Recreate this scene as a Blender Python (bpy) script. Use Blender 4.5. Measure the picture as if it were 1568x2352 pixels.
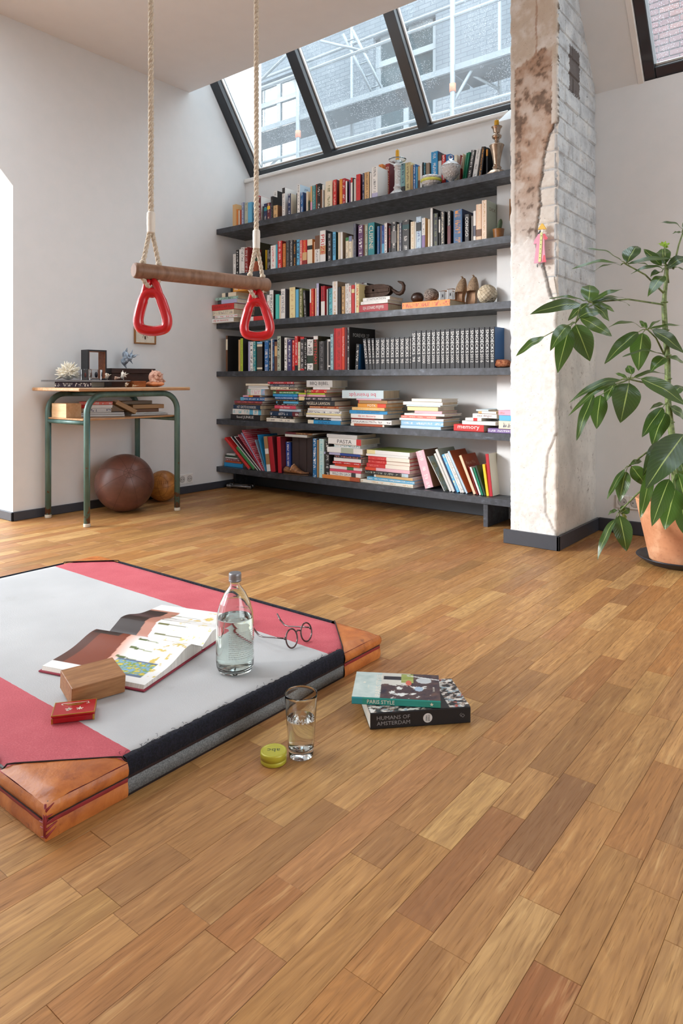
import bpy, math, random
from mathutils import Vector, Matrix, Quaternion, noise as mnoise

for o in list(bpy.data.objects):
    bpy.data.objects.remove(o, do_unlink=True)
C = bpy.context.scene.collection
SC = bpy.context.scene
R = math.radians
RND = random.Random(7)

# ------------------------------------------------------------------ camera
# level camera with a shift lens: 24 mm on a 36 mm tall frame, 0.77 m above the floor, turned 38.3 deg left of +Y
cam_d = bpy.data.cameras.new('camera')
cam_d.sensor_fit = 'VERTICAL'
cam_d.sensor_height = 36.0
cam_d.sensor_width = 24.0
cam_d.lens = 36.0 * 1568.0 / 2352.0
cam_d.shift_x = 0.0
cam_d.shift_y = -(1176.0 - 876.0) / 2352.0
cam_d.clip_start = 0.02
cam_d.clip_end = 200
cam = bpy.data.objects.new('camera', cam_d)
C.objects.link(cam)
cam.location = (0, 0, 0.77)
cam.rotation_euler = (R(90), 0, R(38.3))
SC.camera = cam

# ------------------------------------------------------------------ light
w = bpy.data.worlds.new('sky')
SC.world = w
w.use_nodes = True
nt = w.node_tree
bg = nt.nodes['Background']
# light overcast with a veiled sun: sky brighter overhead than at the horizon, pale ground below
tc = nt.nodes.new('ShaderNodeTexCoord'); sp = nt.nodes.new('ShaderNodeSeparateXYZ')
rp_ = nt.nodes.new('ShaderNodeValToRGB')
rp_.color_ramp.elements[0].position = 0.495; rp_.color_ramp.elements[0].color = (.26, .255, .25, 1)
rp_.color_ramp.elements[1].position = 0.505; rp_.color_ramp.elements[1].color = (.52, .545, .57, 1)
e_ = rp_.color_ramp.elements.new(1.0); e_.color = (.86, .94, 1.0, 1)
ma = nt.nodes.new('ShaderNodeMath'); ma.operation = 'MULTIPLY_ADD'; ma.inputs[1].default_value = .5; ma.inputs[2].default_value = .5
nt.links.new(tc.outputs['Generated'], sp.inputs[0]); nt.links.new(sp.outputs[2], ma.inputs[0]); nt.links.new(ma.outputs[0], rp_.inputs[0]); nt.links.new(rp_.outputs[0], bg.inputs['Color'])
bg.inputs['Strength'].default_value = 3.0
sun_d = bpy.data.lights.new('sun', 'SUN')
sun_d.energy = 1.4
sun_d.angle = R(12)
sun_d.color = (1.0, 0.985, 0.965)
sun = bpy.data.objects.new('sun', sun_d)
C.objects.link(sun)
sun_dir = Vector((0.70 * math.cos(R(17)), 0.715 * math.cos(R(17)), -math.sin(R(17))))
sun.rotation_euler = sun_dir.to_track_quat('-Z', 'Y').to_euler()
sun.location = (-6, -4, 5)
vs = SC.view_settings
SC.display_settings.display_device = 'sRGB'
vs.view_transform = 'Standard'
vs.look = 'None'
vs.exposure = 1.27
vs.gamma = 1.0
vs.use_curve_mapping = False
SC.cycles.use_denoising = True
try:
    SC.cycles.denoiser = 'OPENIMAGEDENOISE'
except Exception:
    pass
SC.cycles.max_bounces = 10
SC.cycles.diffuse_bounces = 5
SC.cycles.glossy_bounces = 4
SC.cycles.transmission_bounces = 10
SC.cycles.transparent_max_bounces = 12
SC.cycles.caustics_reflective = False
SC.cycles.caustics_refractive = True
SC.cycles.blur_glossy = 1.0
SC.cycles.sample_clamp_indirect = 6.0

# ------------------------------------------------------------------ helpers
def lin(h):
    h = h.lstrip('#')
    out = []
    for i in (0, 2, 4):
        c = int(h[i:i + 2], 16) / 255.0
        out.append(c / 12.92 if c <= 0.04045 else ((c + 0.055) / 1.055) ** 2.4)
    return (out[0], out[1], out[2], 1.0)

class N:
    """tiny node helper"""
    def __init__(self, name):
        self.m = bpy.data.materials.new(name)
        self.m.use_nodes = True
        self.t = self.m.node_tree
        self.b = self.t.nodes['Principled BSDF']
        self.out = self.t.nodes['Material Output']
    def n(self, typ, **kw):
        nd = self.t.nodes.new(typ)
        for k, v in kw.items():
            if k.startswith('i_'):
                key = k[2:]
                key = int(key) if key.isdigit() else key.replace('_', ' ')
                nd.inputs[key].default_value = v
            else:
                setattr(nd, k, v)
        return nd
    def l(self, a, b):
        self.t.links.new(a, b)
    def ramp(self, fac, stops, interp='LINEAR'):
        r = self.n('ShaderNodeValToRGB')
        r.color_ramp.interpolation = interp
        e = r.color_ramp.elements
        while len(e) < len(stops):
            e.new(0.5)
        for el, (p, c) in zip(e, stops):
            el.position = p
            el.color = c if len(c) == 4 else (*c, 1)
        self.l(fac, r.inputs[0])
        return r.outputs['Color']
    def mix(self, fac, a, b, blend='MIX'):
        x = self.n('ShaderNodeMix', data_type='RGBA', blend_type=blend)
        for s, v in ((x.inputs[0], fac), (x.inputs[6], a), (x.inputs[7], b)):
            if isinstance(v, (int, float)):
                s.default_value = v
            elif isinstance(v, tuple):
                s.default_value = v
            else:
                self.l(v, s)
        return x.outputs[2]
    def math(self, op, a, b=0.0, c=None, clamp=False):
        x = self.n('ShaderNodeMath', operation=op, use_clamp=clamp)
        for i, v in enumerate((a, b) if c is None else (a, b, c)):
            if isinstance(v, (int, float)):
                x.inputs[i].default_value = v
            else:
                self.l(v, x.inputs[i])
        return x.outputs[0]
    def pos(self):
        return self.n('ShaderNodeNewGeometry').outputs['Position']
    def obj(self):
        return self.n('ShaderNodeTexCoord').outputs['Object']
    def mapv(self, vec, scale=(1, 1, 1), loc=(0, 0, 0), rot=(0, 0, 0)):
        x = self.n('ShaderNodeMapping')
        x.inputs['Scale'].default_value = scale
        x.inputs['Location'].default_value = loc
        x.inputs['Rotation'].default_value = rot
        self.l(vec, x.inputs['Vector'])
        return x.outputs[0]
    def noise(self, vec, scale, detail=3, rough=0.5, dist=0.0):
        x = self.n('ShaderNodeTexNoise')
        x.inputs['Scale'].default_value = scale
        x.inputs['Detail'].default_value = detail
        x.inputs['Roughness'].default_value = rough
        x.inputs['Distortion'].default_value = dist
        self.l(vec, x.inputs['Vector'])
        return x.outputs['Fac']
    def bump(self, h, strength=0.2, dist=0.01):
        x = self.n('ShaderNodeBump')
        x.inputs['Strength'].default_value = strength
        x.inputs['Distance'].default_value = dist
        self.l(h, x.inputs['Height'])
        self.l(x.outputs[0], self.b.inputs['Normal'])
    def set(self, **kw):
        for k, v in kw.items():
            s = self.b.inputs[k.replace('_', ' ')]
            if isinstance(v, (int, float, tuple)):
                s.default_value = v
            else:
                self.l(v, s)
        return self

_MC = {}
def plain(name, hexcol, rough=0.5, metal=0.0, var=0.08, scale=30.0, bump=0.0, spec=0.5, coat=0.0):
    """procedural surface: a colour with fine grain of its own"""
    key = (name, hexcol, rough, metal, var)
    if key in _MC:
        return _MC[key]
    k = N(name)
    c = lin(hexcol)
    f = k.noise(k.obj(), scale, 4)
    lo = tuple(max(0, x * (1 - var)) for x in c[:3]) + (1,)
    hi = tuple(min(1, x * (1 + var)) for x in c[:3]) + (1,)
    k.set(Base_Color=k.ramp(f, [(0.3, lo), (0.7, hi)]), Roughness=rough, Metallic=metal)
    k.b.inputs['Specular IOR Level'].default_value = spec
    if coat:
        k.b.inputs['Coat Weight'].default_value = coat
    if bump:
        k.bump(f, bump, 0.004)
    _MC[key] = k.m
    return k.m

def glass(name, col=(1, 1, 1, 1), ior=1.45, rough=0.0):
    k = N(name)
    k.set(Base_Color=col, Roughness=rough)
    k.b.inputs['IOR'].default_value = ior
    k.b.inputs['Transmission Weight'].default_value = 1.0
    return k.m

class MB:
    def __init__(self):
        self.v = []; self.f = []; self.m = []; self.s = []
    def add(self, verts, faces, mat=0, smooth=False):
        b = len(self.v)
        self.v += [tuple(p) for p in verts]
        for f in faces:
            self.f.append(tuple(b + i for i in f)); self.m.append(mat); self.s.append(smooth)
        return self
    def box(self, lo, hi, mat=0, M=None, bev=0.0):
        x0, y0, z0 = lo; x1, y1, z1 = hi
        if bev <= 0:
            vs_ = [(x0, y0, z0), (x1, y0, z0), (x1, y1, z0), (x0, y1, z0), (x0, y0, z1), (x1, y0, z1), (x1, y1, z1), (x0, y1, z1)]
            fs = [(0, 3, 2, 1), (4, 5, 6, 7), (0, 1, 5, 4), (1, 2, 6, 5), (2, 3, 7, 6), (3, 0, 4, 7)]
        else:
            b = min(bev, (x1 - x0) * .45, (y1 - y0) * .45, (z1 - z0) * .45)
            vs_ = []
            for (i, x) in ((-1, x0), (1, x1)):
                for (j, y) in ((-1, y0), (1, y1)):
                    for (kk, z) in ((-1, z0), (1, z1)):
                        vs_ += [(x, y - j * b, z - kk * b), (x - i * b, y, z - kk * b), (x - i * b, y - j * b, z)]
            def q(i, j, kk, a):
                return ((i > 0) * 4 + (j > 0) * 2 + (kk > 0)) * 3 + a
            fs = []
            for i in (-1, 1):
                f = [q(i, -1, -1, 0), q(i, 1, -1, 0), q(i, 1, 1, 0), q(i, -1, 1, 0)]; fs.append(f if i > 0 else f[::-1])
                f = [q(-1, i, -1, 1), q(-1, i, 1, 1), q(1, i, 1, 1), q(1, i, -1, 1)]; fs.append(f if i > 0 else f[::-1])
                f = [q(-1, -1, i, 2), q(1, -1, i, 2), q(1, 1, i, 2), q(-1, 1, i, 2)]; fs.append(f if i > 0 else f[::-1])
            for j in (-1, 1):
                for kk in (-1, 1):
                    f = [q(-1, j, kk, 1), q(1, j, kk, 1), q(1, j, kk, 2), q(-1, j, kk, 2)]; fs.append(f if j * kk > 0 else f[::-1])
                    f = [q(j, -1, kk, 0), q(j, 1, kk, 0), q(j, 1, kk, 2), q(j, -1, kk, 2)]; fs.append(f[::-1] if j * kk > 0 else f)
                    f = [q(j, kk, -1, 0), q(j, kk, 1, 0), q(j, kk, 1, 1), q(j, kk, -1, 1)]; fs.append(f if j * kk > 0 else f[::-1])
            for i in (-1, 1):
                for j in (-1, 1):
                    for kk in (-1, 1):
                        f = [q(i, j, kk, 0), q(i, j, kk, 1), q(i, j, kk, 2)]; fs.append(f if i * j * kk > 0 else f[::-1])
        if M is not None:
            vs_ = [M @ Vector(p) for p in vs_]
        return self.add(vs_, fs, mat)
    def tube(self, path, rad, seg=10, mat=0, caps=True, closed=False, smooth=True, flat=1.0):
        P = [Vector(p) for p in path]; n = len(P)
        rr = rad if isinstance(rad, (list, tuple)) else [rad] * n
        up = None; rings = []
        for i in range(n):
            a = P[(i - 1) % n] if (closed or i > 0) else P[i]
            b = P[(i + 1) % n] if (closed or i < n - 1) else P[i]
            t = (b - a)
            t = t.normalized() if t.length > 1e-9 else Vector((0, 0, 1))
            if up is None:
                up = Vector((0, 0, 1)) if abs(t.z) < .9 else Vector((1, 0, 0))
            x = up - t * up.dot(t)
            x = x.normalized() if x.length > 1e-6 else t.orthogonal().normalized()
            y = t.cross(x); up = x
            rings.append([P[i] + (x * math.cos(2 * math.pi * k / seg) + y * math.sin(2 * math.pi * k / seg) * flat) * rr[i] for k in range(seg)])
        vs_ = [p for r in rings for p in r]
        fs = []
        for i in range(n if closed else n - 1):
            j = (i + 1) % n
            for k in range(seg):
                k2 = (k + 1) % seg
                fs.append((i * seg + k, i * seg + k2, j * seg + k2, j * seg + k))
        self.add(vs_, fs, mat, smooth)
        if caps and not closed:
            b = len(self.v) - len(vs_)
            self.f.append(tuple(b + k for k in range(seg - 1, -1, -1))); self.m.append(mat); self.s.append(False)
            self.f.append(tuple(b + (n - 1) * seg + k for k in range(seg))); self.m.append(mat); self.s.append(False)
        return self
    def lathe(self, prof, seg=32, mat=0, c=(0, 0, 0), smooth=True, wob=None):
        fine = [prof[0]]
        for p0, p1 in zip(prof, prof[1:]):   # hold the shading near each corner
            if math.hypot(p1[0] - p0[0], p1[1] - p0[1]) > .012:
                fine += [(p0[0] + (p1[0] - p0[0]) * q, p0[1] + (p1[1] - p0[1]) * q) for q in (.05, .95)]
            fine.append(p1)
        prof = fine
        vs_ = []
        for (r, z) in prof:
            for k in range(seg):
                a = 2 * math.pi * k / seg
                q = r * (wob(a, z) if wob else 1.0)
                vs_.append((c[0] + q * math.cos(a), c[1] + q * math.sin(a), c[2] + z))
        fs = []
        for i in range(len(prof) - 1):
            for k in range(seg):
                k2 = (k + 1) % seg
                fs.append((i * seg + k, i * seg + k2, (i + 1) * seg + k2, (i + 1) * seg + k))
        if prof[0][0] > 1e-6:
            fs.append(tuple(range(seg - 1, -1, -1)))
        if prof[-1][0] > 1e-6:
            fs.append(tuple((len(prof) - 1) * seg + k for k in range(seg)))
        return self.add(vs_, fs, mat, smooth)
    def prism(self, poly, d0, d1, axes=(0, 1, 2), mat=0, M=None):
        """poly in (axes[0], axes[1]), extruded along axes[2]"""
        n = len(poly); vs_ = []
        for d in (d0, d1):
            for (a, b) in poly:
                p = [0, 0, 0]; p[axes[0]] = a; p[axes[1]] = b; p[axes[2]] = d
                vs_.append(M @ Vector(p) if M is not None else tuple(p))
        fs = [tuple(range(n - 1, -1, -1)), tuple(range(n, 2 * n))] + [(i, (i + 1) % n, n + (i + 1) % n, n + i) for i in range(n)]
        return self.add(vs_, fs, mat)
    def ball(self, c, r, seg=24, rings=14, mat=0, fn=None, sc=(1, 1, 1)):
        vs_ = []; fs = []
        for i in range(rings + 1):
            th = math.pi * i / rings
            for k in range(seg):
                a = 2 * math.pi * k / seg
                d = Vector((math.sin(th) * math.cos(a), math.sin(th) * math.sin(a), math.cos(th)))
                q = r * (fn(d) if fn else 1.0)
                vs_.append((c[0] + d.x * q * sc[0], c[1] + d.y * q * sc[1], c[2] + d.z * q * sc[2]))
        for i in range(rings):
            for k in range(seg):
                k2 = (k + 1) % seg
                fs.append((i * seg + k, (i + 1) * seg + k, (i + 1) * seg + k2, i * seg + k2))
        return self.add(vs_, fs, mat, True)
    def mesh(self, name, mats):
        me = bpy.data.meshes.new(name)
        me.from_pydata(self.v, [], self.f)
        for x in (mats if isinstance(mats, (list, tuple)) else [mats]):
            me.materials.append(x)
        me.polygons.foreach_set('material_index', self.m)
        me.polygons.foreach_set('use_smooth', self.s)
        me.update()
        return me
    def build(self, name, mats, parent=None, loc=(0, 0, 0), rot=(0, 0, 0), fix=True):
        me = self.mesh(name, mats)
        if fix:
            import bmesh
            bm = bmesh.new(); bm.from_mesh(me)
            bmesh.ops.remove_doubles(bm, verts=bm.verts, dist=1e-6)
            bmesh.ops.recalc_face_normals(bm, faces=bm.faces)
            bm.to_mesh(me); bm.free()
        return put(name, me, parent, loc, rot)

def put(name, data, parent=None, loc=(0, 0, 0), rot=(0, 0, 0)):
    o = bpy.data.objects.new(name, data)
    C.objects.link(o)
    o.parent = parent
    o.location = loc
    o.rotation_euler = rot
    return o

def tag(o, label=None, cat=None, group=None, kind=None):
    if label: o['label'] = label
    if cat: o['category'] = cat
    if group: o['group'] = group
    if kind: o['kind'] = kind
    return o

def thing(name, label, cat, loc=(0, 0, 0), rz=0.0, group=None):
    return tag(put(name, None, None, loc, (0, 0, rz)), label, cat, group)

def structure(o, label=None):
    o['kind'] = 'structure'
    if label: o['label'] = label
    return o

_TX = {}
def text_mesh(s, thick=0.0003):
    """mesh of the writing s, 1 unit cap height-ish, centred at origin in XY; returns (verts, faces, width, height)"""
    if s in _TX:
        return _TX[s]
    cu = bpy.data.curves.new('lettering', 'FONT')
    cu.body = s
    cu.resolution_u = 2
    cu.size = 1.0
    ob = bpy.data.objects.new('lettering', cu)
    C.objects.link(ob)
    dg = bpy.context.evaluated_depsgraph_get()
    me = bpy.data.meshes.new_from_object(ob.evaluated_get(dg))
    vs_ = [Vector(v.co) for v in me.vertices]
    fs = [tuple(p.vertices) for p in me.polygons]
    bpy.data.objects.remove(ob, do_unlink=True)
    bpy.data.curves.remove(cu)
    bpy.data.meshes.remove(me)
    x0 = min(v.x for v in vs_); x1 = max(v.x for v in vs_); y0 = min(v.y for v in vs_); y1 = max(v.y for v in vs_)
    vs_ = [Vector((v.x - (x0 + x1) / 2, v.y - (y0 + y1) / 2, 0)) for v in vs_]
    _TX[s] = (vs_, fs, x1 - x0, y1 - y0)
    return _TX[s]

def lettering(s, origin, ex, ey, length, height, mat, parent, name='lettering', fit=True):
    """flat print: the writing s centred at origin, reading along ex, its tops towards ey, no longer than length, no taller than height"""
    vs_, fs, wd, ht = text_mesh(s)
    sx = length / wd; sy = height / ht
    if fit:
        sx = min(sx, sy * 1.25); sy = min(sy, sx * 1.9)
    o_ = Vector(origin); ex = Vector(ex).normalized(); ey = Vector(ey).normalized()
    m = MB().add([o_ + ex * (v.x * sx) + ey * (v.y * sy) for v in vs_], fs)
    return m.build(name, mat, parent, fix=False)

# ------------------------------------------------------------------ the room
XL, YB, ZC = -3.75, 3.585, 2.765
k = N('wall_plaster')
f = k.noise(k.pos(), 14, 5)
k.set(Base_Color=k.ramp(f, [(0.35, lin('E0E2E3')), (0.65, lin('E3E4E5'))]), Roughness=0.85)
k.bump(k.noise(k.pos(), 140, 3), 0.06, 0.002)
M_WALL = k.m
k = N('ceiling_plaster')
f = k.noise(k.pos(), 9, 4)
k.set(Base_Color=k.ramp(f, [(0.35, lin('E9EAEC')), (0.65, lin('EBECEE'))]), Roughness=0.9)
M_CEIL = k.m
M_BASE = plain('baseboard_paint', '3A3D45', 0.45, var=0.05)
M_TRIM = plain('white_trim_paint', 'E6E4E1', 0.4, var=0.02)

def oak(name, by_object):
    k = N(name)
    p = k.pos()
    if by_object:
        oi = k.n('ShaderNodeObjectInfo')
        tone = oi.outputs['Color']; rnd = oi.outputs['Random']
    else:
        a = k.n('ShaderNodeAttribute', attribute_name='tone')
        tone = a.outputs['Color']; rnd = a.outputs['Alpha']
    off = k.n('ShaderNodeCombineXYZ')
    k.l(k.math('MULTIPLY', rnd, 31.0), off.inputs[0]); k.l(k.math('MULTIPLY', rnd, 57.0), off.inputs[1]); k.l(k.math('MULTIPLY', rnd, 13.0), off.inputs[2])
    add = k.n('ShaderNodeVectorMath', operation='ADD'); k.l(p, add.inputs[0]); k.l(off.outputs[0], add.inputs[1])
    v = add.outputs[0]
    pores = k.noise(k.mapv(v, (1, 0.035, 1)), 420, 3, 0.6)
    grain = k.noise(k.mapv(v, (1, 0.07, 1)), 95, 4, 0.55, 0.4)
    body = k.noise(k.mapv(v, (1, 0.16, 1)), 17, 3, 0.5, 1.1)
    rings = k.math('SINE', k.math('MULTIPLY', body, 55.0))
    rings = k.math('MULTIPLY_ADD', rings, 0.5, 0.5)
    knots = k.noise(v, 6.5, 2)
    t = k.mix(k.math('MULTIPLY', k.math('SUBTRACT', rings, 0.25, clamp=True), 0.26), tone, lin('6F4722'))
    t = k.mix(k.ramp(grain, [(0.36, (.42, .42, .42, 1)), (0.6, (0, 0, 0, 1))]), t, lin('7A4F28'))
    t = k.mix(k.ramp(grain, [(0.60, (0, 0, 0, 1)), (0.78, (.5, .5, .5, 1))]), t, lin('DDB57C'))
    t = k.mix(k.ramp(pores, [(0.30, (.55, .55, .55, 1)), (0.43, (0, 0, 0, 1))]), t, lin('5B3818'))
    t = k.mix(k.ramp(knots, [(0.80, (0, 0, 0, 1)), (0.86, (.9, .9, .9, 1))]), t, lin('2A1A0E'))
    k.set(Base_Color=t, Roughness=k.ramp(pores, [(0.3, (.62, .62, .62, 1)), (0.6, (.4, .4, .4, 1))]))
    k.b.inputs['Specular IOR Level'].default_value = 0.42
    k.bump(k.mix(0.5, pores, grain), 0.16, 0.0016)
    return k.m
M_OAK = oak('oak_plank', True)
M_OAK_FAR = oak('oak_plank_far', False)

FX0, FX1, FY0, FY1 = -4.6, 2.6, -2.7, 3.6
floor = structure(MB().box((FX0, FY0, -0.06), (FX1, FY1, -0.003)).build('floor', plain('floor_joint', '3B2614', 0.8)), 'oak strip parquet floor of short staves in warm honey tones')
TONE = {'m': 'B0804B', 'l': 'BC8E57', 'y': 'BA8B52', 'd': '9F7343', 'o': 'AC7742', 'r': 'A36E3F', 'D': '93683F', 'L': 'C69A61', 'R': '9E6538', 'p': 'B07C4C'}
W = 0.0638
ENDS = [(10, .562, 'l', 'm'), (8, .571, 'y', 'm'), (7, .644, 'o', 'd'), (6, .772, 'r', 'p'), (9, .712, 'd', 'm'), (8, .863, 'm', 'l'), (11, .651, 'o', 'm'), (5, .991, 'd', 'L'), (4, .991, 'm', 'L'),
        (5, .885, 'y', 'd'), (3, .828, 'o', 'r'), (3, 1.302, 'y', 'd'), (2, 1.029, 'm', 'd'), (1, .969, 'L', 'm'), (0, .872, 'R', 'm'), (0, 1.162, 'm', 'o'), (-1, .842, 'd', 'm'),
        (1, 1.263, 'm', 'y'), (-1, 1.230, 'm', 'd'), (5, 1.351, 'm', 'o'), (6, 1.745, 'd', 'm'), (6, 1.250, 'p', 'y'), (2, 1.324, 'D', 'm'), (4, 1.648, 'm', 'm'), (4, 1.962, 'r', 'y'),
        (7, 1.801, 'd', 'm'), (8, 1.926, 'd', 'y'), (6, 2.144, 'm', 'L'), (10, 1.431, 'm', 'm'), (3, .45, 'o', 'o'), (2, .62, 'd', 'm'), (4, .55, 'm', 'y')]
rr = random.Random(11)
staves = []
rows = range(int((-0.2985 - FX1) / W) - 1, int((-0.2985 - FX0) / W) + 1)
for row in rows:
    xr = -0.2985 - row * W
    pins = sorted([(y, a, b) for (r_, y, a, b) in ENDS if r_ == row])
    cuts = []
    y = FY0 - rr.uniform(0, .3)
    pi = 0
    while y < FY1:
        cuts.append((y, None))
        nxt = y + rr.choice((.19, .24, .28, .32, .36, .41, .46)) * rr.uniform(.92, 1.08)
        if pi < len(pins) and nxt > pins[pi][0] - .12:
            nxt = pins[pi][0]; pi += 1
        y = nxt
    cuts.append((y, None))
    ys = [c[0] for c in cuts]
    for a, b in zip(ys, ys[1:]):
        t = rr.choices('mlydorDLp', (11, 6, 6, 3.5, 5, 3, .6, 2, 5))[0]
        for (py, near, far) in pins:
            if abs(b - py) < 1e-6: t = near
            if abs(a - py) < 1e-6: t = far
        staves.append((xr - W, max(a, FY0), min(b, FY1), t))
def seen(s):
    cx, cy = s[0] + W / 2, (s[1] + s[2]) / 2
    d = -math.sin(R(38.3)) * cx + math.cos(R(38.3)) * cy
    la = math.cos(R(38.3)) * cx + math.sin(R(38.3)) * cy
    if d < .55 or abs(la) > d * .56: return 0
    if -2.4 < cx < -1.15 and .65 < cy < 1.5: return 0
    return (s[2] - s[1]) / d ** 3
staves.sort(key=seen, reverse=True)
pm = MB()
c_ = .0005
pm.add([(.0002, 0.0006, -.003), (W - .0002, 0.0006, -.003), (W - .0002, .9994, -.003), (.0002, .9994, -.003),
        (.0002, 0.0006, -.0006), (W - .0002, 0.0006, -.0006), (W - .0002, .9994, -.0006), (.0002, .9994, -.0006),
        (.0002 + c_, .0006 + .0014, 0), (W - .0002 - c_, .0006 + .0014, 0), (W - .0002 - c_, .9994 - .0014, 0), (.0002 + c_, .9994 - .0014, 0)],
       [(0, 1, 5, 4), (1, 2, 6, 5), (2, 3, 7, 6), (3, 0, 4, 7), (4, 5, 9, 8), (5, 6, 10, 9), (6, 7, 11, 10), (7, 4, 8, 11), (8, 9, 10, 11)])
plank_me = pm.mesh('plank', M_OAK)
def tone_of(t):
    c = lin(TONE[t]); j = rr.uniform(.9, 1.1)
    return (c[0] * j, c[1] * j * rr.uniform(.98, 1.02), c[2] * j * rr.uniform(.95, 1.05), 1)
for s in staves[:300]:
    o = put('plank', plank_me, floor, (s[0], s[1], rr.uniform(-.0002, .0001)))
    o.scale = (1, s[2] - s[1], 1)
    o.color = tone_of(s[3])
far = MB(); tones = []
for s in staves[300:]:
    b = len(far.f)
    far.add([(x + s[0], y * (s[2] - s[1]) + s[1], z) for (x, y, z) in pm.v], pm.f)
    tn = tone_of(s[3]); q = (tn[0], tn[1], tn[2], rr.random())
    tones += [q] * (len(far.f) - b)
me = far.mesh('planks_beyond', M_OAK_FAR)
ca = me.color_attributes.new('tone', 'FLOAT_COLOR', 'CORNER')
buf = []
for p in me.polygons:
    buf += list(tones[p.index]) * p.loop_total
ca.data.foreach_set('color', buf)
tag(put('planks_beyond', me, floor), kind='stuff')

# left wall: ends at the opening, whose head slopes up towards the viewer
structure(MB().prism([(1.83, 0), (3.75, 0), (3.75, 4.0), (1.0, 4.0), (1.0, 2.772), (1.83, 1.848)], -4.25, XL, (1, 2, 0)).build('wall_left', M_WALL))
structure(MB().box((-4.25, -2.7, 0), (XL, -1.9, ZC)).build('wall_left_front', M_WALL))
structure(MB().box((XL, YB, 0), (-1.35, YB + .12, 2.262)).build('wall_back', M_WALL))
structure(MB().prism([(3.425, .158), (3.61, .158), (3.61, 2.29), (3.585, 2.29), (3.425, 2.175)], -1.632, -1.36, (1, 2, 0)).build('wall_pier', M_WALL))
structure(MB().box((-1.36, 3.6, 0), (2.75, 3.72, 2.262)).build('wall_right', M_WALL))
structure(MB().box((2.6, 2.6, 0), (2.75, 3.72, 2.8)).box((2.6, -2.7, 0), (2.75, .2, 2.8)).box((2.6, .2, 0), (2.75, 2.6, .3)).box((2.6, .2, 2.6), (2.75, 2.6, 2.8)).build('wall_side', M_WALL))
structure(MB().box((-4.25, -2.85, 0), (-4.1, -2.7, 2.8)).box((-3.4, -2.85, 0), (2.75, -2.7, 2.8)).box((-4.1, -2.85, 0), (-3.4, -2.7, .25)).build('wall_front', M_WALL))
structure(MB().box((-4.25, -2.85, ZC), (-3.55, 3.05, ZC + .2)).box((-2.2, -2.85, ZC), (2.75, 3.05, ZC + .2)).box((-3.55, 1.35, ZC), (-2.2, 3.05, ZC + .2)).box((-3.55, -2.85, ZC), (-2.2, -.1, ZC + .2)).build('ceiling', M_CEIL))
structure(MB().box((XL, 3.565, 2.258), (-1.632, 3.66, 2.286), bev=.004).build('trim_1', M_TRIM))

def bb(name, lo, hi):
    structure(MB().box(lo, hi, bev=.003).build(name, M_BASE))
bb('baseboard_left', (XL, 1.818, 0), (XL + .012, 3.585, .05))
bb('baseboard_reveal', (-4.25, 1.818, 0), (XL + .012, 1.83, .05))
bb('baseboard_back', (XL + .012, 3.565, 0), (-1.66, 3.585, .10))
bb('baseboard_right', (-1.143, 3.588, 0), (2.6, 3.6, .068))

# ------------------------------------------------------------------ roof slope and its two windows
S_ = Vector((0, -.5696, .8219)); NO = Vector((0, .8219, .5696)); EX = Vector((1, 0, 0))
def slope_matrix(o):
    return Matrix(((1, S_.x, NO.x, o[0]), (0, S_.y, NO.y, o[1]), (0, S_.z, NO.z, o[2]), (0, 0, 0, 1)))
MS = slope_matrix((0, 3.6, 2.262))
sl = MB()
sl.box((-1.46, -.02, 0), (-.93, 1.0, .09), M=MS).box((.35, -.02, 0), (2.75, 1.0, .09), M=MS).box((-.93, .9, 0), (.35, 1.0, .09), M=MS)
structure(sl.build('ceiling_slope', M_WALL))
M_FRAME = plain('black_window_frame', '1E2228', 0.32, var=0.04, coat=.2)
k = N('window_glass')
tr = k.n('ShaderNodeBsdfTransparent'); tr.inputs[0].default_value = (.93, .96, .97, 1)
gl = k.n('ShaderNodeBsdfGlossy'); gl.inputs['Roughness'].default_value = 0.02
df = k.n('ShaderNodeBsdfTranslucent'); df.inputs[0].default_value = (.9, .95, 1, 1)
fr = k.n('ShaderNodeFresnel'); fr.inputs[0].default_value = 1.45
mx = k.n('ShaderNodeMixShader'); k.l(k.math('MULTIPLY', fr.outputs[0], 0.6), mx.inputs[0]); k.l(tr.outputs[0], mx.inputs[1]); k.l(gl.outputs[0], mx.inputs[2])
vo = k.n('ShaderNodeTexVoronoi'); vo.inputs['Scale'].default_value = 110; k.l(k.pos(), vo.inputs['Vector'])
drop = k.math('LESS_THAN', vo.outputs['Distance'], 0.2)
few = k.math('GREATER_THAN', k.noise(k.pos(), 5, 3), 0.47)
dust = k.math('MULTIPLY', k.noise(k.pos(), 3, 4), 0.10)
mx2 = k.n('ShaderNodeMixShader'); k.l(k.math('MULTIPLY_ADD', k.math('MULTIPLY', drop, few), 0.22, dust, clamp=True), mx2.inputs[0]); k.l(mx.outputs[0], mx2.inputs[1]); k.l(df.outputs[0], mx2.inputs[2])
k.l(mx2.outputs[0], k.out.inputs['Surface'])
M_PANE = k.m

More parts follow.
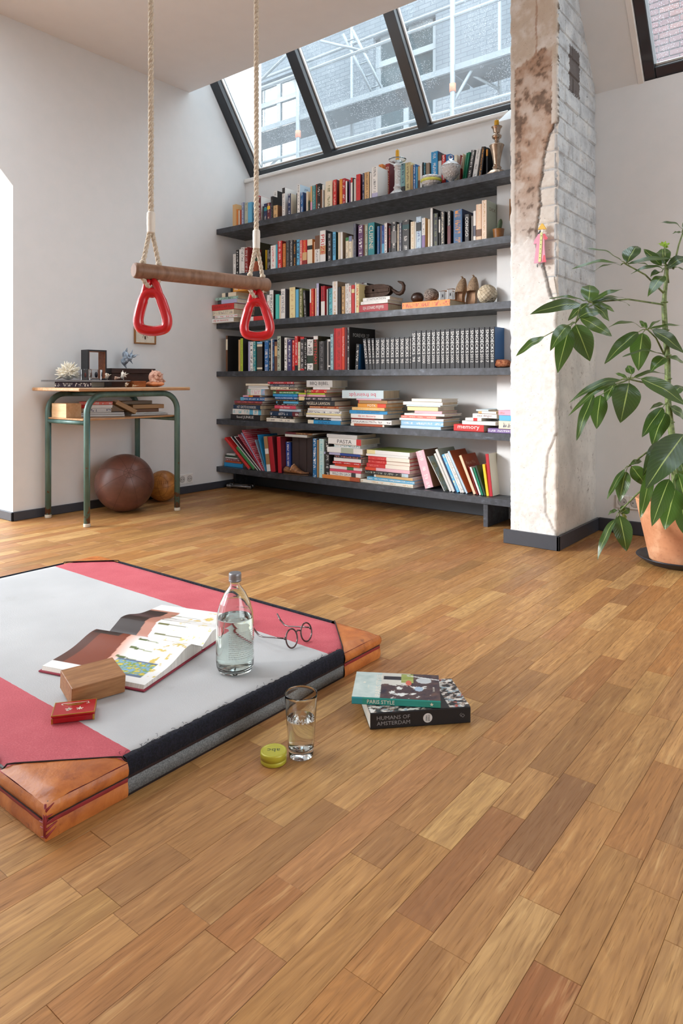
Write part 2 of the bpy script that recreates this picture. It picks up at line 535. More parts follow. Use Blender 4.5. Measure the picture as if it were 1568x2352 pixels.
MW = slope_matrix((0, 3.643, 2.294))
win1 = structure(put('window_1', None), 'black framed sloping roof window of several rain-spotted panes above the shelves')
def bar(name, lo, hi, M, parent, mat=M_FRAME, bev=.004):
    return MB().box(lo, hi, M=M, bev=bev).build(name, mat, parent)
bar('bottom_rail', (XL, 0, 0), (-1.36, .052, .085), MW, win1)
bar('top_rail', (XL, 1.9, 0), (-1.36, 1.97, .085), MW, win1)
xs = [(-3.75, -3.672), (-3.015, -2.938), (-2.252, -2.178), (-1.49, -1.40)]
for i, (a, b) in enumerate(xs):
    bar('mullion' if 0 < i < 3 else 'side_rail', (a, .04, 0), (b, 1.91, .085), MW, win1)
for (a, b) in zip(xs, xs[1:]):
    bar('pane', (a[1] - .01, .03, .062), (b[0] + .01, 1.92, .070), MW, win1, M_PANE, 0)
    bar('sky_glint_strip', (a[1], .052, .045), (b[0], .062, .062), MW, win1, M_TRIM, .001)  # white strip stands in for sky reflected off the rail's upper face
    bar('sky_glint_strip', (a[1], .052, .045), (a[1] + .010, 1.9, .062), MW, win1, M_TRIM, .001)  # white line down the left edge, the same painted-in reflection
win2 = structure(put('window_2', None), 'black framed roof window with white reveal above the plant, bricks outside')
for lo, hi in (((-.955, -.03, -.004), (-.925, .93, .06)), ((.345, -.03, -.004), (.375, .93, .06)), ((-.955, -.03, -.004), (.375, -.005, .06)), ((-.955, .9, -.004), (.375, .93, .06))):
    bar('reveal_trim', lo, hi, MS, win2, M_TRIM, .003)
for lo, hi in (((-.925, -.005, .012), (-.872, .9, .085)), ((.292, -.005, .012), (.345, .9, .085)), ((-.872, -.005, .012), (.292, .05, .085)), ((-.872, .85, .012), (.292, .9, .085))):
    bar('frame_rail', lo, hi, MS, win2)
bar('pane', (-.88, .04, .062), (.3, .86, .07), MS, win2, M_PANE, 0)
bar('sky_glint_strip', (-.872, .05, .048), (.292, .060, .062), MS, win2, M_TRIM, .001)  # white stand-in for the sky's reflection along the bottom rail

# ------------------------------------------------------------------ the brick pillar
k = N('pillar_plaster')
a = k.n('ShaderNodeVertexColor', layer_name='paint')
sp = k.noise(k.pos(), 130, 4, 0.65)
sp2 = k.noise(k.pos(), 34, 5, 0.6)
t = k.mix(k.ramp(sp2, [(0.4, (.0, .0, .0, 1)), (0.75, (.28, .28, .28, 1))]), a.outputs['Color'], lin('B9A797'))
t = k.mix(k.ramp(sp, [(0.28, (.75, .75, .75, 1)), (0.36, (0, 0, 0, 1))]), t, lin('6B5A4E'))
k.set(Base_Color=t, Roughness=0.9)
k.bump(k.mix(0.4, sp, sp2), 0.35, 0.004)
M_PLAST = k.m
k = N('painted_brick')
p = k.pos()
g = k.noise(p, 11, 5, 0.62); g2 = k.noise(p, 95, 4, 0.6); g3 = k.noise(p, 21, 5, .7)
t = k.ramp(g, [(0.3, lin('A4A8AC')), (0.5, lin('C3C8CC')), (0.7, lin('D8DADA'))])
t = k.mix(k.ramp(g3, [(0.56, (0, 0, 0, 1)), (0.72, (.6, .6, .6, 1))]), t, lin('857870'))
t = k.mix(k.ramp(g2, [(0.30, (.8, .8, .8, 1)), (0.37, (0, 0, 0, 1))]), t, lin('4A403C'))
sx = k.n('ShaderNodeSeparateXYZ'); k.l(p, sx.inputs[0])
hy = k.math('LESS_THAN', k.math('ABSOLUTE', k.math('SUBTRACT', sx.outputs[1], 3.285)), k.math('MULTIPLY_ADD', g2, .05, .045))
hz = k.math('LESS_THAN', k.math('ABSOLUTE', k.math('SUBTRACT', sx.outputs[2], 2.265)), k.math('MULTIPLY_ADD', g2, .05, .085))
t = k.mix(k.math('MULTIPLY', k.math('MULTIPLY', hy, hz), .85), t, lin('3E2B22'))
k.set(Base_Color=t, Roughness=0.85)
k.bump(k.mix(.5, g2, g3), 0.6, 0.006)
M_PBRICK = k.m
CX0, CX1, CY0, CY1, CZ1 = -1.385, -1.157, 3.05, 3.60, 3.1
col = structure(MB().box((CX0 + .006, CY0 + .012, 0), (CX1 - .009, CY1, CZ1)).build('column', M_PBRICK), 'old square brick pillar, stripped plaster in front and painted bricks on its side')
CRACK = [(3.2, -1.157), (1.963, -1.157), (1.903, -1.2), (1.798, -1.227), (1.728, -1.231), (1.671, -1.248), (1.589, -1.242), (1.491, -1.259), (1.41, -1.259), (1.346, -1.238), (1.243, -1.213), (1.162, -1.192), (1.11, -1.157), (.55, -1.157), (.442, -1.2), (.3, -1.217), (.16, -1.213), (.076, -1.165), (0, -1.157)]
def crack_x(z):
    for (z1, x1), (z0, x0) in zip(CRACK, CRACK[1:]):
        if z0 <= z <= z1:
            return x0 + (x1 - x0) * (z - z0) / (z1 - z0 + 1e-9)
    return CX1
NXc, NZc = 46, 500
vs_, cols = [], []
cw, cr1, cr2, cdk, cbg, cpt = [Vector(lin(h)[:3]) for h in ('E6E5E3', 'C6B2A3', 'AC8D78', '65544A', 'CFC5B8', 'E6E2DC')]
for j in range(NZc + 1):
    z = CZ1 * j / NZc
    jl = mnoise.fractal(Vector((0, 0, z * 14)), 0.6, 2.1, 4) * .006
    jr = mnoise.fractal(Vector((5, 0, z * 12)), 0.6, 2.1, 4) * .006 - .001
    for i in range(NXc + 1):
        u = i / NXc
        x = CX0 + jl + (CX1 + min(jr, .003) - CX0 - jl) * u
        n1 = mnoise.fractal(Vector((x * 16, z * 16, 1.7)), .7, 2.1, 5)
        n2 = mnoise.fractal(Vector((x * 60, z * 60, 9.1)), .7, 2.1, 3)
        cxz = crack_x(z) + .006 * mnoise.noise(Vector((z * 60, 3, 0)))
        dl = x - cxz
        right = dl > 0
        hgt = .0018 * n1 + .0012 * n2
        ccol = cw.copy()
        if right:
            hgt -= .010 if z > 1.1 else .004
            if dl < .008: hgt -= (.012 if z > 1.1 else .004) * (1 - dl / .008)
            ccol = cpt.copy()
            if z > 1.1:
                fz = ((z - .02) / .082) % 1.0
                if fz < .1: hgt -= .005; ccol *= .8
            if dl < .010: ccol = ccol * .35 + cdk * .3 if z > 1.1 else ccol * .8
        else:
            e = min(u, 1 - u)
            inpatch = CX0 + .024 < x and (x < -1.182 or z < 1.95) and 1.43 + .03 * n1 < z < 2.296 + .02 * n1 - .05 * max(0, min(1, (-1.26 - x) * 12))
            if inpatch:
                hgt -= .004
                m = max(0, min(1, .5 + .9 * n1))
                ccol = cr1.lerp(cr2, m)
                lightz = max(0, min(1, (1.75 - z) / .3))
                ccol = ccol.lerp(cw * .92, .55 * lightz + max(0, -n1) * .5)
                d = n1 * .9 + n2 * .5 + (.45 if abs(z - 2.09) < .11 else 0) + (.4 if x < -1.33 and 1.55 < z < 2.0 else 0)
                if d > .38: ccol = ccol.lerp(cdk, min(.85, (d - .38) * 2.2))
            elif z > 2.2:
                ccol = cbg.lerp(cw, max(0, min(1, .3 + n1)))
                if abs(x + 1.255 + .004 * n1) < .004: ccol = ccol.lerp(cr2, .8)
            elif z > 1.43:
                ccol = cbg.lerp(cw, .6)
            if z < .2 and n1 > .2: ccol *= .9
        edge = max(0, (.012 - min(x - (CX0 + jl), (CX1 + jr) - x)) / .012)
        hgt -= .007 * edge ** 2
        vs_.append((x, CY0 - hgt - .002, z)); cols.append((ccol.x, ccol.y, ccol.z, 1))
fs = []
for j in range(NZc):
    for i in range(NXc):
        a0 = j * (NXc + 1) + i
        fs.append((a0, a0 + 1, a0 + NXc + 2, a0 + NXc + 1))
# returns of the plaster coat at both arrises
nb = len(vs_)
for j in range(NZc + 1):
    for i in (0, NXc):
        p_ = vs_[j * (NXc + 1) + i]
        vs_.append((p_[0], CY0 + .02, p_[2])); cols.append(cols[j * (NXc + 1) + i])
for j in range(NZc):
    a0, a1 = j * (NXc + 1), (j + 1) * (NXc + 1)
    fs.append((a0, a1, nb + 2 * j + 2, nb + 2 * j))
    fs.append((a0 + NXc, nb + 2 * j + 1, nb + 2 * j + 3, a1 + NXc))
mb = MB().add(vs_, fs, 0, True)
me = mb.mesh('plaster_coat', M_PLAST)
ca = me.color_attributes.new('paint', 'FLOAT_COLOR', 'POINT')
ca.data.foreach_set('color', [x for c in cols for x in c])
put('plaster_coat', me, col)
# bricks of the side face, each its own piece
rb = random.Random(5)
for r_ in range(15, 37):
    z0 = .02 + r_ * .082
    if z0 > 2.96: break
    y = CY0 + .004
    first = True
    while y < CY1 - .01:
        ln = (.105 if (r_ % 2 and first) else .215) * rb.uniform(.93, 1.06)
        y1 = min(y + ln, CY1)
        if y1 - y > .03:
            dx = rb.uniform(-.001, .003)
            m = MB().box((CX1 - .02, y + .002, z0 + .0025), (CX1 - .004 + dx, y1 - .002, z0 + .0795), bev=.006)
            m.v = [(v[0] + rb.uniform(-.0015, .0015), v[1] + rb.uniform(-.002, .002), v[2] + rb.uniform(-.002, .002)) for v in m.v]
            m.build('brick', M_PBRICK, col, fix=False)
        y = y1; first = False
# the lower side is still rendered
vs_, fs = [], []
for j in range(81):
    z = 1.25 * j / 80
    for i in range(37):
        y = CY0 + .004 + (CY1 - CY0 - .004) * i / 36
        n1 = mnoise.fractal(Vector((y * 9, z * 9, 4)), .7, 2.1, 5)
        top = max(0, (z - 1.12 - .08 * mnoise.noise(Vector((y * 8, 0, 0)))) / .1)
        vs_.append((CX1 - .004 + .004 * n1 - .014 * min(1, top), y, z))
for j in range(80):
    for i in range(36):
        a0 = j * 37 + i; fs.append((a0, a0 + 1, a0 + 38, a0 + 37))
k = N('pillar_render')
g = k.noise(k.pos(), 7, 5, .6); g2 = k.noise(k.pos(), 60, 4, .6)
t = k.ramp(g, [(.3, lin('B7B5B0')), (.6, lin('D5D2CB'))])
t = k.mix(k.ramp(g2, [(.6, (0, 0, 0, 1)), (.72, (.5, .5, .5, 1))]), t, lin('7B6F65'))
t = k.mix(k.ramp(k.noise(k.pos(), 15, 4, .7), [(.62, (0, 0, 0, 1)), (.74, (.8, .8, .8, 1))]), t, lin('6E6058'))
k.set(Base_Color=t, Roughness=.9); k.bump(g2, .4, .005)
MB().add(vs_, fs, 0, True).build('render_coat', k.m, col, fix=False)
structure(MB().box((-1.413, 3.033, 0), (-1.143, 3.05, .066), bev=.002).box((-1.155, 3.033, 0), (-1.143, 3.6, .066), bev=.002).build('baseboard_column', M_BASE))

# ------------------------------------------------------------------ across the street; an added unseen wall keeps the low sun off it
structure(MB().box((-15, 3.3, 0), (-4.6, 3.7, 11)).build('wall_sun_blocker', plain('sun_blocker_brick', '8A7F78', .9)))
k = N('whitewashed_brick')
br = k.n('ShaderNodeTexBrick')
br.inputs['Color1'].default_value = lin('868F96'); br.inputs['Color2'].default_value = lin('7A848C'); br.inputs['Mortar'].default_value = lin('616C77')
br.inputs['Scale'].default_value = 1.0; br.inputs['Brick Width'].default_value = .23; br.inputs['Row Height'].default_value = .075; br.inputs['Mortar Size'].default_value = .006
sw = k.mapv(k.pos(), rot=(R(-90), 0, 0)); k.l(sw, br.inputs['Vector'])
k.set(Base_Color=k.mix(k.ramp(k.noise(k.pos(), 1.3, 4), [(.4, (0, 0, 0, 1)), (.7, (.5, .5, .5, 1))]), br.outputs['Color'], lin('68737C')), Roughness=.9)
M_FAC = k.m
house = thing('painted_brick_house', 'whitewashed brick house across the street seen through the roof window', 'house', (-8, 10, 0))
def hb(name, lo, hi, mat, parent=house, bev=0):
    return MB().box((lo[0] + 8, lo[1] - 10, lo[2]), (hi[0] + 8, hi[1] - 10, hi[2]), bev=bev).build(name, mat, parent)
M_HF = plain('house_window_paint', 'A4AEB4', .6, var=.03)
M_HG = plain('house_window_glass', '2A4248', .15, var=.25, scale=2)
hw = MB()
wins = [(-10.2, -8.98, 4.95, 6.9), (-7.17, -5.88, 4.95, 6.95), (-4.1, -2.9, 4.95, 6.95)]
edges = [-17.0] + [e for w_ in wins for e in w_[:2]] + [-2.6]
for i in range(0, len(edges), 2):
    hw.box((edges[i] + 8, 0, 0), (edges[i + 1] + 8, .4, 9.0))
for w_ in wins:
    hw.box((w_[0] + 8, 0, 0), (w_[1] + 8, .4, w_[2])).box((w_[0] + 8, 0, w_[3]), (w_[1] + 8, .4, 9.0))
hw.build('facade_wall', M_FAC, house, fix=False)
for (a, b, c, d) in wins:
    fr_ = hb('house_window', (a, 10.08, c), (b, 10.14, c + .09), M_HF)
    for lo, hi in (((a, 10.08, d - .09), (b, 10.14, d)), ((a, 10.08, c), (a + .1, 10.14, d)), ((b - .1, 10.08, c), (b, 10.14, d)), ((a, 10.07, 6.42), (b, 10.14, 6.52)), (((a + b) / 2 - .05, 10.08, c), ((a + b) / 2 + .05, 10.14, d))):
        hb('sash_bar', lo, hi, M_HF, fr_)
    for lo, hi in (((a + .1, 10.11, c + .09), ((a + b) / 2 - .05, 10.12, 6.42)), (((a + b) / 2 + .05, 10.11, c + .09), (b - .1, 10.12, 6.42)), ((a + .1, 10.11, 6.52), (b - .1, 10.12, d - .09))):
        hb('pane', lo, hi, M_HG, fr_)
    hb('sill', (a - .1, 9.9, c - .1), (b + .1, 10.1, c), M_HF)
M_TUBE = plain('galvanised_tube', '949FA6', .45, .3, var=.06)
M_DECK = plain('scaffold_board', '3A444B', .8, var=.12, scale=8)
M_CLAMP = plain('orange_clamp', 'F0916B', .6)
scf = thing('scaffold', 'galvanised tube scaffold with boards in front of the whitewashed house', 'scaffold', (-7, 9.3, 0))
def st(name, a, b, r=.03, mat=M_TUBE, parent=scf):
    q = Vector((7, -9.3, 0))
    return MB().tube([Vector(a) + q, Vector(b) + q], r, 8, mat=0).build(name, mat, parent)
for x in (-10.9, -8.085, -5.0, -2.9):
    po = st('standard', (x, 9.0, 0), (x, 9.0, 8.6), .04)
    st('clamp', (x, 9.0, 5.08), (x, 9.0, 5.2), .05, M_CLAMP, po)
for x in (-10.5, -7.36, -4.54):
    st('standard', (x, 9.62, 0), (x, 9.62, 8.6))
for z in (4.81, 6.2):
    st('ledger', (-11, 9.0, z), (-2.9, 9.0, z), .028)
st('ledger', (-11, 9.62, 6.75), (-2.9, 9.62, 6.75), .028)
for a, b in (((-9.3, 9.05, 6.28), (-8.3, 9.05, 6.7)), ((-7.6, 9.05, 6.66), (-6.6, 9.05, 6.17)), ((-5.27, 9.05, 4.6), (-4.7, 9.05, 5.36)), ((-4.95, 9.0, 5.45), (-4.54, 9.62, 5.2)), ((-9.4, 9.05, 4.4), (-8.6, 9.05, 4.85))):
    st('brace', a, b, .024)
for x in (-7.27, -7.06):
    st('ladder_rail', (x, 9.25, 6.75), (x + .6, 9.5, 5.42), .026)
for i in range(6):
    t_ = .1 + i * .16
    st('ladder_rung', (-7.27 + .6 * t_, 9.25 + .25 * t_, 6.75 - 1.33 * t_), (-7.06 + .6 * t_, 9.25 + .25 * t_, 6.75 - 1.33 * t_), .014)
for x0, x1 in ((-11, -8.09), (-8.05, -5.03), (-4.97, -2.9)):
    MB().box((x0 + 7, 9.02 - 9.3, 5.33), (x1 + 7, 9.6 - 9.3, 5.38)).build('deck_board', M_DECK, scf)
    MB().box((x0 + 7, 8.985 - 9.3, 5.38), (x1 + 7, 9.01 - 9.3, 5.47)).build('toe_board', M_TUBE, scf)
k = N('street_brick')
oi = k.n('ShaderNodeObjectInfo')
k.set(Base_Color=k.mix(k.noise(k.pos(), 22, 4), oi.outputs['Color'], lin('7E6663')), Roughness=.9)
M_SB = k.m
bh = thing('red_brick_house', 'purplish red brick house outside the roof window over the plant', 'house', (-1.4, 8.5, 0))
MB().box((-1.2, .02, 0), (2.6, .4, 6.2)).build('facade_wall', plain('pale_mortar', '8E8886', .9), bh)
bme = MB().box((0, 0, 0), (.212, .06, .062), bev=.005).mesh('brick', M_SB)
for j in range(17):
    for i in range(6):
        x = -.95 + i * .222 + (.111 if j % 2 else 0)
        o = put('brick', bme, bh, (x, rb.uniform(-.004, .002), 4.22 + j * .0745))
        c = Vector(lin(rb.choice(('6E4C4E', '765055', '5E444A', '805650', '66484E'))))
        o.color = c

# shelf, left edge, thickness, height, lean, spine plane, colour, bold print, bands, extras (metres, degrees)
BOOKS_UP = [
[1,-3.5933,0.0384,0.1532,0.0,3.308,'tan',False,[],{}],
[1,-3.5538,0.0137,0.1153,0.0,3.308,'orange',False,[],{}],
[1,-3.5345,0.0137,0.1053,0.0,3.308,'cream',False,[],{}],
[1,-3.5198,0.0167,0.1058,0.0,3.308,'rust',False,[],{}],
[1,-3.5027,0.0236,0.1544,0.0,3.308,'greyblue',False,[],{'ink': 'white'}],
[1,-3.4726,0.0328,0.1478,0.0,3.308,'sage',False,[],{'ink': 'grey'}],
[1,-3.4388,0.0389,0.1441,0.0,3.308,'skyblue',False,[],{}],
[1,-3.3659,0.0276,0.1785,0.0,3.308,'red',False,[],{'ink': 'amber'}],
[1,-3.3344,0.0216,0.1681,0.0,3.308,'maroon',False,[],{'ink': 'white','side': 'white'}],
[1,-3.2985,0.0128,0.0958,0.0,3.308,'charcoal',False,[],{}],
[1,-3.2843,0.0284,0.1105,0.0,3.308,'navy',False,[(0.55,0.75,'teal')],{'ink': 'cream'}],
[1,-3.2535,0.0272,0.1123,0.0,3.308,'maroon',False,[(0.6,0.8,'yellow')],{'ink': 'cream'}],
[1,-3.2254,0.0052,0.1027,0.0,3.308,'purple',False,[],{}],
[1,-3.2198,0.0223,0.1489,0.0,3.308,'black',False,[],{'ink': 'grey'}],
[1,-3.1951,0.0383,0.0834,0.0,3.308,'tan',False,[],{'d': '.09','ink': 'black','side': 'brown'}],
[1,-3.2893,0.0342,0.2173,0.0,3.408,'white',False,[],{'d': '.13','ink': 'grey','side': 'black'}],
[1,-3.1149,0.0249,0.1877,0.0,3.308,'white',False,[(0.8,1.0,'charcoal')],{'side': 'white','ink': 'grey'}],
[1,-3.0631,0.0258,0.1407,0.0,3.308,'navy',False,[],{'side': 'cream','ink': 'white'}],
[1,-2.9879,0.0057,0.1312,0.0,3.308,'black',False,[],{}],
[1,-2.9813,0.024,0.1854,0.0,3.308,'white',False,[],{'ink': 'grey','side': 'paleblue','st': 'JAM','sp': '.86','si': 'steel'}],
[1,-2.9561,0.0056,0.0674,0.0,3.308,'navy',False,[],{}],
[1,-2.9501,0.0207,0.13,0.0,3.308,'blue',False,[],{'ink': 'white','side': 'navy'}],
[1,-2.9028,0.0145,0.1277,0.0,3.308,'cream',False,[],{}],
[1,-2.887,0.014,0.0672,0.0,3.308,'darkgreen',False,[],{'ink': 'grey'}],
[1,-2.8679,0.016,0.1553,0.0,3.308,'tan',False,[(0.0,0.35,'pink')],{}],
[1,-2.851,0.0277,0.1571,0.0,3.308,'teal',False,[],{'ink': 'sage'}],
[1,-2.8225,0.0133,0.1609,0.0,3.308,'brown',False,[],{'ink': 'red'}],
[1,-2.8083,0.0232,0.1613,0.0,3.308,'black',True,[],{'ink': 'white'}],
[1,-2.7826,0.0128,0.1196,0.0,3.308,'brown',False,[],{}],
[1,-2.7686,0.0103,0.1488,0.0,3.308,'white',False,[],{}],
[1,-2.7571,0.0057,0.1121,0.0,3.308,'black',False,[],{}],
[1,-2.7501,0.0078,0.114,0.0,3.308,'cream',False,[],{}],
[1,-2.7411,0.0539,0.1627,0.0,3.308,'cream',False,[],{'ink': 'olive'}],
[1,-2.6804,0.0268,0.1617,0.0,3.308,'red',False,[],{'ink': 'cream','side': 'maroon'}],
[1,-2.6298,0.0228,0.1571,0.0,3.308,'amber',False,[],{'ink': 'orange'}],
[1,-2.6062,0.0211,0.1568,0.0,3.308,'crimson',True,[],{'ink': 'white'}],
[1,-2.5816,0.0121,0.1369,0.0,3.308,'white',False,[],{'side': 'black'}],
[1,-2.5555,0.01,0.1389,0.0,3.308,'purple',False,[],{}],
[1,-2.5428,0.015,0.1503,0.0,3.308,'white',False,[(0.8,1.0,'red')],{}],
[1,-2.5271,0.0092,0.1465,0.0,3.308,'black',False,[],{}],
[1,-2.5171,0.0153,0.1374,0.0,3.308,'palegrey',False,[],{}],
[1,-2.5003,0.0318,0.1616,0.0,3.308,'red',False,[],{'ink': 'crimson','side': 'maroon'}],
[1,-2.4535,0.0135,0.1607,0.0,3.308,'navy',False,[],{'ink': 'white'}],
[1,-2.4378,0.0356,0.1619,0.0,3.308,'tan',False,[],{'ink': 'brown','side': 'black'}],
[1,-2.3977,0.011,0.1525,0.0,3.308,'white',False,[],{}],
[1,-2.3831,0.0423,0.1836,0.0,3.308,'white',False,[(0.0,0.15,'lavender')],{'ink': 'grey'}],
[1,-2.4097,0.029,0.2306,0.0,3.416,'orange',False,[],{'ink': 'brown'}],
[1,-2.3748,0.0103,0.1928,0.0,3.416,'olive',False,[],{}],
[1,-2.36,0.0315,0.2245,0.0,3.416,'darkred',False,[],{'ink': 'cream','title': 'DE_CORRECTIES','side': 'maroon'}],
[1,-2.2661,0.0161,0.1749,0.0,3.416,'white',False,[],{'ink': 'red'}],
[1,-2.2486,0.0305,0.2049,0.0,3.416,'greyteal',False,[(0.0,0.33,'black')],{'ink': 'navy'}],
[1,-2.216,0.0364,0.2029,0.0,3.416,'paleyellow',False,[],{'ink': 'brown'}],
[1,-2.1754,0.0125,0.1834,0.0,3.416,'tan',False,[],{}],
[1,-2.1615,0.0193,0.1827,0.0,3.416,'blue',False,[],{'ink': 'white'}],
[1,-2.1408,0.0096,0.166,0.0,3.416,'skyblue',False,[],{}],
[1,-2.1271,0.013,0.1657,0.0,3.416,'brown',False,[(0.5,1.0,'tan')],{}],
[1,-2.1134,0.0129,0.1762,0.0,3.416,'white',False,[],{}],
[1,-2.0991,0.0081,0.183,0.0,3.416,'black',False,[],{}],
[1,-2.0896,0.0145,0.1773,0.0,3.416,'darkteal',False,[],{'ink': 'skyblue'}],
[1,-2.0733,0.0242,0.1732,0.0,3.416,'taupe',False,[],{}],
[1,-2.0391,0.0444,0.23,0.0,3.416,'brightblue',False,[],{'ink': 'white','side': 'navy'}],
[1,-1.9922,0.0223,0.2118,0.0,3.416,'charcoal',False,[(0.3,0.8,'palegrey')],{}],
[1,-1.9687,0.0237,0.199,0.0,3.416,'red',False,[],{'ink': 'white'}],
[1,-1.9417,0.0306,0.1957,0.0,3.416,'blue',False,[],{}],
[1,-1.9073,0.0153,0.1802,0.0,3.416,'blue',False,[],{}],
[1,-1.8894,0.019,0.1816,0.0,3.416,'cream',False,[],{}],
[1,-1.8346,0.003,0.1804,0.0,3.416,'peach',False,[],{}],
[1,-1.8506,0.0036,0.1764,0.0,3.416,'darkred',False,[],{}],
[1,-1.8698,0.0036,0.1663,10.7,3.416,'white',True,[],{'ink': 'black'}],
[1,-1.8464,0.0094,0.1818,10.9,3.416,'emerald',False,[],{}],
[1,-1.833,0.0132,0.183,9.9,3.416,'emerald',False,[],{}],
[1,-1.8165,0.0267,0.1882,11.0,3.416,'charcoal',False,[],{'ink': 'white'}],
[1,-1.7819,0.028,0.1861,10.0,3.416,'white',False,[],{'ink': 'grey'}],
[1,-1.7453,0.0219,0.1934,7.7,3.416,'black',False,[],{'ink': 'amber'}],
[1,-1.6924,0.011,0.1827,0.0,3.416,'black',False,[(0.75,0.95,'amber')],{}],
[1,-1.6439,0.0234,0.2109,0.0,3.416,'black',False,[],{'ink': 'charcoal'}],
[2,-3.5881,0.0272,0.144,0.0,3.308,'white',False,[],{'ink': 'grey'}],
[2,-3.5584,0.0295,0.1697,0.0,3.308,'black',False,[],{'ink': 'white'}],
[2,-3.5259,0.0162,0.1701,0.0,3.308,'white',False,[],{}],
[2,-3.5087,0.0351,0.1813,0.0,3.308,'white',True,[],{'ink': 'charcoal'}],
[2,-3.4706,0.0328,0.178,0.0,3.308,'darkred',True,[],{'ink': 'palegrey'}],
[2,-3.5439,0.0264,0.2088,0.0,3.413,'white',False,[],{'ink': 'red','d': '.15'}],
[2,-3.5124,0.0121,0.1879,0.0,3.413,'red',False,[],{'d': '.15'}],
[2,-3.4802,0.0399,0.2301,0.0,3.413,'olivedark',False,[],{'side': 'olivedark','d': '.16'}],
[2,-3.3689,0.0112,0.1629,0.0,3.408,'yellow',False,[],{'d': '.12'}],
[2,-3.2507,0.015,0.1338,0.0,3.308,'darkpurple',False,[],{'ink': 'white'}],
[2,-3.2347,0.0122,0.1446,0.0,3.308,'black',False,[],{'ink': 'white'}],
[2,-3.2207,0.0464,0.1588,0.0,3.308,'white',False,[],{'ink': 'red'}],
[2,-3.1716,0.0138,0.1611,0.0,3.308,'cyan',False,[],{}],
[2,-3.155,0.0383,0.1807,0.0,3.308,'red',False,[],{'ink': 'white','side': 'darkred'}],
[2,-3.1095,0.0253,0.1583,0.0,3.308,'orange',False,[],{'ink': 'brown'}],
[2,-3.0806,0.0322,0.1742,0.0,3.308,'charcoal',False,[],{'ink': 'grey'}],
[2,-3.0466,0.0284,0.1725,0.0,3.308,'charcoal',False,[],{'ink': 'palegrey'}],
[2,-3.0156,0.0255,0.1678,0.0,3.308,'black',False,[],{'ink': 'amber'}],
[2,-2.9857,0.0262,0.1689,0.0,3.308,'skyblue',True,[],{'ink': 'navy'}],
[2,-2.9574,0.0195,0.162,0.0,3.308,'salmon',False,[],{'ink': 'white'}],
[2,-2.9363,0.0378,0.1581,0.0,3.308,'red',False,[(0.0,0.18,'darkred'),(0.18,0.5,'tan')],{'ink': 'amber'}],
[2,-2.8942,0.0432,0.1576,0.0,3.308,'cream',False,[(0.58,0.75,'black')],{'side': 'orange'}],
[2,-2.8375,0.0067,0.1359,0.0,3.308,'peach',False,[],{}],
[2,-2.8292,0.0391,0.1731,0.0,3.308,'white',False,[(0.5,1.0,'brown')],{'ink': 'grey'}],
[2,-2.7875,0.046,0.1993,0.0,3.308,'white',False,[(0.25,0.52,'tan')],{'ink': 'red','title': 'PRIZE','side': 'charcoal'}],
[2,-2.7244,0.0315,0.1734,0.0,3.308,'charcoal',False,[],{'ink': 'palegrey'}],
[2,-2.684,0.0248,0.1773,0.0,3.308,'skyblue',False,[],{'ink': 'navy','title': 'DE_KEUKEN','side': 'darkgreen'}],
[2,-2.6401,0.0158,0.1698,0.0,3.308,'cream',False,[],{}],
[2,-2.6223,0.0173,0.1687,0.0,3.308,'white',False,[],{'side': 'taupe'}],
[2,-2.5812,0.0225,0.1296,0.0,3.308,'cream',False,[(0.84,1.0,'green')],{'ink': 'grey'}],
[2,-2.5571,0.0239,0.1347,0.0,3.308,'cream',False,[(0.76,1.0,'greyblue')],{'ink': 'grey'}],
[2,-2.5274,0.005,0.1119,0.0,3.308,'white',False,[],{}],
[2,-2.5209,0.0198,0.2055,0.0,3.308,'slate',False,[],{'side': 'darkpurple','ink': 'grey'}],
[2,-2.4844,0.0361,0.1906,0.0,3.308,'purple',True,[],{'ink': 'white'}],
[2,-2.4452,0.0097,0.1887,0.0,3.308,'brown',False,[],{}],
[2,-2.434,0.0193,0.1901,0.0,3.308,'sage',True,[],{'ink': 'charcoal'}],
[2,-2.4103,0.0463,0.1943,0.0,3.308,'teal',False,[],{'ink': 'cream','title': 'CUISINE','side': 'darkteal'}],
[2,-2.3444,0.0166,0.1658,0.0,3.308,'blue',False,[],{'ink': 'grey'}],
[2,-2.3205,0.0086,0.1678,0.0,3.308,'mauve',False,[],{}],
[2,-2.3104,0.0165,0.1664,0.0,3.308,'royal',False,[(0.0,0.35,'skyblue')],{'ink': 'skyblue'}],
[2,-2.2925,0.0192,0.178,0.0,3.308,'white',False,[],{'ink': 'purple','side': 'maroon'}],
[2,-2.262,0.0162,0.1572,0.0,3.308,'black',False,[],{'ink': 'red','title': 'GILES_MILTON'}],
[2,-2.2436,0.0371,0.1744,0.0,3.308,'charcoal',False,[(0.3,0.7,'grey')],{'ink': 'white','side': 'black'}],
[2,-2.201,0.01,0.1587,0.0,3.308,'cream',False,[],{'ink': 'grey'}],
[2,-2.1885,0.0179,0.1636,0.0,3.308,'slate',False,[],{'ink': 'white'}],
[2,-2.1679,0.0484,0.1739,0.0,3.308,'charcoal',False,[(0.7,0.85,'darkteal')],{'ink': 'white','side': 'black'}],
[2,-2.11,0.0255,0.158,0.0,3.308,'cream',False,[],{'ink': 'tan'}],
[2,-2.0825,0.0087,0.1552,0.0,3.308,'white',False,[],{}],
[2,-2.0724,0.0325,0.181,0.0,3.308,'paleblue',False,[(0.55,0.82,'black')],{'ink': 'royal'}],
[2,-2.0353,0.0217,0.169,0.0,3.308,'white',False,[(0.0,0.42,'lavenderdk')],{'ink': 'grey','side': 'tan'}],
[2,-1.9954,0.0123,0.1566,0.0,3.308,'cream',False,[],{}],
[2,-1.9798,0.0155,0.2153,0.0,3.308,'palegrey',False,[],{'ink': 'white','side': 'black'}],
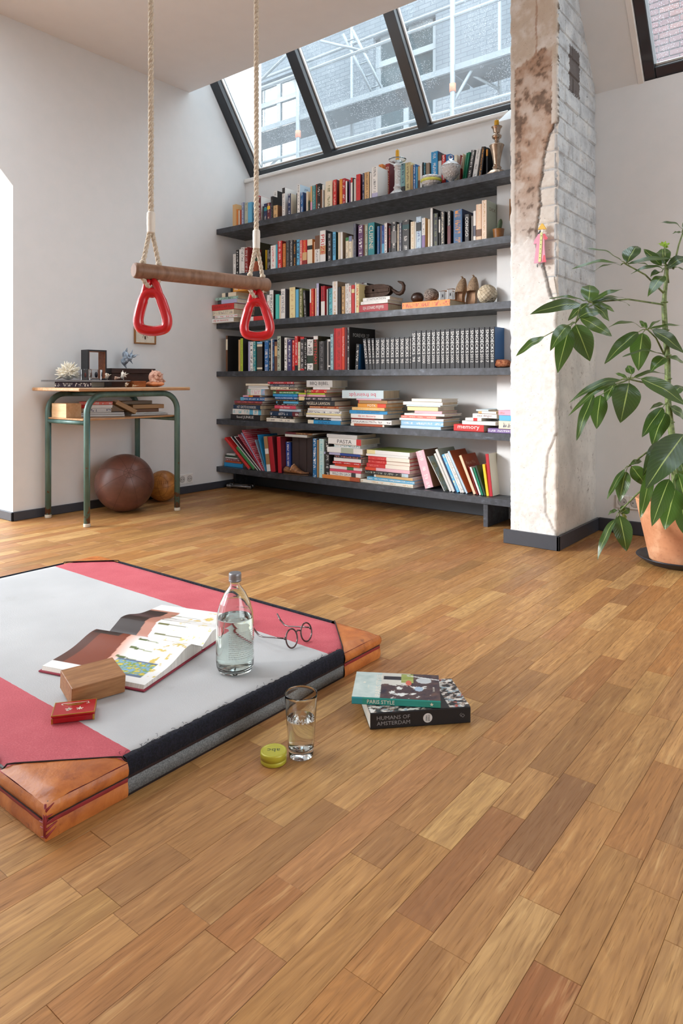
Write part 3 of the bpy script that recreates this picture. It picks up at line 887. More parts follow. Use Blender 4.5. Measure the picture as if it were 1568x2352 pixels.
[2,-1.9605,0.0301,0.183,0.0,3.308,'black',False,[],{'ink': 'olive','side': 'black'}],
[2,-1.9261,0.0095,0.1601,0.0,3.308,'black',False,[(0.45,0.9,'white')],{}],
[2,-1.9146,0.0259,0.1855,0.0,3.308,'black',False,[],{'ink': 'cream'}],
[2,-1.8719,0.0218,0.1844,0.0,3.308,'black',False,[(0.0,0.55,'maroon')],{'ink': 'white','side': 'black'}],
[2,-1.8334,0.0532,0.1823,0.0,3.308,'steel',True,[],{'ink': 'amber','side': 'navy'}],
[2,-1.7645,0.0258,0.1478,0.0,3.308,'charcoal',False,[],{'ink': 'white','title': 'CONGO'}],
[2,-1.7256,0.0101,0.1342,0.0,3.308,'grey',False,[],{}],
[2,-1.7137,0.0154,0.1592,0.0,3.308,'white',False,[(0.15,0.5,'slate')],{}],
[2,-1.6972,0.0322,0.1911,0.0,3.308,'peach',False,[(0.1,0.3,'brown')],{'ink': 'cream'}],
[2,-1.6638,0.0284,0.2075,0.0,3.308,'palepeach',False,[],{'ink': 'tan','side': 'sage','st': 'DICK','sp': '.8','si': 'brown'}],
[2,-1.6338,0.0035,0.1879,0.0,3.428,'white',False,[],{'d': '.1'}],
[2,-1.6291,0.0029,0.1818,0.0,3.428,'cream',False,[],{'d': '.1'}],
[3,-3.2554,0.0225,0.1672,0.0,3.308,'white',False,[],{'ink': 'red','title': 'SLOW'}],
[3,-3.231,0.0354,0.1973,0.0,3.308,'white',False,[],{'ink': 'charcoal','title': 'PRIDOI','side': 'charcoal'}],
[3,-3.1762,0.0321,0.166,0.0,3.308,'turquoise',False,[],{}],
[3,-3.1404,0.0119,0.1566,0.0,3.308,'cream',False,[],{}],
[3,-3.1261,0.038,0.1973,0.0,3.308,'white',False,[],{'ink': 'slate','title': 'DE_WYRTHENS','side': 'slate'}],
[3,-3.0487,0.0504,0.2007,0.0,3.308,'paleyellow',False,[],{'ink': 'tan','side': 'black'}],
[3,-2.9948,0.0262,0.1841,0.0,3.308,'skyblue',False,[],{}],
[3,-2.9651,0.0324,0.1865,0.0,3.308,'olive',False,[],{'ink': 'cream'}],
[3,-2.9205,0.0201,0.1712,-3.9,3.308,'charcoal',False,[],{'ink': 'palegrey','side': 'black'}],
[3,-2.8732,0.0119,0.1755,0.0,3.308,'white',False,[(0.0,0.5,'red')],{}],
[3,-2.8605,0.0227,0.1777,0.0,3.308,'red',False,[],{'ink': 'amber'}],
[3,-2.8285,0.01,0.1766,0.0,3.308,'peach',False,[],{}],
[3,-2.8168,0.0208,0.2071,0.0,3.308,'lavender',False,[],{'ink': 'white','side': 'black'}],
[3,-2.7795,0.0312,0.1873,0.0,3.308,'crimson',False,[(0.0,0.48,'white')],{'ink': 'black'}],
[3,-2.7319,0.0073,0.1637,0.0,3.308,'white',False,[],{}],
[3,-2.7238,0.0097,0.1674,0.0,3.308,'darkteal',False,[],{}],
[3,-2.7128,0.025,0.1684,0.0,3.308,'aqua',True,[],{'ink': 'navy'}],
[3,-2.6858,0.0399,0.2067,0.0,3.308,'white',False,[],{'ink': 'tan','side': 'taupe'}],
[3,-2.6427,0.0245,0.1687,0.0,3.308,'black',False,[],{}],
[3,-2.6119,0.0219,0.171,0.0,3.308,'tan',False,[],{'ink': 'black'}],
[3,-2.5845,0.0287,0.1852,0.0,3.308,'white',False,[],{'ink': 'grey'}],
[3,-2.5546,0.0158,0.1709,0.0,3.308,'white',True,[],{'ink': 'red'}],
[3,-2.5357,0.0222,0.1717,0.0,3.308,'red',False,[(0.72,0.86,'paleyellow')],{}],
[3,-2.5096,0.0091,0.1846,0.0,3.308,'white',False,[],{}],
[3,-2.4995,0.022,0.1744,0.0,3.308,'paleyellow',True,[],{'ink': 'red'}],
[3,-2.595,0.0079,0.2,0.0,3.468,'black',False,[],{'d': '.1'}],
[3,-2.5855,0.0205,0.208,0.0,3.468,'maroon',False,[],{'ink': 'palegrey','d': '.1'}],
[3,-2.5634,0.0266,0.2035,0.0,3.468,'black',False,[(0.85,1.0,'white')],{'d': '.1'}],
[4,-3.664,0.0178,0.2542,0.0,3.308,'brown',False,[(0.6,0.9,'cream')],{'side': 'black'}],
[4,-3.5341,0.0172,0.2208,0.0,3.308,'tan',False,[],{}],
[4,-3.5144,0.0246,0.2288,0.0,3.308,'lime',False,[],{'ink': 'olive','side': 'inkblack','st': 'GR','sp': '.75','si': 'grey'}],
[4,-3.436,0.0168,0.2049,0.0,3.308,'lavender',False,[],{}],
[4,-3.4177,0.0279,0.2026,0.0,3.308,'white',True,[],{'ink': 'black'}],
[4,-3.3883,0.0258,0.2032,0.0,3.308,'teal',True,[],{'ink': 'cream'}],
[4,-3.3509,0.0509,0.1978,0.0,3.308,'taupedark',False,[(0.84,0.92,'cream'),(0.06,0.12,'cream'),(0.94,1.0,'lightblue')],{'side': 'black'}],
[4,-3.2782,0.0387,0.2043,0.0,3.308,'blue',True,[],{'ink': 'palegrey'}],
[4,-3.2358,0.0168,0.1893,0.0,3.308,'black',False,[],{'ink': 'white'}],
[4,-3.2171,0.0112,0.2138,0.0,3.308,'white',False,[],{}],
[4,-3.205,0.0195,0.2093,0.0,3.308,'navy',False,[],{'ink': 'skyblue'}],
[4,-3.1841,0.0226,0.1942,0.0,3.308,'brown',False,[(0.5,0.85,'tan')],{}],
[4,-3.1597,0.032,0.23,0.0,3.308,'sage',True,[],{'ink': 'black','side': 'charcoal'}],
[4,-3.0942,0.0225,0.2183,0.0,3.308,'white',True,[],{'ink': 'black'}],
[4,-3.0672,0.0374,0.2054,0.0,3.308,'indigo',False,[],{'ink': 'white'}],
[4,-3.0245,0.0216,0.1982,0.0,3.308,'red',False,[],{'ink': 'cream'}],
[4,-3.0026,0.0272,0.2236,0.0,3.308,'red',False,[(0.0,0.15,'black')],{'ink': 'white'}],
[4,-2.9746,0.0197,0.1854,0.0,3.308,'cream',False,[],{'ink': 'green'}],
[4,-2.9545,0.0337,0.2158,0.0,3.308,'charcoal',False,[(0.0,0.05,'red'),(0.94,1.0,'red')],{'ink': 'white'}],
[4,-2.9183,0.0214,0.2085,0.0,3.308,'black',True,[],{'ink': 'palegrey'}],
[4,-2.8952,0.05,0.1989,0.0,3.308,'white',True,[(0.22,0.48,'darkgreen'),(0.5,0.72,'palegrey')],{'ink': 'charcoal'}],
[4,-2.8418,0.0368,0.2176,0.0,3.308,'olivedark',False,[(0.9,1.0,'white')],{'ink': 'red','title': 'VIETNAM'}],
[4,-2.7976,0.0478,0.1822,0.0,3.308,'charcoal',False,[],{'ink': 'grey'}],
[4,-2.7473,0.0082,0.1848,0.0,3.308,'black',False,[],{}],
[4,-2.7375,0.0098,0.1929,0.0,3.308,'black',False,[],{}],
[4,-2.7265,0.0069,0.1925,0.0,3.308,'white',False,[],{}],
[4,-2.7188,0.0154,0.1922,0.0,3.308,'charcoal',False,[(0.93,1.0,'white'),(0.1,0.15,'white')],{}],
[4,-2.7018,0.0233,0.2244,0.0,3.308,'paleteal',False,[],{'ink': 'steel'}],
[4,-2.6737,0.012,0.259,0.0,3.308,'crimson',False,[],{}],
[4,-2.6613,0.0503,0.2568,0.0,3.308,'red',False,[],{'ink': 'darkred'}],
[4,-2.6102,0.0212,0.2612,0.0,3.308,'vermilion',False,[],{'ink': 'white','title': 'Social_Psychology'}],
[4,-2.5879,0.0167,0.2588,0.0,3.308,'maroon',False,[],{}],
[4,-2.5688,0.0178,0.2616,0.0,3.308,'charcoal',False,[],{'ink': 'white','side': 'black','d': '.27','st': 'FOREVER_27','sp': '.82'}],
[4,-2.508,0.0235,0.1552,3.1,3.308,'black',True,[],{'ink': 'white','side': 'blue'}],
[6,-3.4467,0.0183,0.3158,-51.2,3.32,'red',False,[],{}],
[6,-3.3994,0.0203,0.2205,-50.9,3.32,'green',False,[],{}],
[6,-3.3575,0.0043,0.3445,-51.3,3.32,'white',False,[],{}],
[6,-3.3478,0.0096,0.344,-51.5,3.32,'black',False,[],{}],
[6,-3.3314,0.0036,0.3379,-49.6,3.32,'white',False,[],{}],
[6,-3.3185,0.0036,0.3381,-50.3,3.32,'maroon',False,[],{}],
[6,-3.3119,0.0033,0.3367,-45.7,3.32,'dotted',False,[],{}],
[6,-3.3059,0.0036,0.3287,-40.8,3.32,'lavender',False,[],{}],
[6,-3.3004,0.0067,0.3418,-38.5,3.32,'dotted',False,[],{'side': 'darkgreen'}],
[6,-3.2894,0.0078,0.2283,-25.0,3.32,'bluegrey',False,[],{}],
[6,-3.2761,0.0045,0.2582,-18.7,3.32,'brightblue',False,[],{}],
[6,-3.2675,0.0345,0.2377,-8.0,3.32,'kraft',False,[(0.5,0.65,'white'),(0.0,0.2,'white')],{}],
[6,-3.228,0.0405,0.237,-8.0,3.32,'crimson',False,[],{'side': 'maroon'}],
[6,-3.1631,0.0331,0.241,-3.1,3.32,'crimson',False,[],{'side': 'maroon'}],
[6,-3.1294,0.0408,0.2059,-1.3,3.363,'royal',False,[],{'ink': 'white'}],
[6,-3.0749,0.0598,0.2423,0.0,3.363,'espresso',False,[],{}],
[6,-3.0125,0.0648,0.2448,0.0,3.363,'espresso',False,[],{}],
[6,-2.9451,0.0483,0.2472,0.0,3.363,'espresso',False,[],{}],
[6,-2.8572,0.032,0.2464,0.0,3.32,'azure',True,[],{'ink': 'white','side': 'navy'}],
[6,-2.8227,0.0134,0.2387,0.0,3.32,'kraft',False,[],{}],
[6,-2.8044,0.0389,0.2463,0.0,3.32,'paleaqua',False,[],{'ink': 'aqua'}],
[6,-2.7528,0.0326,0.2351,0.0,3.32,'black',True,[],{'ink': 'white'}],
[6,-2.0342,0.0555,0.216,-17.1,3.343,'pinkpale',False,[],{'ink': 'white','side': 'brown'}],
[6,-1.9091,0.0037,0.2139,-30.2,3.338,'white',False,[],{'side': 'painting'}],
[6,-1.8746,0.0149,0.2265,-26.5,3.338,'palegrey',False,[],{}],
[6,-1.8562,0.0171,0.2522,-26.1,3.338,'palegrey',False,[],{'side': 'sage'}],
[6,-1.8355,0.006,0.2177,-25.6,3.338,'navy',False,[],{}],
[6,-1.8273,0.0167,0.2227,-25.8,3.338,'skyblue',True,[],{'ink': 'paleyellow'}],
[6,-1.8068,0.0095,0.2306,-26.1,3.338,'white',False,[],{}],
[6,-1.7953,0.013,0.2328,-25.7,3.338,'white',False,[],{'ink': 'brown'}],
[6,-1.7734,0.0122,0.249,-27.2,3.338,'paleblue',False,[],{'side': 'sienna'}],
[6,-1.7277,0.0164,0.2216,-23.7,3.338,'peach',False,[],{'side': 'sienna','st': 'Fien_en_Milo','sp': '.78','si': 'peach'}],
[6,-1.7078,0.0054,0.1587,-19.1,3.338,'darkred',False,[],{}],
[6,-1.6928,0.0109,0.1566,-22.1,3.338,'white',False,[],{}],
[6,-1.6795,0.011,0.1523,-20.0,3.338,'emerald',False,[],{}],
[6,-1.6654,0.0117,0.1643,-19.6,3.338,'darkgreen',False,[],{}],
[6,-1.6514,0.0161,0.1689,-8.5,3.338,'yellow',False,[],{}],
[6,-1.6336,0.0191,0.225,-6.4,3.338,'crimson',False,[],{'side': 'cream'}],
]
BOOKS_FLAT = [
['3a',-3.7883,0.2563,0.0299,1.185,3.253,0.2,'white',False,[],{'ink': 'red','title': 'dip_en_dannerie'}],
['3a',-3.716,0.2268,0.0208,1.2149,3.253,0.2,'white',False,[],{'ink': 'red'}],
['3a',-3.7453,0.2234,0.0358,1.2357,3.253,0.2,'cream',True,[],{'ink': 'grey'}],
['3a',-3.7506,0.2363,0.0421,1.2715,3.253,0.2,'red',False,[],{'ink': 'darkred'}],
['3a',-3.6869,0.1927,0.0282,1.3136,3.253,0.2,'lavender',False,[(0.0,0.2,'charcoal')],{}],
['3a',-3.7186,0.2294,0.0186,1.3418,3.253,0.2,'mint',True,[],{'ink': 'charcoal'}],
['3a',-3.6476,0.1433,0.0289,1.3604,3.253,0.2,'cream',False,[(0.25,0.45,'charcoal')],{}],
['3a',-3.5548,0.1644,0.0314,1.3892,3.253,0.2,'amber',False,[(0.0,0.15,'black')],{'ink': 'white'}],
['3b',-3.4478,0.1886,0.0305,1.185,3.308,0.2,'white',False,[(0.35,1.0,'red')],{}],
['3b',-3.4181,0.1542,0.0105,1.2155,3.308,0.2,'black',False,[],{}],
['3c',-2.476,0.2078,0.0445,1.185,3.308,0.15,'crimson',False,[],{'ink': 'white','title': 'ILJA_LEONARD_PFEIJFFER'}],
['3c',-2.4624,0.1978,0.0198,1.2295,3.308,0.15,'white',False,[],{'ink': 'palegrey'}],
['3c',-2.4489,0.192,0.0208,1.2493,3.308,0.15,'white',False,[],{'ink': 'charcoal','title': 'STAYCATION'}],
['3d',-2.1707,0.3096,0.0378,1.185,3.308,0.2,'orangebox',True,[],{'ink': 'crimson'}],
['5a',-3.6157,0.2844,0.0387,0.499,3.308,0.17,'black',False,[],{'ink': 'white','title': 'food_JUNKIE'}],
['5a',-3.5925,0.2732,0.039,0.5377,3.308,0.17,'white',True,[(0.6,0.72,'skyblue'),(0.9,1.0,'skyblue')],{'ink': 'aqua'}],
['5a',-3.5848,0.2717,0.0279,0.5766,3.308,0.17,'navydeep',False,[],{'ink': 'white','title': 'HET_GROTE_KOOKBOEK'}],
['5a',-3.5735,0.2671,0.0103,0.6046,3.308,0.17,'brown',False,[],{}],
['5a',-3.5771,0.2688,0.0191,0.6148,3.308,0.17,'mauvered',False,[],{'ink': 'salmon'}],
['5a',-3.5161,0.2372,0.0248,0.6339,3.308,0.17,'blue',False,[(0.0,0.15,'skyblue')],{'ink': 'white'}],
['5a',-3.4884,0.1691,0.0128,0.6587,3.308,0.17,'amber',False,[(0.0,0.35,'pink'),(0.6,1.0,'maroon')],{}],
['5a',-3.446,0.1663,0.0421,0.6715,3.308,0.17,'white',True,[(0.0,0.2,'mint'),(0.8,1.0,'lightblue')],{'ink': 'pink'}],
['5a',-3.4386,0.1985,0.0101,0.7136,3.308,0.17,'white',False,[],{}],
['5a',-3.4386,0.1834,0.013,0.7238,3.308,0.17,'palegrey',False,[],{}],
['5a',-3.4659,0.2319,0.0141,0.7368,3.308,0.17,'cream',False,[],{}],
['5b',-3.2576,0.2527,0.0246,0.499,3.308,0.17,'palecream',False,[],{'ink': 'grey'}],
['5b',-3.2224,0.2114,0.0158,0.5236,3.308,0.17,'black',False,[],{'ink': 'white'}],
['5b',-3.2247,0.254,0.0298,0.5394,3.308,0.17,'navydeep',True,[(0.78,1.0,'maroon')],{'ink': 'white'}],
['5b',-3.2154,0.2564,0.0175,0.5692,3.308,0.17,'paleblue',False,[(0.0,0.27,'brown')],{}],
['5b',-3.1852,0.1944,0.0217,0.5867,3.308,0.17,'pinkred',False,[],{'ink': 'white','title': 'the_finest'}],
['5b',-3.1645,0.1929,0.0126,0.6084,3.308,0.17,'black',False,[],{'ink': 'white'}],
['5b',-3.1714,0.2024,0.0147,0.621,3.308,0.17,'skyblue',False,[(0.05,0.33,'black')],{}],
['5b',-3.1714,0.1841,0.0122,0.6356,3.308,0.17,'black',False,[],{'ink': 'tan'}],
['5b',-3.1783,0.205,0.0182,0.6479,3.308,0.17,'blue',False,[],{'ink': 'white'}],
['5b',-3.2,0.2241,0.0168,0.666,3.308,0.17,'cobalt',False,[],{'ink': 'skyblue'}],
['5b',-3.201,0.2294,0.0182,0.6828,3.308,0.17,'green',False,[(0.12,0.25,'brown')],{'ink': 'white'}],
['5b',-3.1714,0.2016,0.0091,0.701,3.308,0.17,'darkred',False,[],{}],
['5b',-3.2247,0.2427,0.0203,0.7101,3.308,0.17,'cream',True,[],{'ink': 'brown'}],
['5b',-3.2364,0.2298,0.0176,0.7304,3.308,0.17,'slate',False,[],{'ink': 'palegrey'}],
['5b',-3.2458,0.2418,0.0148,0.748,3.308,0.17,'crimson',False,[],{'ink': 'white'}],
['5c',-2.8885,0.2746,0.024,0.499,3.308,0.17,'brightblue',False,[(0.0,0.18,'cream')],{'ink': 'navy','title': 'SCIENCE'}],
['5c',-2.8378,0.2215,0.017,0.523,3.308,0.17,'black',False,[(0.62,1.0,'white')],{'ink': 'white'}],
['5c',-2.9043,0.2904,0.0157,0.54,3.308,0.17,'white',False,[],{}],
['5c',-2.8983,0.2892,0.01,0.5557,3.308,0.17,'paleyellow',False,[],{}],
['5c',-2.894,0.281,0.0154,0.5657,3.308,0.17,'white',True,[],{'ink': 'indigo'}],
['5c',-2.8855,0.2495,0.0154,0.581,3.308,0.17,'white',False,[],{}],
['5c',-2.877,0.2403,0.0154,0.5964,3.308,0.17,'rust',False,[],{'ink': 'paleyellow'}],
['5c',-2.9301,0.2654,0.0316,0.6118,3.308,0.17,'inkblack',False,[],{'ink': 'cream','title': 'NIGELLA_LAWSON'}],
['5c',-2.9673,0.2714,0.025,0.6434,3.308,0.17,'charcoal',False,[(0.0,0.17,'paleyellow')],{'ink': 'white'}],
['5c',-2.9673,0.2243,0.0129,0.6683,3.308,0.17,'pink',False,[],{}],
['5c',-2.9708,0.2229,0.0108,0.6812,3.308,0.17,'lime',False,[],{}],
['5c',-2.9137,0.1822,0.0209,0.6921,3.308,0.17,'red',True,[(0.1,0.3,'olive')],{'ink': 'paleyellow'}],
['5c',-2.8491,0.1371,0.0154,0.713,3.308,0.17,'white',False,[],{'ink': 'palegrey'}],
['5c',-2.9034,0.2084,0.0437,0.7284,3.308,0.17,'palegrey',False,[],{'ink': 'black','title': 'BBQ_BIJBEL'}],
['5d',-2.5397,0.2441,0.0143,0.499,3.308,0.19,'palecream',False,[(0.1,0.95,'rust')],{}],
['5d',-2.5366,0.2977,0.0253,0.5133,3.308,0.19,'white',False,[],{'ink': 'charcoal'}],
['5d',-2.5328,0.1721,0.0077,0.5386,3.308,0.19,'darkred',False,[],{}],
['5d',-2.5385,0.2429,0.026,0.5462,3.308,0.19,'white',False,[],{'ink': 'red','title': 'dip_en_dannerie'}],
['5d',-2.552,0.2735,0.021,0.5723,3.308,0.19,'brightblue',False,[],{'ink': 'navy','title': 'Leer_je_eerste_woorden'}],
['5d',-2.5343,0.2444,0.0181,0.5932,3.308,0.19,'peachyellow',False,[],{'ink': 'tan'}],
['5d',-2.4908,0.2101,0.0231,0.6113,3.308,0.19,'amber',False,[(0.7,1.0,'vermilion')],{'ink': 'white','title': 'POTK'}],
['5d',-2.4809,0.2067,0.0189,0.6344,3.308,0.19,'kraft',False,[(0.0,0.03,'red')],{}],
['5d',-2.4965,0.18,0.0089,0.6534,3.308,0.19,'pinkpale',False,[],{}],
['5d',-2.6085,0.3021,0.0505,0.6622,3.308,0.19,'iceblue',False,[],{'ink': 'pinkred','title': 'be_freinrijdt','flip': '1'}],
['5e',-2.1847,0.2706,0.0171,0.499,3.318,0.19,'paleblue',False,[],{}],
['5e',-2.181,0.2803,0.0288,0.5161,3.318,0.19,'lightblue',False,[],{'ink': 'white'}],
['5e',-2.1899,0.291,0.0135,0.5449,3.318,0.19,'white',False,[],{}],
['5e',-2.181,0.2316,0.0145,0.5585,3.318,0.19,'salmon',False,[],{'ink': 'cream'}],
['5e',-2.1614,0.2673,0.0126,0.5729,3.318,0.19,'white',False,[],{}],
['5e',-2.0876,0.1745,0.0152,0.5855,3.318,0.19,'pinkpale',False,[(0.0,1.0,'pinkpale')],{}],
['5e',-2.1409,0.2039,0.0234,0.6007,3.318,0.19,'paleyellow',False,[],{}],
['5e',-2.1435,0.2256,0.0081,0.6241,3.318,0.19,'iceblue',False,[],{}],
['5e',-2.1686,0.2555,0.0189,0.6322,3.318,0.19,'white',False,[],{}],
['5e',-2.1093,0.1962,0.017,0.6511,3.318,0.19,'palecream',False,[],{}],
['5f',-1.8389,0.18,0.0369,0.499,3.318,0.2,'red',False,[],{'ink': 'white','title': 'memory'}],
['5f',-1.7874,0.1967,0.0204,0.5359,3.318,0.2,'white',False,[],{'ink': 'palegrey'}],
['5f',-1.7647,0.0953,0.0162,0.5563,3.318,0.2,'white',False,[(0.5,0.75,'red')],{}],
['5f',-1.7242,0.1386,0.0237,0.5725,3.318,0.2,'white',False,[],{'ink': 'maroon','title': 'xxx_dingen'}],
['5f',-1.6887,0.1031,0.0126,0.5962,3.318,0.2,'tan',False,[(0.2,1.0,'white')],{}],
['5f',-1.702,0.0701,0.0093,0.6088,3.318,0.2,'iceblue',False,[],{}],
['5g',-1.6287,0.144,0.0228,0.499,3.308,0.11,'lavenderdk',False,[],{'ink': 'white'}],
['5g',-1.5656,0.0849,0.042,0.5218,3.308,0.11,'cream',True,[],{'ink': 'slate'}],
['5g',-1.563,0.0782,0.028,0.5638,3.308,0.11,'skyblue',False,[],{}],
['5g',-1.5673,0.0825,0.0256,0.5919,3.308,0.11,'pink',False,[],{'ink': 'salmon'}],
['6a',-3.7177,0.192,0.0291,0.158,3.34,0.2,'brightblue',False,[],{}],
['6a',-3.7045,0.166,0.0121,0.1871,3.34,0.2,'rust',False,[],{}],
['6a',-3.7018,0.143,0.0193,0.1992,3.34,0.2,'mauvered',True,[],{'ink': 'palegrey'}],
['6a',-3.6992,0.1301,0.0068,0.2184,3.34,0.2,'white',False,[],{}],
['6a',-3.7045,0.1201,0.0136,0.2252,3.34,0.2,'darkgreen',False,[],{}],
['6a',-3.6912,0.0888,0.0114,0.2389,3.34,0.2,'palegrey',False,[],{}],
['6b',-3.0992,0.1892,0.0166,0.404,3.32,0.2,'palegrey',False,[],{}],
['6b',-3.1015,0.2341,0.0145,0.4206,3.32,0.2,'brown',False,[(0.0,0.4,'maroon')],{'ink': 'tan'}],
['6c',-2.7767,0.2979,0.0243,0.158,3.32,0.2,'orange',False,[(0.75,1.0,'rust')],{}],
['6c',-2.7368,0.2629,0.0251,0.1823,3.32,0.2,'white',False,[(0.72,0.85,'charcoal')],{'ink': 'charcoal','title': 'WILD_EN_GROENTE'}],
['6c',-2.715,0.242,0.0146,0.2074,3.32,0.2,'pinkred',False,[],{}],
['6c',-2.7264,0.2525,0.0201,0.2221,3.32,0.2,'white',False,[(0.55,0.75,'green')],{}],
['6c',-2.6779,0.1981,0.0133,0.2421,3.32,0.2,'vermilion',False,[],{}],
['6c',-2.6902,0.2182,0.0146,0.2555,3.32,0.2,'red',False,[],{'ink': 'white'}],
['6c',-2.6902,0.2211,0.0221,0.2701,3.32,0.2,'white',False,[(0.0,0.02,'black'),(0.96,1.0,'black')],{}],
['6c',-2.6799,0.2156,0.0154,0.2921,3.32,0.2,'charcoal',True,[],{'ink': 'salmon'}],
['6c',-2.763,0.2891,0.0155,0.3076,3.32,0.2,'lavender',False,[(0.45,1.0,'royal')],{}],
['6c',-2.7347,0.28,0.0334,0.3231,3.32,0.2,'white',False,[(0.4,0.75,'sage')],{}],
['6c',-2.6861,0.1986,0.0192,0.3565,3.32,0.2,'white',True,[],{'ink': 'teal'}],
['6c',-2.7264,0.2602,0.0376,0.3757,3.32,0.2,'white',False,[(0.86,1.0,'red')],{'ink': 'charcoal','title': 'PASTA'}],
['6c',-2.7379,0.2407,0.0235,0.4133,3.32,0.2,'palegrey',False,[],{}],
['6d',-2.4764,0.3769,0.0199,0.158,3.32,0.23,'palecream',False,[],{'ink': 'tan'}],
['6d',-2.426,0.3326,0.0198,0.1779,3.32,0.23,'skyblue',False,[],{'ink': 'white'}],
['6d',-2.3778,0.2776,0.0166,0.1978,3.32,0.23,'white',False,[(0.05,1.0,'tan')],{}],
['6d',-2.4394,0.3097,0.0199,0.2144,3.32,0.23,'black',True,[(0.85,1.0,'paleblue')],{'ink': 'sage'}],
['6d',-2.4413,0.3194,0.0191,0.2343,3.32,0.23,'pinkpale',False,[(0.0,0.25,'vermilion')],{}],
['6d',-2.4308,0.3037,0.0239,0.2535,3.32,0.23,'red',False,[(0.45,1.0,'palecream')],{'ink': 'salmon'}],
['6d',-2.4203,0.295,0.0207,0.2773,3.32,0.23,'red',False,[(0.45,1.0,'palecream')],{'ink': 'salmon'}],
['6d',-2.4184,0.2957,0.0215,0.298,3.32,0.23,'red',False,[(0.45,1.0,'palecream')],{'ink': 'salmon'}],
['6d',-2.4355,0.3059,0.0131,0.3195,3.32,0.23,'white',False,[],{}],
['6d',-2.4308,0.3098,0.0239,0.3327,3.32,0.23,'white',False,[(0.0,0.2,'paleyellow')],{'topcol': 'leafgreen'}],
]

# ------------------------------------------------------------------ the six wall shelves
k = N('blackened_steel')
g = k.noise(k.pos(), 24, 5, .65); g2 = k.noise(k.mapv(k.pos(), (.25, 1, 1)), 60, 4, .6)
t = k.ramp(g, [(.35, lin('34363B')), (.6, lin('45484F')), (.75, lin('5D636C'))])
t = k.mix(k.ramp(g2, [(.62, (0, 0, 0, 1)), (.75, (.5, .5, .5, 1))]), t, lin('7C8894'))
k.set(Base_Color=t, Roughness=k.ramp(g, [(.3, (.5, .5, .5, 1)), (.7, (.34, .34, .34, 1))]), Metallic=.25)
M_STEEL = k.m
SHELF = {1: 1.863, 2: 1.523, 3: 1.185, 4: .841, 5: .499, 6: .158}
SNAME = {1: 'top shelf', 2: 'second shelf from the top', 3: 'third shelf from the top', 4: 'third shelf from the bottom', 5: 'second shelf from the bottom', 6: 'bottom shelf'}
for i, z in SHELF.items():
    sh = thing('wall_shelf', 'long blackened steel wall shelf, the %s of the book wall' % SNAME[i].replace('top shelf', 'topmost shelf').replace('bottom shelf', 'lowest shelf'), 'shelf', (-2.6, 3.44, z), 0, 'steel shelves of the book wall')
    b = MB()
    if i < 6:
        b.prism([(3.297, z - .037), (3.297, z), (3.584, z), (3.584, z - .037)], XL + .001, -1.634, (1, 2, 0))
        b.box((-1.634, 3.297, z - .037), (-1.387, 3.424, z))
    else:
        b.box((XL + .001, 3.297, z - .036), (-1.387, 3.584, z))
    b.v = [(x + 2.6, y - 3.44, q - z) for (x, y, q) in b.v]
    b.build('board', M_STEEL, sh)
    if i == 6:
        MB().box((-1.655 + 2.6, 3.31 - 3.44, -z), (-1.63 + 2.6, 3.57 - 3.44, -.036)).build('end_panel', M_STEEL, sh)
        MB().box((XL + .015 + 2.6, 3.45 - 3.44, -z), (XL + .035 + 2.6, 3.565 - 3.44, -.036)).build('end_panel', M_STEEL, sh)

# ------------------------------------------------------------------ books
HEX = dict(amber='E39A33', aqua='62BDCB', azure='1F6FA6', black='1F1E20', blue='2D6AA8', bluegrey='7C93A6', brightblue='2C93CC', brown='6E4A33', charcoal='3A393B', cobalt='2F8FCB', cream='E9DFC8', crimson='B3202E', cyan='57B6CF', darkgreen='2C4030', darkpurple='33283A', darkred='8E2A26', darkteal='1F4D50', dotted='C43A50', emerald='0E7F5E', espresso='3B3030', green='3D8A4E', grey='7F7E7E', greyblue='8390B4', greyteal='7FA9AB', iceblue='CFE3EA', indigo='44406F', inkblack='2A2A30', kraft='A98356', lavender='B4B4D6', lavenderdk='8A72A8', leafgreen='8C9A3F', lightblue='8FBFE0', lime='B5CC3E', maroon='662630', mauve='8E7F88', mauvered='86404C', mint='A7CFC2', navy='25335C', navydeep='1C3552', olive='6E7544', olivedark='3C3820', orange='D9843D', orangebox='EE9444', painting='8C8F7C', paleaqua='C3E0DF', paleblue='BCD4E6', palecream='F0EADC', palegrey='D3D3D1', palepeach='F0DBC8', paleteal='A5CDD6', paleyellow='EBDDA6', peach='EAC7A8', peachyellow='F0C680', pink='E3A9C0', pinkpale='E8B9C6', pinkred='D6506A', purple='6B4673', red='CC2F2E', royal='2C4A9C', rust='B4532E', sage='B4BDAC', salmon='E3796F', sienna='B25A34', skyblue='62B3DD', slate='54586B', steel='335E8C', tan='D3AE7B', taupe='93806C', taupedark='4A443E', teal='2E8C96', turquoise='4FC0B6', vermilion='DE4A2B', white='ECECEA', yellow='EEC62F')
WORD = dict(bluegrey='blue-grey', brightblue='bright blue', darkgreen='dark green', darkpurple='dark purple', darkred='dark red', darkteal='dark teal', dotted='red polka-dot', espresso='espresso brown', greyblue='grey-blue', greyteal='grey-teal', iceblue='ice-blue', inkblack='inky black', kraft='kraft brown', lavenderdk='lilac', leafgreen='leaf green', lightblue='light blue', mauvered='mauve-red', navydeep='deep navy', olivedark='dark olive', orangebox='orange', painting='painted', paleaqua='pale aqua', paleblue='pale blue', palecream='pale cream', palegrey='pale grey', palepeach='pale peach', paleteal='pale teal', paleyellow='pale yellow', peachyellow='peach-yellow', pinkpale='pale pink', pinkred='pinkish red', royal='royal blue', sienna='burnt orange', skyblue='sky blue', steel='steel blue', taupedark='dark taupe')
def word(c):
    return WORD.get(c, c)
k = N('book_cloth')
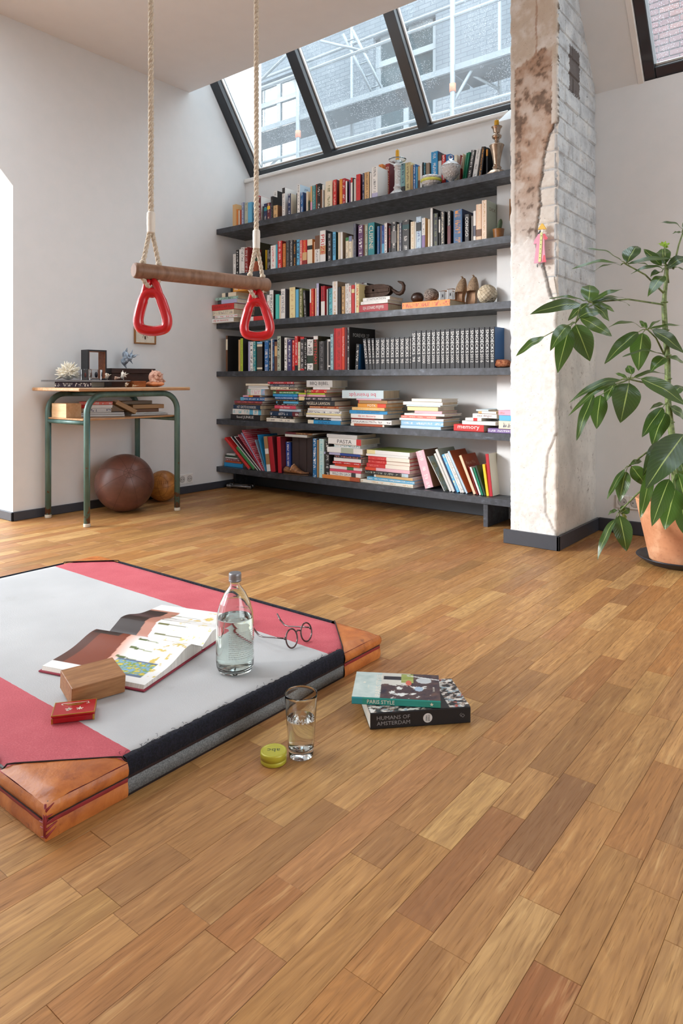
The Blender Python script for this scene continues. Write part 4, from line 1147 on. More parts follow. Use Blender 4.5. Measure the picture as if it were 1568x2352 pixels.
a = k.n('ShaderNodeAttribute', attribute_name='cover'); b = k.n('ShaderNodeAttribute', attribute_name='ink')
uv = k.n('ShaderNodeUVMap', uv_map='spine')
sx = k.n('ShaderNodeSeparateXYZ'); k.l(uv.outputs[0], sx.inputs[0])
oi = k.n('ShaderNodeObjectInfo')
# dashes of print too small to read: along the spine (v in metres), within the middle of its width (u)
def dashes(freq, half, cut, uf):
    cv = k.n('ShaderNodeCombineXYZ')
    k.l(k.math('MULTIPLY', sx.outputs[1], freq), cv.inputs[0]); k.l(k.math('MULTIPLY', sx.outputs[0], uf), cv.inputs[1]); k.l(k.math('MULTIPLY', oi.outputs['Random'], 91.0), cv.inputs[2])
    nz = k.noise(cv.outputs[0], 1.0, 2, .6)
    m = k.math('GREATER_THAN', nz, cut)
    u = k.math('LESS_THAN', k.math('ABSOLUTE', k.math('SUBTRACT', sx.outputs[0], .5)), half)
    gap = k.n('ShaderNodeCombineXYZ'); k.l(k.math('MULTIPLY', sx.outputs[1], 34.0), gap.inputs[0]); k.l(k.math('MULTIPLY', oi.outputs['Random'], 57.0), gap.inputs[1])
    wd = k.math('GREATER_THAN', k.noise(gap.outputs[0], 1.0, 1), .44)
    return k.math('MULTIPLY', k.math('MULTIPLY', m, u), wd)
small = dashes(430, .20, .52, 2.2); big = dashes(230, .30, .54, 1.7)
al = b.outputs['Alpha']
fac = k.mix(k.math('GREATER_THAN', al, .75), small, big)
fac = k.math('MULTIPLY', fac, k.math('GREATER_THAN', al, .25))
k.set(Base_Color=k.mix(fac, a.outputs['Color'], b.outputs['Color']), Roughness=.42)
k.b.inputs['Specular IOR Level'].default_value = .4
M_BOOK = k.m
k = N('dotted_book_cloth')
vo = k.n('ShaderNodeTexVoronoi', feature='F1'); vo.inputs['Scale'].default_value = 95; vo.inputs['Randomness'].default_value = .15; k.l(k.pos(), vo.inputs['Vector'])
k.set(Base_Color=k.mix(k.math('LESS_THAN', vo.outputs['Distance'], .33), lin('BE3147'), lin('EDE4E2')), Roughness=.5)
M_DOT = k.m
k = N('painted_cover')
g = k.noise(k.pos(), 32, 5, .7, .8)
k.set(Base_Color=k.ramp(g, [(.3, lin('5E6A4C')), (.45, lin('A09A72')), (.55, lin('8FB0BC')), (.68, lin('C9C4A6'))]), Roughness=.4)
M_PAINTING = k.m
def paper(name, h):
    k = N(name)
    g = k.noise(k.mapv(k.obj(), (900, 3, 3)), 1.0, 2)
    k.set(Base_Color=k.ramp(g, [(.35, tuple(x * .8 for x in lin(h)[:3])), (.65, lin(h))]), Roughness=.85)
    return k.m
M_PAPER = [paper('page_edges', h) for h in ('E6DDCB', 'D8C9AE', 'EFEAE0')]
_INK = {}
def ink_mat(c):
    if c not in _INK:
        _INK[c] = plain('print_' + c, HEX[c], .5, var=.02)
    return _INK[c]

def book_meshes(w, H, D, T, L, Dv, col, bands, ink, big, side=None, topcol=None):
    """cover (U-shaped case) and page block of a book: thickness w along T, spine length H along L, depth D along Dv; origin at the spine's foot"""
    c = min(.0025, w * .22)
    ch = min(.002, w * .25)
    prof = [(0, D), (0, ch), (ch, 0), (w - ch, 0), (w, ch), (w, D), (w - c, D), (w - c, c), (c, c), (c, D)]
    zs = sorted({0.0, H} | {H * x for a_, b_, _ in bands for x in (a_, b_)})
    ev = lambda x, y, z: T * x + Dv * y + L * z
    vs_ = []; fs = []; fc = []; fi = []; fuv = []
    n = len(prof)
    for z in zs:
        vs_ += [ev(x, y, z) for x, y in prof]
    base = lin(HEX[col]); sidec = lin(HEX[side]) if side else base
    inkc = lin(HEX[ink]) if ink else (0, 0, 0, 0)
    alpha = (1.0 if big else .5) if ink else 0.0
    for s in range(len(zs) - 1):
        zm = (zs[s] + zs[s + 1]) / 2 / H
        bc = base
        for a_, b_, q in bands:
            if a_ <= zm <= b_: bc = lin(HEX[q])
        for i in range(n):
            j = (i + 1) % n
            fs.append((s * n + i, s * n + j, (s + 1) * n + j, (s + 1) * n + i))
            u0, u1 = prof[i][0] / w, prof[j][0] / w
            fuv.append([(u0, zs[s]), (u1, zs[s]), (u1, zs[s + 1]), (u0, zs[s + 1])])
            if i in (1, 2, 3):
                fc.append(bc); fi.append((*inkc[:3], alpha if i == 2 and bc == base or (i == 2 and big) else 0))
            elif i == 4:
                fc.append(lin(HEX[topcol]) if topcol else sidec); fi.append((0, 0, 0, 0))
            else:
                fc.append(base if i in (0,) else (.8, .78, .74, 1)); fi.append((0, 0, 0, 0))
    for zi, q in ((0, 0), (len(zs) - 1, (len(zs) - 1) * n)):
        for f in ((0, 1, 8, 9), (1, 2, 3, 4, 7, 8), (4, 5, 6, 7)):
            f = tuple(q + x for x in f)
            fs.append(f); fc.append(base); fi.append((0, 0, 0, 0)); fuv.append([(0, 0)] * len(f))
    flip = T.cross(Dv).dot(L) < 0
    order = (lambda f: tuple(reversed(f))) if not flip else (lambda f: f)
    me = bpy.data.meshes.new('book')
    # outward winding: profile runs clockwise seen from the head of the book
    ff = []; uu = []
    for f, q in zip(fs[:n * (len(zs) - 1)], fuv):
        ff.append(order(f)); uu.append(list(reversed(q)) if not flip else q)
    for idx in range(n * (len(zs) - 1), len(fs)):
        f = fs[idx]; top = f[0] >= n
        f2 = f if (top == flip) else tuple(reversed(f))
        ff.append(f2); uu.append(fuv[idx])
    me.from_pydata([tuple(v) for v in vs_], [], ff)
    ca = me.color_attributes.new('cover', 'FLOAT_COLOR', 'CORNER'); cb = me.color_attributes.new('ink', 'FLOAT_COLOR', 'CORNER')
    ul = me.uv_layers.new(name='spine')
    A, B, U = [], [], []
    for p, c1, c2, q in zip(me.polygons, fc, fi, uu):
        for kx in range(p.loop_total):
            A += list(c1); B += list(c2); U += list(q[kx])
    ca.data.foreach_set('color', A); cb.data.foreach_set('color', B); ul.data.foreach_set('uv', U)
    mat = M_DOT if col == 'dotted' else M_BOOK
    me.materials.append(mat)
    if side == 'painting':
        me.materials.append(M_PAINTING)
        for i, p in enumerate(me.polygons):
            if i < n * (len(zs) - 1) and i % n == 4: p.material_index = 1
    me.update()
    ins = min(.004, H * .03)
    pb = MB()
    q = [ev(x, y, z) for z in (ins, H - ins) for (x, y) in ((c, c), (w - c, c), (w - c, D - .003), (c, D - .003))]
    fq = [(0, 3, 2, 1), (4, 5, 6, 7), (0, 1, 5, 4), (1, 2, 6, 5), (2, 3, 7, 6), (3, 0, 4, 7)]
    if flip: fq = [tuple(reversed(f)) for f in fq]
    pb.add(q, fq)
    return me, pb

NUM = ['first', 'second', 'third', 'fourth', 'fifth', 'sixth', 'seventh', 'eighth', 'ninth', 'tenth', 'eleventh', 'twelfth', 'thirteenth', 'fourteenth', 'fifteenth', 'sixteenth', 'seventeenth', 'eighteenth', 'nineteenth', 'twentieth']
SEEN = set()
def unique(cands):
    import re
    for c in cands:
        key = re.sub(r'\d+', '', c.lower())
        if key not in SEEN:
            SEEN.add(key); return c
    raise ValueError(cands[-1])
def make_book(label, group, origin, w, H, D, T, L, Dv, col, bands=(), ink=None, big=False, side=None, title=None, flip=False, topcol=None, paper_i=None, inkmat=None, title_col=None):
    me, pb = book_meshes(w, H, D, T, L, Dv, col, bands, None if title else ink, big, side, topcol)
    o = put('book', me, None, origin)
    tag(o, label, 'book', group)
    pg = pb.build('page_block', M_PAPER[RND.randrange(3) if paper_i is None else paper_i], o, fix=False)
    if title:
        s = title.replace('_', ' ')
        mid = T * (w / 2) - Dv * .0004
        if L.z > .5:   # standing: print runs from the head down
            lettering(s, mid + L * (H * .55), -L, T, H * .72, w * .62, ink_mat(ink), o)
        else:
            lettering(s, mid + L * (H * .5), L * (-1 if flip else 1), T * (-1 if flip else 1), H * .72, w * .6, ink_mat(ink), o)
    return o

TENS = ['', '', 'twent', 'thirt', 'fort', 'fift', 'sixt', 'sevent', 'eight', 'ninet']
def ordinal(n):
    if n < 20: return NUM[n]
    t_, u_ = divmod(n + 1, 10)
    return TENS[t_] + ('y-' + NUM[u_ - 1] if u_ else 'ieth')
X_, Y_, Z_ = Vector((1, 0, 0)), Vector((0, 1, 0)), Vector((0, 0, 1))
by_shelf = {}
for r in BOOKS_UP:
    by_shelf.setdefault(r[0], []).append(r)
for sh_, rowz in by_shelf.items():
    rowz.sort(key=lambda r: r[1])
    for i, (s, x, wd, H, lean, y, c, big, bands, kw) in enumerate(rowz):
        a = R(lean)
        T = Vector((math.cos(a), 0, -math.sin(a))); L = Vector((math.sin(a), 0, math.cos(a)))
        z = SHELF[s] + .0003 + (wd * math.sin(a) if a > 0 else 0)
        D = float(kw.get('d', 0)) or min(3.578 - y, max(.09, H * .74))
        lw = word(rowz[i - 1][6]) if i else 'wall end'
        rw = word(rowz[i + 1][6]) if i + 1 < len(rowz) else 'shelf end'
        size = 'slim ' if wd < .009 else ('thick ' if wd > .034 else '')
        if H < .11: size = 'small '
        ln = 'leaning ' if abs(lean) > 3 else ''
        place = SNAME[s]
        if i == 0: btw = 'closest to the wall end'
        elif i + 1 == len(rowz): btw = 'closest to the pillar'
        else: btw = 'between %s and %s' % (lw, rw)
        base = '%s%s%s book on %s' % (ln, size, word(c), place)
        lab = unique([base + ', ' + btw, '%s%s book, %s from the wall end of %s' % (ln, word(c), ordinal(i), place)])
        o = make_book(lab, 'books standing on the ' + SNAME[s], (x, y, z), wd, H, D, T, L, Y_, c, bands, kw.get('ink'), big, kw.get('side'), kw.get('title'))
        if 'st' in kw:   # print on the cover that faces the pillar
            lettering(kw['st'].replace('_', ' '), T * (wd + .0004) + L * (H * float(kw['sp'])) + Y_ * (D * .45), Y_, L, D * .62, H * .085, ink_mat(kw.get('si', 'palegrey')), o, 'cover_lettering')

PILE = {'3a': 'pile overhanging the third shelf', '3b': 'low pile behind the red ring', '3c': 'pile under the pulley', '3d': 'flat box under the stones',
        '5a': 'first pile, second-lowest shelf', '5b': 'second pile, second-lowest shelf', '5c': 'third pile, second-lowest shelf', '5d': 'fourth pile, second-lowest shelf', '5e': 'fifth pile, second-lowest shelf', '5f': 'pile with the red game box', '5g': 'pile against the pillar',
        '6a': 'small pile in the bottom shelf corner', '6b': 'pair lying on the brown volumes', '6c': 'first pile, bottom shelf', '6d': 'second pile, bottom shelf'}
cnt = {}
ptop = {}
for r in BOOKS_FLAT: cnt[r[0]] = cnt.get(r[0], 0) + 1
idx = {}
for (pid, x, H, wd, z, y, D, c, big, bands, kw) in BOOKS_FLAT:
    i = idx.get(pid, 0); idx[pid] = i + 1
    n = cnt[pid]
    ang = R(RND.uniform(-2.2, 2.2))
    L = Vector((math.cos(ang), math.sin(ang), 0)); Dv = Vector((-math.sin(ang), math.cos(ang), 0))
    pos_ = 'at the bottom of' if i == 0 else ('on top of' if i == n - 1 else ordinal(i) + ' from the bottom of')
    wn = '%s %s' % (word(c), 'book')
    name = 'book'
    if pid == '3d': lab = 'flat orange box of games lying under the stones and slippers'; 
    elif pid == '5f' and i == 0: lab = 'flat red memory game box on second-lowest shelf'
    else: lab = '%s lying %s %s' % (wn, pos_, PILE[pid])
    lab = unique([lab, 'another ' + lab])
    yy = y + RND.uniform(-.003, .006)
    z0 = ptop.get(pid, z) + .0003
    if pid not in ptop: z0 = z + .0004
    ptop[pid] = z0 + wd
    o = make_book(lab, 'books lying in piles on the shelves', (x, yy, z0), wd, H, min(D, 3.575 - yy - H * abs(math.sin(ang))), Z_, L, Dv, c, bands, kw.get('ink'), big, None, kw.get('title'), bool(kw.get('flip')), kw.get('topcol'))
    if pid == '3d' or (pid == '5f' and i == 0):
        o.name = 'game_box'; o['category'] = 'box'; del o['group']

# the run of yearbooks
YX1 = [-2.4502, -2.4171, -2.3863, -2.3579, -2.3208, -2.2826, -2.2504, -2.2184, -2.1837, -2.1494, -2.1161]
YX2 = [-2.103, -2.0707, -2.0364, -2.0048, -1.9733, -1.943, -1.9133, -1.8849, -1.8555, -1.8232, -1.7923, -1.7637, -1.7354, -1.7057, -1.6779, -1.6456, -1.6168, -1.5886]
Y1 = ['83', '84', '85', '86', '86', '87', '88', '89', '90', '92', '93']
Y2 = ['98', '99', '2000', '2001', '2002', '2003', '2004', '2005', '2006', '2007', '2008', '2009', '2012', '2013', '2016', '2017', '2018']
SPO = {'83': 'eighty-three', '84': 'eighty-four', '85': 'eighty-five', '86': 'eighty-six', '87': 'eighty-seven', '88': 'eighty-eight', '89': 'eighty-nine', '90': 'ninety', '92': 'ninety-two', '93': 'ninety-three', '98': 'ninety-eight', '99': 'ninety-nine', '2000': 'two thousand', '2001': 'two thousand one', '2002': 'two thousand two', '2003': 'two thousand three', '2004': 'two thousand four', '2005': 'two thousand five', '2006': 'two thousand six', '2007': 'two thousand seven', '2008': 'two thousand eight', '2009': 'two thousand nine', '2012': 'two thousand twelve', '2013': 'two thousand thirteen', '2016': 'two thousand sixteen', '2017': 'two thousand seventeen', '2018': 'two thousand eighteen'}
HEX['yearblack'] = '1D1D22'
def yearbook(x, x1, H, yr, tall, i):
    lean = (-6.5, -4.5, -2.5)[i] if (not tall and i < 3) else 0
    a = R(lean)
    T = Vector((math.cos(a), 0, -math.sin(a))); L = Vector((math.sin(a), 0, math.cos(a)))
    xb = x + (-math.tan(a) * H if lean else 0)
    wd = (x1 - x) * .96 * math.cos(a)
    if lean:
        nl = R((-6.5, -4.5, -2.5, 0)[i + 1])
        wd = min(wd, (x1 - math.tan(nl) * H - xb) * .97)
    D = .23 if tall else .2
    me, pb = book_meshes(wd, H, D, T, L, Y_, 'yearblack', (), None, False, 'steel' if yr == '2018' else None)
    o = put('yearbook', me, None, (xb, 3.308, SHELF[4] + .0003))
    lab = '%s black yearbook for %s with white lettering down its spine' % ('tall' if tall else 'short', SPO[yr])
    lab = unique([lab, lab.replace('for ', 'also for ')])
    tag(o, lab, 'book', 'black yearbooks on the third shelf from the bottom')
    pb.build('page_block', M_PAPER[0], o, fix=False)
    mid = T * (wd / 2) - Y_ * .0004
    big = lettering('SNOECKS', mid + L * (H * .66), -L, T, H * .56, wd * .60, ink_mat('white'), o, fit=False)
    lettering(yr, mid + L * (H * .25), -L, T, H * (.22 if len(yr) == 4 else .13), wd * .56, ink_mat('palegrey'), o, 'year_lettering', fit=False)
for i, yr in enumerate(Y1):
    yearbook(YX1[i], YX1[i + 1] if i + 1 < len(YX1) else -2.1035, .185, yr, False, i)
for i, yr in enumerate(Y2):
    yearbook(YX2[i], YX2[i + 1], .216, yr, True, i)

# ------------------------------------------------------------------ ornaments among the books
M_GLASS = glass('clear_glass', (.97, .99, .99, 1), 1.48)
k = N('cut_crystal')
k.set(Base_Color=(.93, .95, .97, 1), Roughness=.1); k.b.inputs['Transmission Weight'].default_value = .35; k.b.inputs['IOR'].default_value = 1.5
vo = k.n('ShaderNodeTexVoronoi'); vo.inputs['Scale'].default_value = 90; k.l(k.pos(), vo.inputs['Vector']); k.bump(vo.outputs['Distance'], .9, .006)
M_CRYSTAL = k.m
M_WAX = plain('yellow_wax', 'E2A91E', .45, var=.04)
M_WICK = plain('candle_wick', '2A2420', .9)
M_SILVER = plain('tarnished_silver', 'B39C88', .22, 1.0, var=.18, scale=60)
M_BOWLY = plain('yellow_glaze', 'DCE06A', .25, var=.15, scale=60)

def candle(loc, r, h, label):
    t = thing('candle', label, 'candle', loc)
    MB().lathe([(r, 0), (r * 1.02, h * .5), (r * .96, h * .96), (r * .8, h), (0, h * .985)], 20).build('wax_body', M_WAX, t)
    MB().tube([(0, 0, h * .98), (0, .0004, h + .008)], .0012, 6).build('wick', M_WICK, t)
z1 = SHELF[1] + .0005
t = thing('candlestick', 'clear glass candlestick with wide drip dish standing before the top row of books', 'candlestick', (-2.224, 3.345, z1))
MB().lathe([(.046, 0), (.046, .006), (.036, .016), (.022, .026), (.02, .036), (.025, .042), (.02, .05), (.017, .06), (.0165, .145), (.021, .152), (.016, .162), (.024, .17), (.016, .18), (.014, .186), (.012, .205), (.0118, .2), (0, .199)], 10).build('stem', M_CRYSTAL, t)
MB().lathe([(.014, .186), (.03, .192), (.05, .202), (.053, .208), (.048, .206), (.03, .197), (.014, .192)], 28).build('drip_dish', M_GLASS, t)
candle((-2.224, 3.345, z1 + .2005), .0105, .062, 'yellow candle stub standing in the clear glass candlestick')
t = thing('candlestick', 'tall tarnished silver candlestick at the pillar end of the top shelf', 'candlestick', (-1.605, 3.365, z1))
MB().lathe([(.062, 0), (.06, .008), (.05, .014), (.042, .024), (.03, .03), (.022, .036), (.026, .044), (.019, .052), (.018, .062), (.022, .09), (.03, .13), (.037, .155), (.04, .162), (.036, .166), (.02, .17), (.012, .178), (.011, .19), (.016, .197), (.024, .203), (.026, .213), (.018, .221), (.015, .226), (.018, .235), (.021, .25), (.027, .258), (.029, .262), (.025, .263), (.013, .26), (0, .258)], 32).build('silver_body', M_SILVER, t)
MB().lathe([(.0635, 0), (.064, .004), (.061, .0085)], 32, wob=lambda a, z: 1 + .05 * math.cos(10 * a)).build('scalloped_foot', M_SILVER, t)
candle((-1.605, 3.365, z1 + .2605), .0125, .036, 'short yellow candle standing in the tall silver candlestick')
t = thing('bowl', 'low cut glass bowl with a yellow band on the top shelf', 'bowl', (-2.0, 3.352, z1))
fl = lambda a, z: 1 + .025 * math.cos(24 * a)
MB().lathe([(.03, 0), (.034, .004), (.05, .022), (.0545, .034), (.05, .034), (.044, .02), (.02, .008), (0, .007)], 48, wob=fl).build('glass_base', M_CRYSTAL, t)
MB().lathe([(.0545, .034), (.059, .038), (.0595, .044), (.056, .05), (.05, .05), (.05, .034)], 48, wob=fl).build('yellow_band', M_BOWLY, t)
MB().lathe([(.056, .05), (.0585, .056), (.055, .066), (.052, .066), (.05, .05)], 48, wob=lambda a, z: 1 + .035 * math.cos(16 * a)).build('scalloped_rim', M_CRYSTAL, t)
t = thing('sugar_bowl', 'round cut crystal sugar bowl on a foot with pointed lid', 'bowl', (-1.878, 3.358, z1))
MB().lathe([(.024, 0), (.023, .004), (.008, .01), (.007, .018), (.014, .024), (.035, .04), (.05, .065), (.0545, .09), (.0535, .1), (.05, .1), (.048, .09), (.03, .05), (0, .036)], 40).build('crystal_cup', M_CRYSTAL, t)
ld = MB().lathe([(.054, .1), (.0535, .105), (.04, .118), (.024, .13), (.012, .138), (0, .14)], 40).build('lid', M_CRYSTAL, t)
MB().ball((0, 0, .153), .0135, 16, 10).build('finial', M_GLASS, ld)

# second shelf: cactus pots
M_CACT = plain('cactus_skin', '3A4E33', .6, var=.3, scale=90)
M_TERRA = plain('terracotta', 'A8583C', .8, var=.1)
M_OCHRE = plain('ochre_glaze', '8C5A28', .35, var=.22, scale=40)
M_SOIL = plain('potting_soil', '33261D', 1.0, var=.4, scale=200)
z2 = SHELF[2] + .0005
def cactus(loc, h, r, label, lean=.0, potr=.03, poth=.05, pm=M_OCHRE, ptn='pot', seg=14):
    t = thing('cactus_pot', label, 'pot plant', loc)
    MB().lathe([(potr * .82, 0), (potr, poth * .96), (potr * 1.03, poth), (potr * .9, poth), (potr * .86, poth * .86), (0, poth * .86)], 28).build('pot', pm, t)
    MB().lathe([(potr * .86, poth * .865), (0, poth * .9)], 20).build('soil', M_SOIL, t)
    path = [(lean * i / 8 * h, 0, poth * .8 + h * i / 8) for i in range(9)]
    prof = [.75, .92, 1, 1, 1, .98, .9, .7, .3]
    m = MB()
    m.tube(path, [r * p for p in prof], seg)
    m.v = [(v[0] * 1, v[1], v[2]) for v in m.v]
    m.build('cactus_stem', M_CACT, t)
    sp = MB()
    for i in range(1, 8):
        for q in range(seg // 2):
            a = 2 * math.pi * q / (seg // 2); p = path[i]
            d = Vector((math.cos(a), math.sin(a), .2)); s = Vector(p) + d * r * prof[i] * .95
            sp.tube([s, s + d * .004], [.0007, .0001], 3, caps=False)
    tag(sp.build('spines', plain('cactus_spine', 'D9CFB4', .7), t, fix=False), kind='stuff')
    return t
c1 = cactus((-1.585, 3.345, z2), .062, .0125, 'small finger cactus in an ochre glazed pot on second shelf', .22)
c2 = cactus((-3.405, 3.365, z2), .05, .022, 'terracotta pot with a squat dark cactus behind the swing rope', .1, .043, .075, M_TERRA)
MB().lathe([(.05, 0), (.052, .008), (.047, .008), (.04, .003), (0, .003)], 28).build('saucer', M_TERRA, c2, (0, 0, -.0004))
t = thing('picture_frame', 'narrow wooden picture frame hung on the white pier by the pillar', 'picture', (-1.535, 3.423, 1.685))
for lo, hi in (((-.02, -.012, -.058), (.05, 0, -.050)), ((-.02, -.012, .050), (.05, 0, .058)), ((-.02, -.012, -.050), (-.012, 0, .050)), ((.042, -.012, -.050), (.05, 0, .050))):
    MB().box(lo, hi, bev=.001).build('frame_strip', plain('gilt_wood', '9A6B3E', .5), t)
MB().box((-.012, -.004, -.05), (.042, -.001, .05)).build('picture_mount', plain('mount_card', 'DAD2C2', .9), t)

# third shelf: pulley, stones, insect blocks, slippers, woven ball
z3 = SHELF[3] + .0005
M_RUST = plain('rusty_iron', '4E3C33', .6, .55, var=.3, scale=50, bump=.5)
pz = ptop['3c'] + .0005
t = thing('pulley_block', 'rusty iron pulley block with a hook lying on the white book', 'pulley', (-2.40, 3.40, pz), 0)
def cheek(y0, y1):
    out = []
    for i in range(28):
        a = 2 * math.pi * i / 28
        x = math.cos(a) * .108; zz = math.sin(a) * (.046 + .006 * math.cos(a * 2))
        out.append((x, zz + .047 - .1 * (x + .1) * .1))
    return MB().prism(out, y0, y1, (0, 2, 1))
cheek(-.032, -.026).build('side_plate', M_RUST, t)
cheek(.0, .006).build('side_plate', M_RUST, t)
MB().tube([(-.012, -.026, .05), (-.012, 0, .05)], .036, 24).build('wheel', M_RUST, t)
MB().tube([(-.012, -.037, .05), (-.012, .01, .05)], .008, 10).build('axle', M_RUST, t)
MB().box((-.115, -.037, .034), (.1, -.032, .058), bev=.002).build('strap', M_RUST, t)
MB().tube([(-.112, -.036, .046), (-.112, .008, .046)], .013, 12).build('end_roller', M_RUST, t)
MB().tube([(.085, -.038, .045), (.085, .008, .045)], .008, 10).build('bolt', M_RUST, t)
hk = [(.09, -.013, .05), (.112, -.013, .046), (.13, -.013, .034), (.147, -.013, .022), (.164, -.013, .018), (.18, -.013, .024), (.192, -.013, .042), (.194, -.013, .062), (.184, -.013, .08), (.166, -.013, .086), (.152, -.013, .092)]
MB().tube(hk, [.008, .009, .0105, .012, .0125, .0125, .0115, .0105, .009, .007, .004], 12).build('hook', M_RUST, t)
bz = ptop['3d'] + .0005
def rough(seed, amp, f):
    return lambda d: 1 + amp * mnoise.fractal(Vector((d.x * f + seed, d.y * f, d.z * f)), .7, 2.1, 4)
tag(MB().ball((0, 0, .031), .037, 28, 16, fn=rough(3, .05, 1.5), sc=(1.05, .95, .84)).build('dark_stone', plain('dark_polished_stone', '3F2E28', .3, var=.3, scale=25), None, (-2.115, 3.39, bz + .0015)), 'smooth dark brown egg-shaped stone on the orange game box', 'stone')
k = N('speckled_stone'); g = k.noise(k.pos(), 150, 4, .7)
k.set(Base_Color=k.ramp(g, [(.4, lin('3D3633')), (.5, lin('8C8078')), (.65, lin('B4AAA1'))]), Roughness=.85); k.bump(g, .7, .004)
tag(MB().ball((0, 0, .04), .043, 32, 18, fn=rough(9, .03, 2), sc=(1.04, .95, .93)).build('round_stone', k.m, None, (-2.028, 3.40, bz + .001)), 'round speckled grey stone on the orange game box', 'stone')
M_RESIN = glass('clear_resin', (.96, .98, .99, 1), 1.46)
M_BEETLE = plain('beetle_shell', '1C2030', .3, var=.3)
def insect_block(loc, rz, w_, h_, label):
    t = thing('insect_block', label, 'paperweight', loc, rz, 'clear insect paperweights')
    MB().box((-w_ / 2, -.011, 0), (w_ / 2, .011, h_), bev=.0015).build('resin_block', M_RESIN, t)
    m = MB().ball((0, 0, h_ * .5), .008, 14, 10, sc=(.55, .3, 1.1)).build('insect', M_BEETLE, t)
    m2 = MB()
    for s in (-1, 1):
        for q in (-.006, 0, .006):
            m2.tube([(0, 0, h_ * .5 + q), (s * .007, 0, h_ * .5 + q * 1.3 + .002), (s * .011, 0, h_ * .5 + q * 1.5 - .002)], .0006, 4, caps=False)
    m2.build('insect_legs', M_BEETLE, t, fix=False)
insect_block((-1.935, 3.375, bz), -.25, .048, .056, 'clear block with two dark insects, nearer the speckled stone')
insect_block((-1.88, 3.365, bz), -.3, .044, .062, 'taller clear block with a winged insect, beside the slippers')

M_SLIP = plain('embroidered_leather', 'A68B70', .8, var=.35, scale=130, bump=.5)
M_SOLE = plain('pale_leather_sole', 'C49A76', .6, var=.1)
def slipper(loc, tilt, label, roll):
    t = thing('slipper', label, 'slipper', loc, roll, 'pair of slippers')
    Mx = Matrix.Rotation(R(tilt), 4, 'X')
    # local: sole in XZ plane standing on its heel, toe up, opening towards -Y
    def width(s):  # s 0 heel .. 1 toe
        return .026 * (math.sin(math.pi * min(1, s * 1.0 + .18) ** .8) ** .6 if s < .82 else math.sin(math.pi * 1.0 * (1 - (s - .5) * .98)) ** .75 if s < .999 else 0) + .002
    Ls = .185
    n = 18
    prof = []
    for i in range(n + 1):
        s = i / n
        prof.append((max(.003, .031 * (math.sin(math.pi * (.14 + .83 * s)) ** .55)) * (1 - .22 * math.exp(-((s - .38) / .12) ** 2)) * (1.08 if s > .5 else 1), s * Ls))
    poly = [(-x, z) for x, z in prof] + [(x, z) for x, z in reversed(prof)]
    MB().prism(poly, -.004, .004, (0, 2, 1), M=Mx).build('sole', M_SOLE, t)
    # low heel wall
    m = MB()
    rim = [(-x, z) for x, z in prof[:11]][::-1] + [(x, z) for x, z in prof[:11]]
    vs_ = []
    for (x, z) in rim:
        hgt = .018 + .012 * (z / Ls)
        vs_ += [Mx @ Vector((x * 1.02, -.004, z)), Mx @ Vector((x * 1.05, -.004 - hgt, z + .002))]
    m.add(vs_, [(2 * i, 2 * i + 1, 2 * i + 3, 2 * i + 2) for i in range(len(rim) - 1)], 0, True)
    m.build('heel_wall', M_SLIP, t, fix=False)
    # vamp over the toe
    vs_ = []; cols = 12
    up = prof[9:]
    for (x, z) in up:
        s = (z / Ls - .5) / .5
        hgt = .034 * (1 - max(0, s) ** 2.2) + .003
        for j in range(cols + 1):
            a = math.pi * j / cols
            vs_.append(Mx @ Vector((-math.cos(a) * x * 1.06, -.004 - math.sin(a) ** .8 * hgt, z)))
    nn = cols + 1
    fs = [(i * nn + j, i * nn + j + 1, (i + 1) * nn + j + 1, (i + 1) * nn + j) for i in range(len(up) - 1) for j in range(cols)]
    MB().add(vs_, fs, 0, True).build('upper', M_SLIP, t, fix=False)
    MB().tube([Mx @ Vector((0, -.006, Ls - .004)), Mx @ Vector((-.002, -.014, Ls + .006)), Mx @ Vector((-.006, -.022, Ls + .004))], [.006, .0045, .001], 8).build('curled_tip', M_SLIP, t)
slipper((-1.905, 3.51, z3 + .001), -12, 'embroidered tan pointed slipper leaning on wall, nearer the pulley', -.15)
slipper((-1.825, 3.505, z3 + .001), -12, 'embroidered tan pointed slipper leaning on wall, nearer the woven ball', .05)
k = N('pale_wicker'); p = k.obj()
g = k.noise(p, 40, 3)
k.set(Base_Color=k.ramp(g, [(.35, lin('B9A88C')), (.65, lin('DCD0B8'))]), Roughness=.7)
M_WICK2 = k.m
t = thing('woven_ball', 'pale woven bamboo ball next to the slippers on third shelf', 'ball', (-1.672, 3.39, z3 + .0005))
wb = MB()
for i in range(11):
    for j in range(20):
        t0, t1 = math.pi * (i + .04) / 11, math.pi * (i + .96) / 11
        a0, a1 = 2 * math.pi * (j + .03) / 20, 2 * math.pi * (j + .97) / 20
        r_ = .054 + RND.uniform(-.0007, .0008)
        q = []
        for (th, a) in ((t0, a0), (t1, a0), (t1, a1), (t0, a1)):
            d = Vector((math.sin(th) * math.cos(a), math.sin(th) * math.sin(a), math.cos(th)))
            d = Matrix.Rotation(.9, 3, 'Y') @ d
            q.append(d * r_ + Vector((0, 0, .0545)))
        wb.add(q, [(0, 1, 2, 3)])
tag(wb.build('woven_strips', M_WICK2, t, fix=False), kind='stuff')
MB().ball((0, 0, .0545), .0528, 28, 18).build('ball_core', plain('dark_weave_gap', '5A4A38', .9), t)

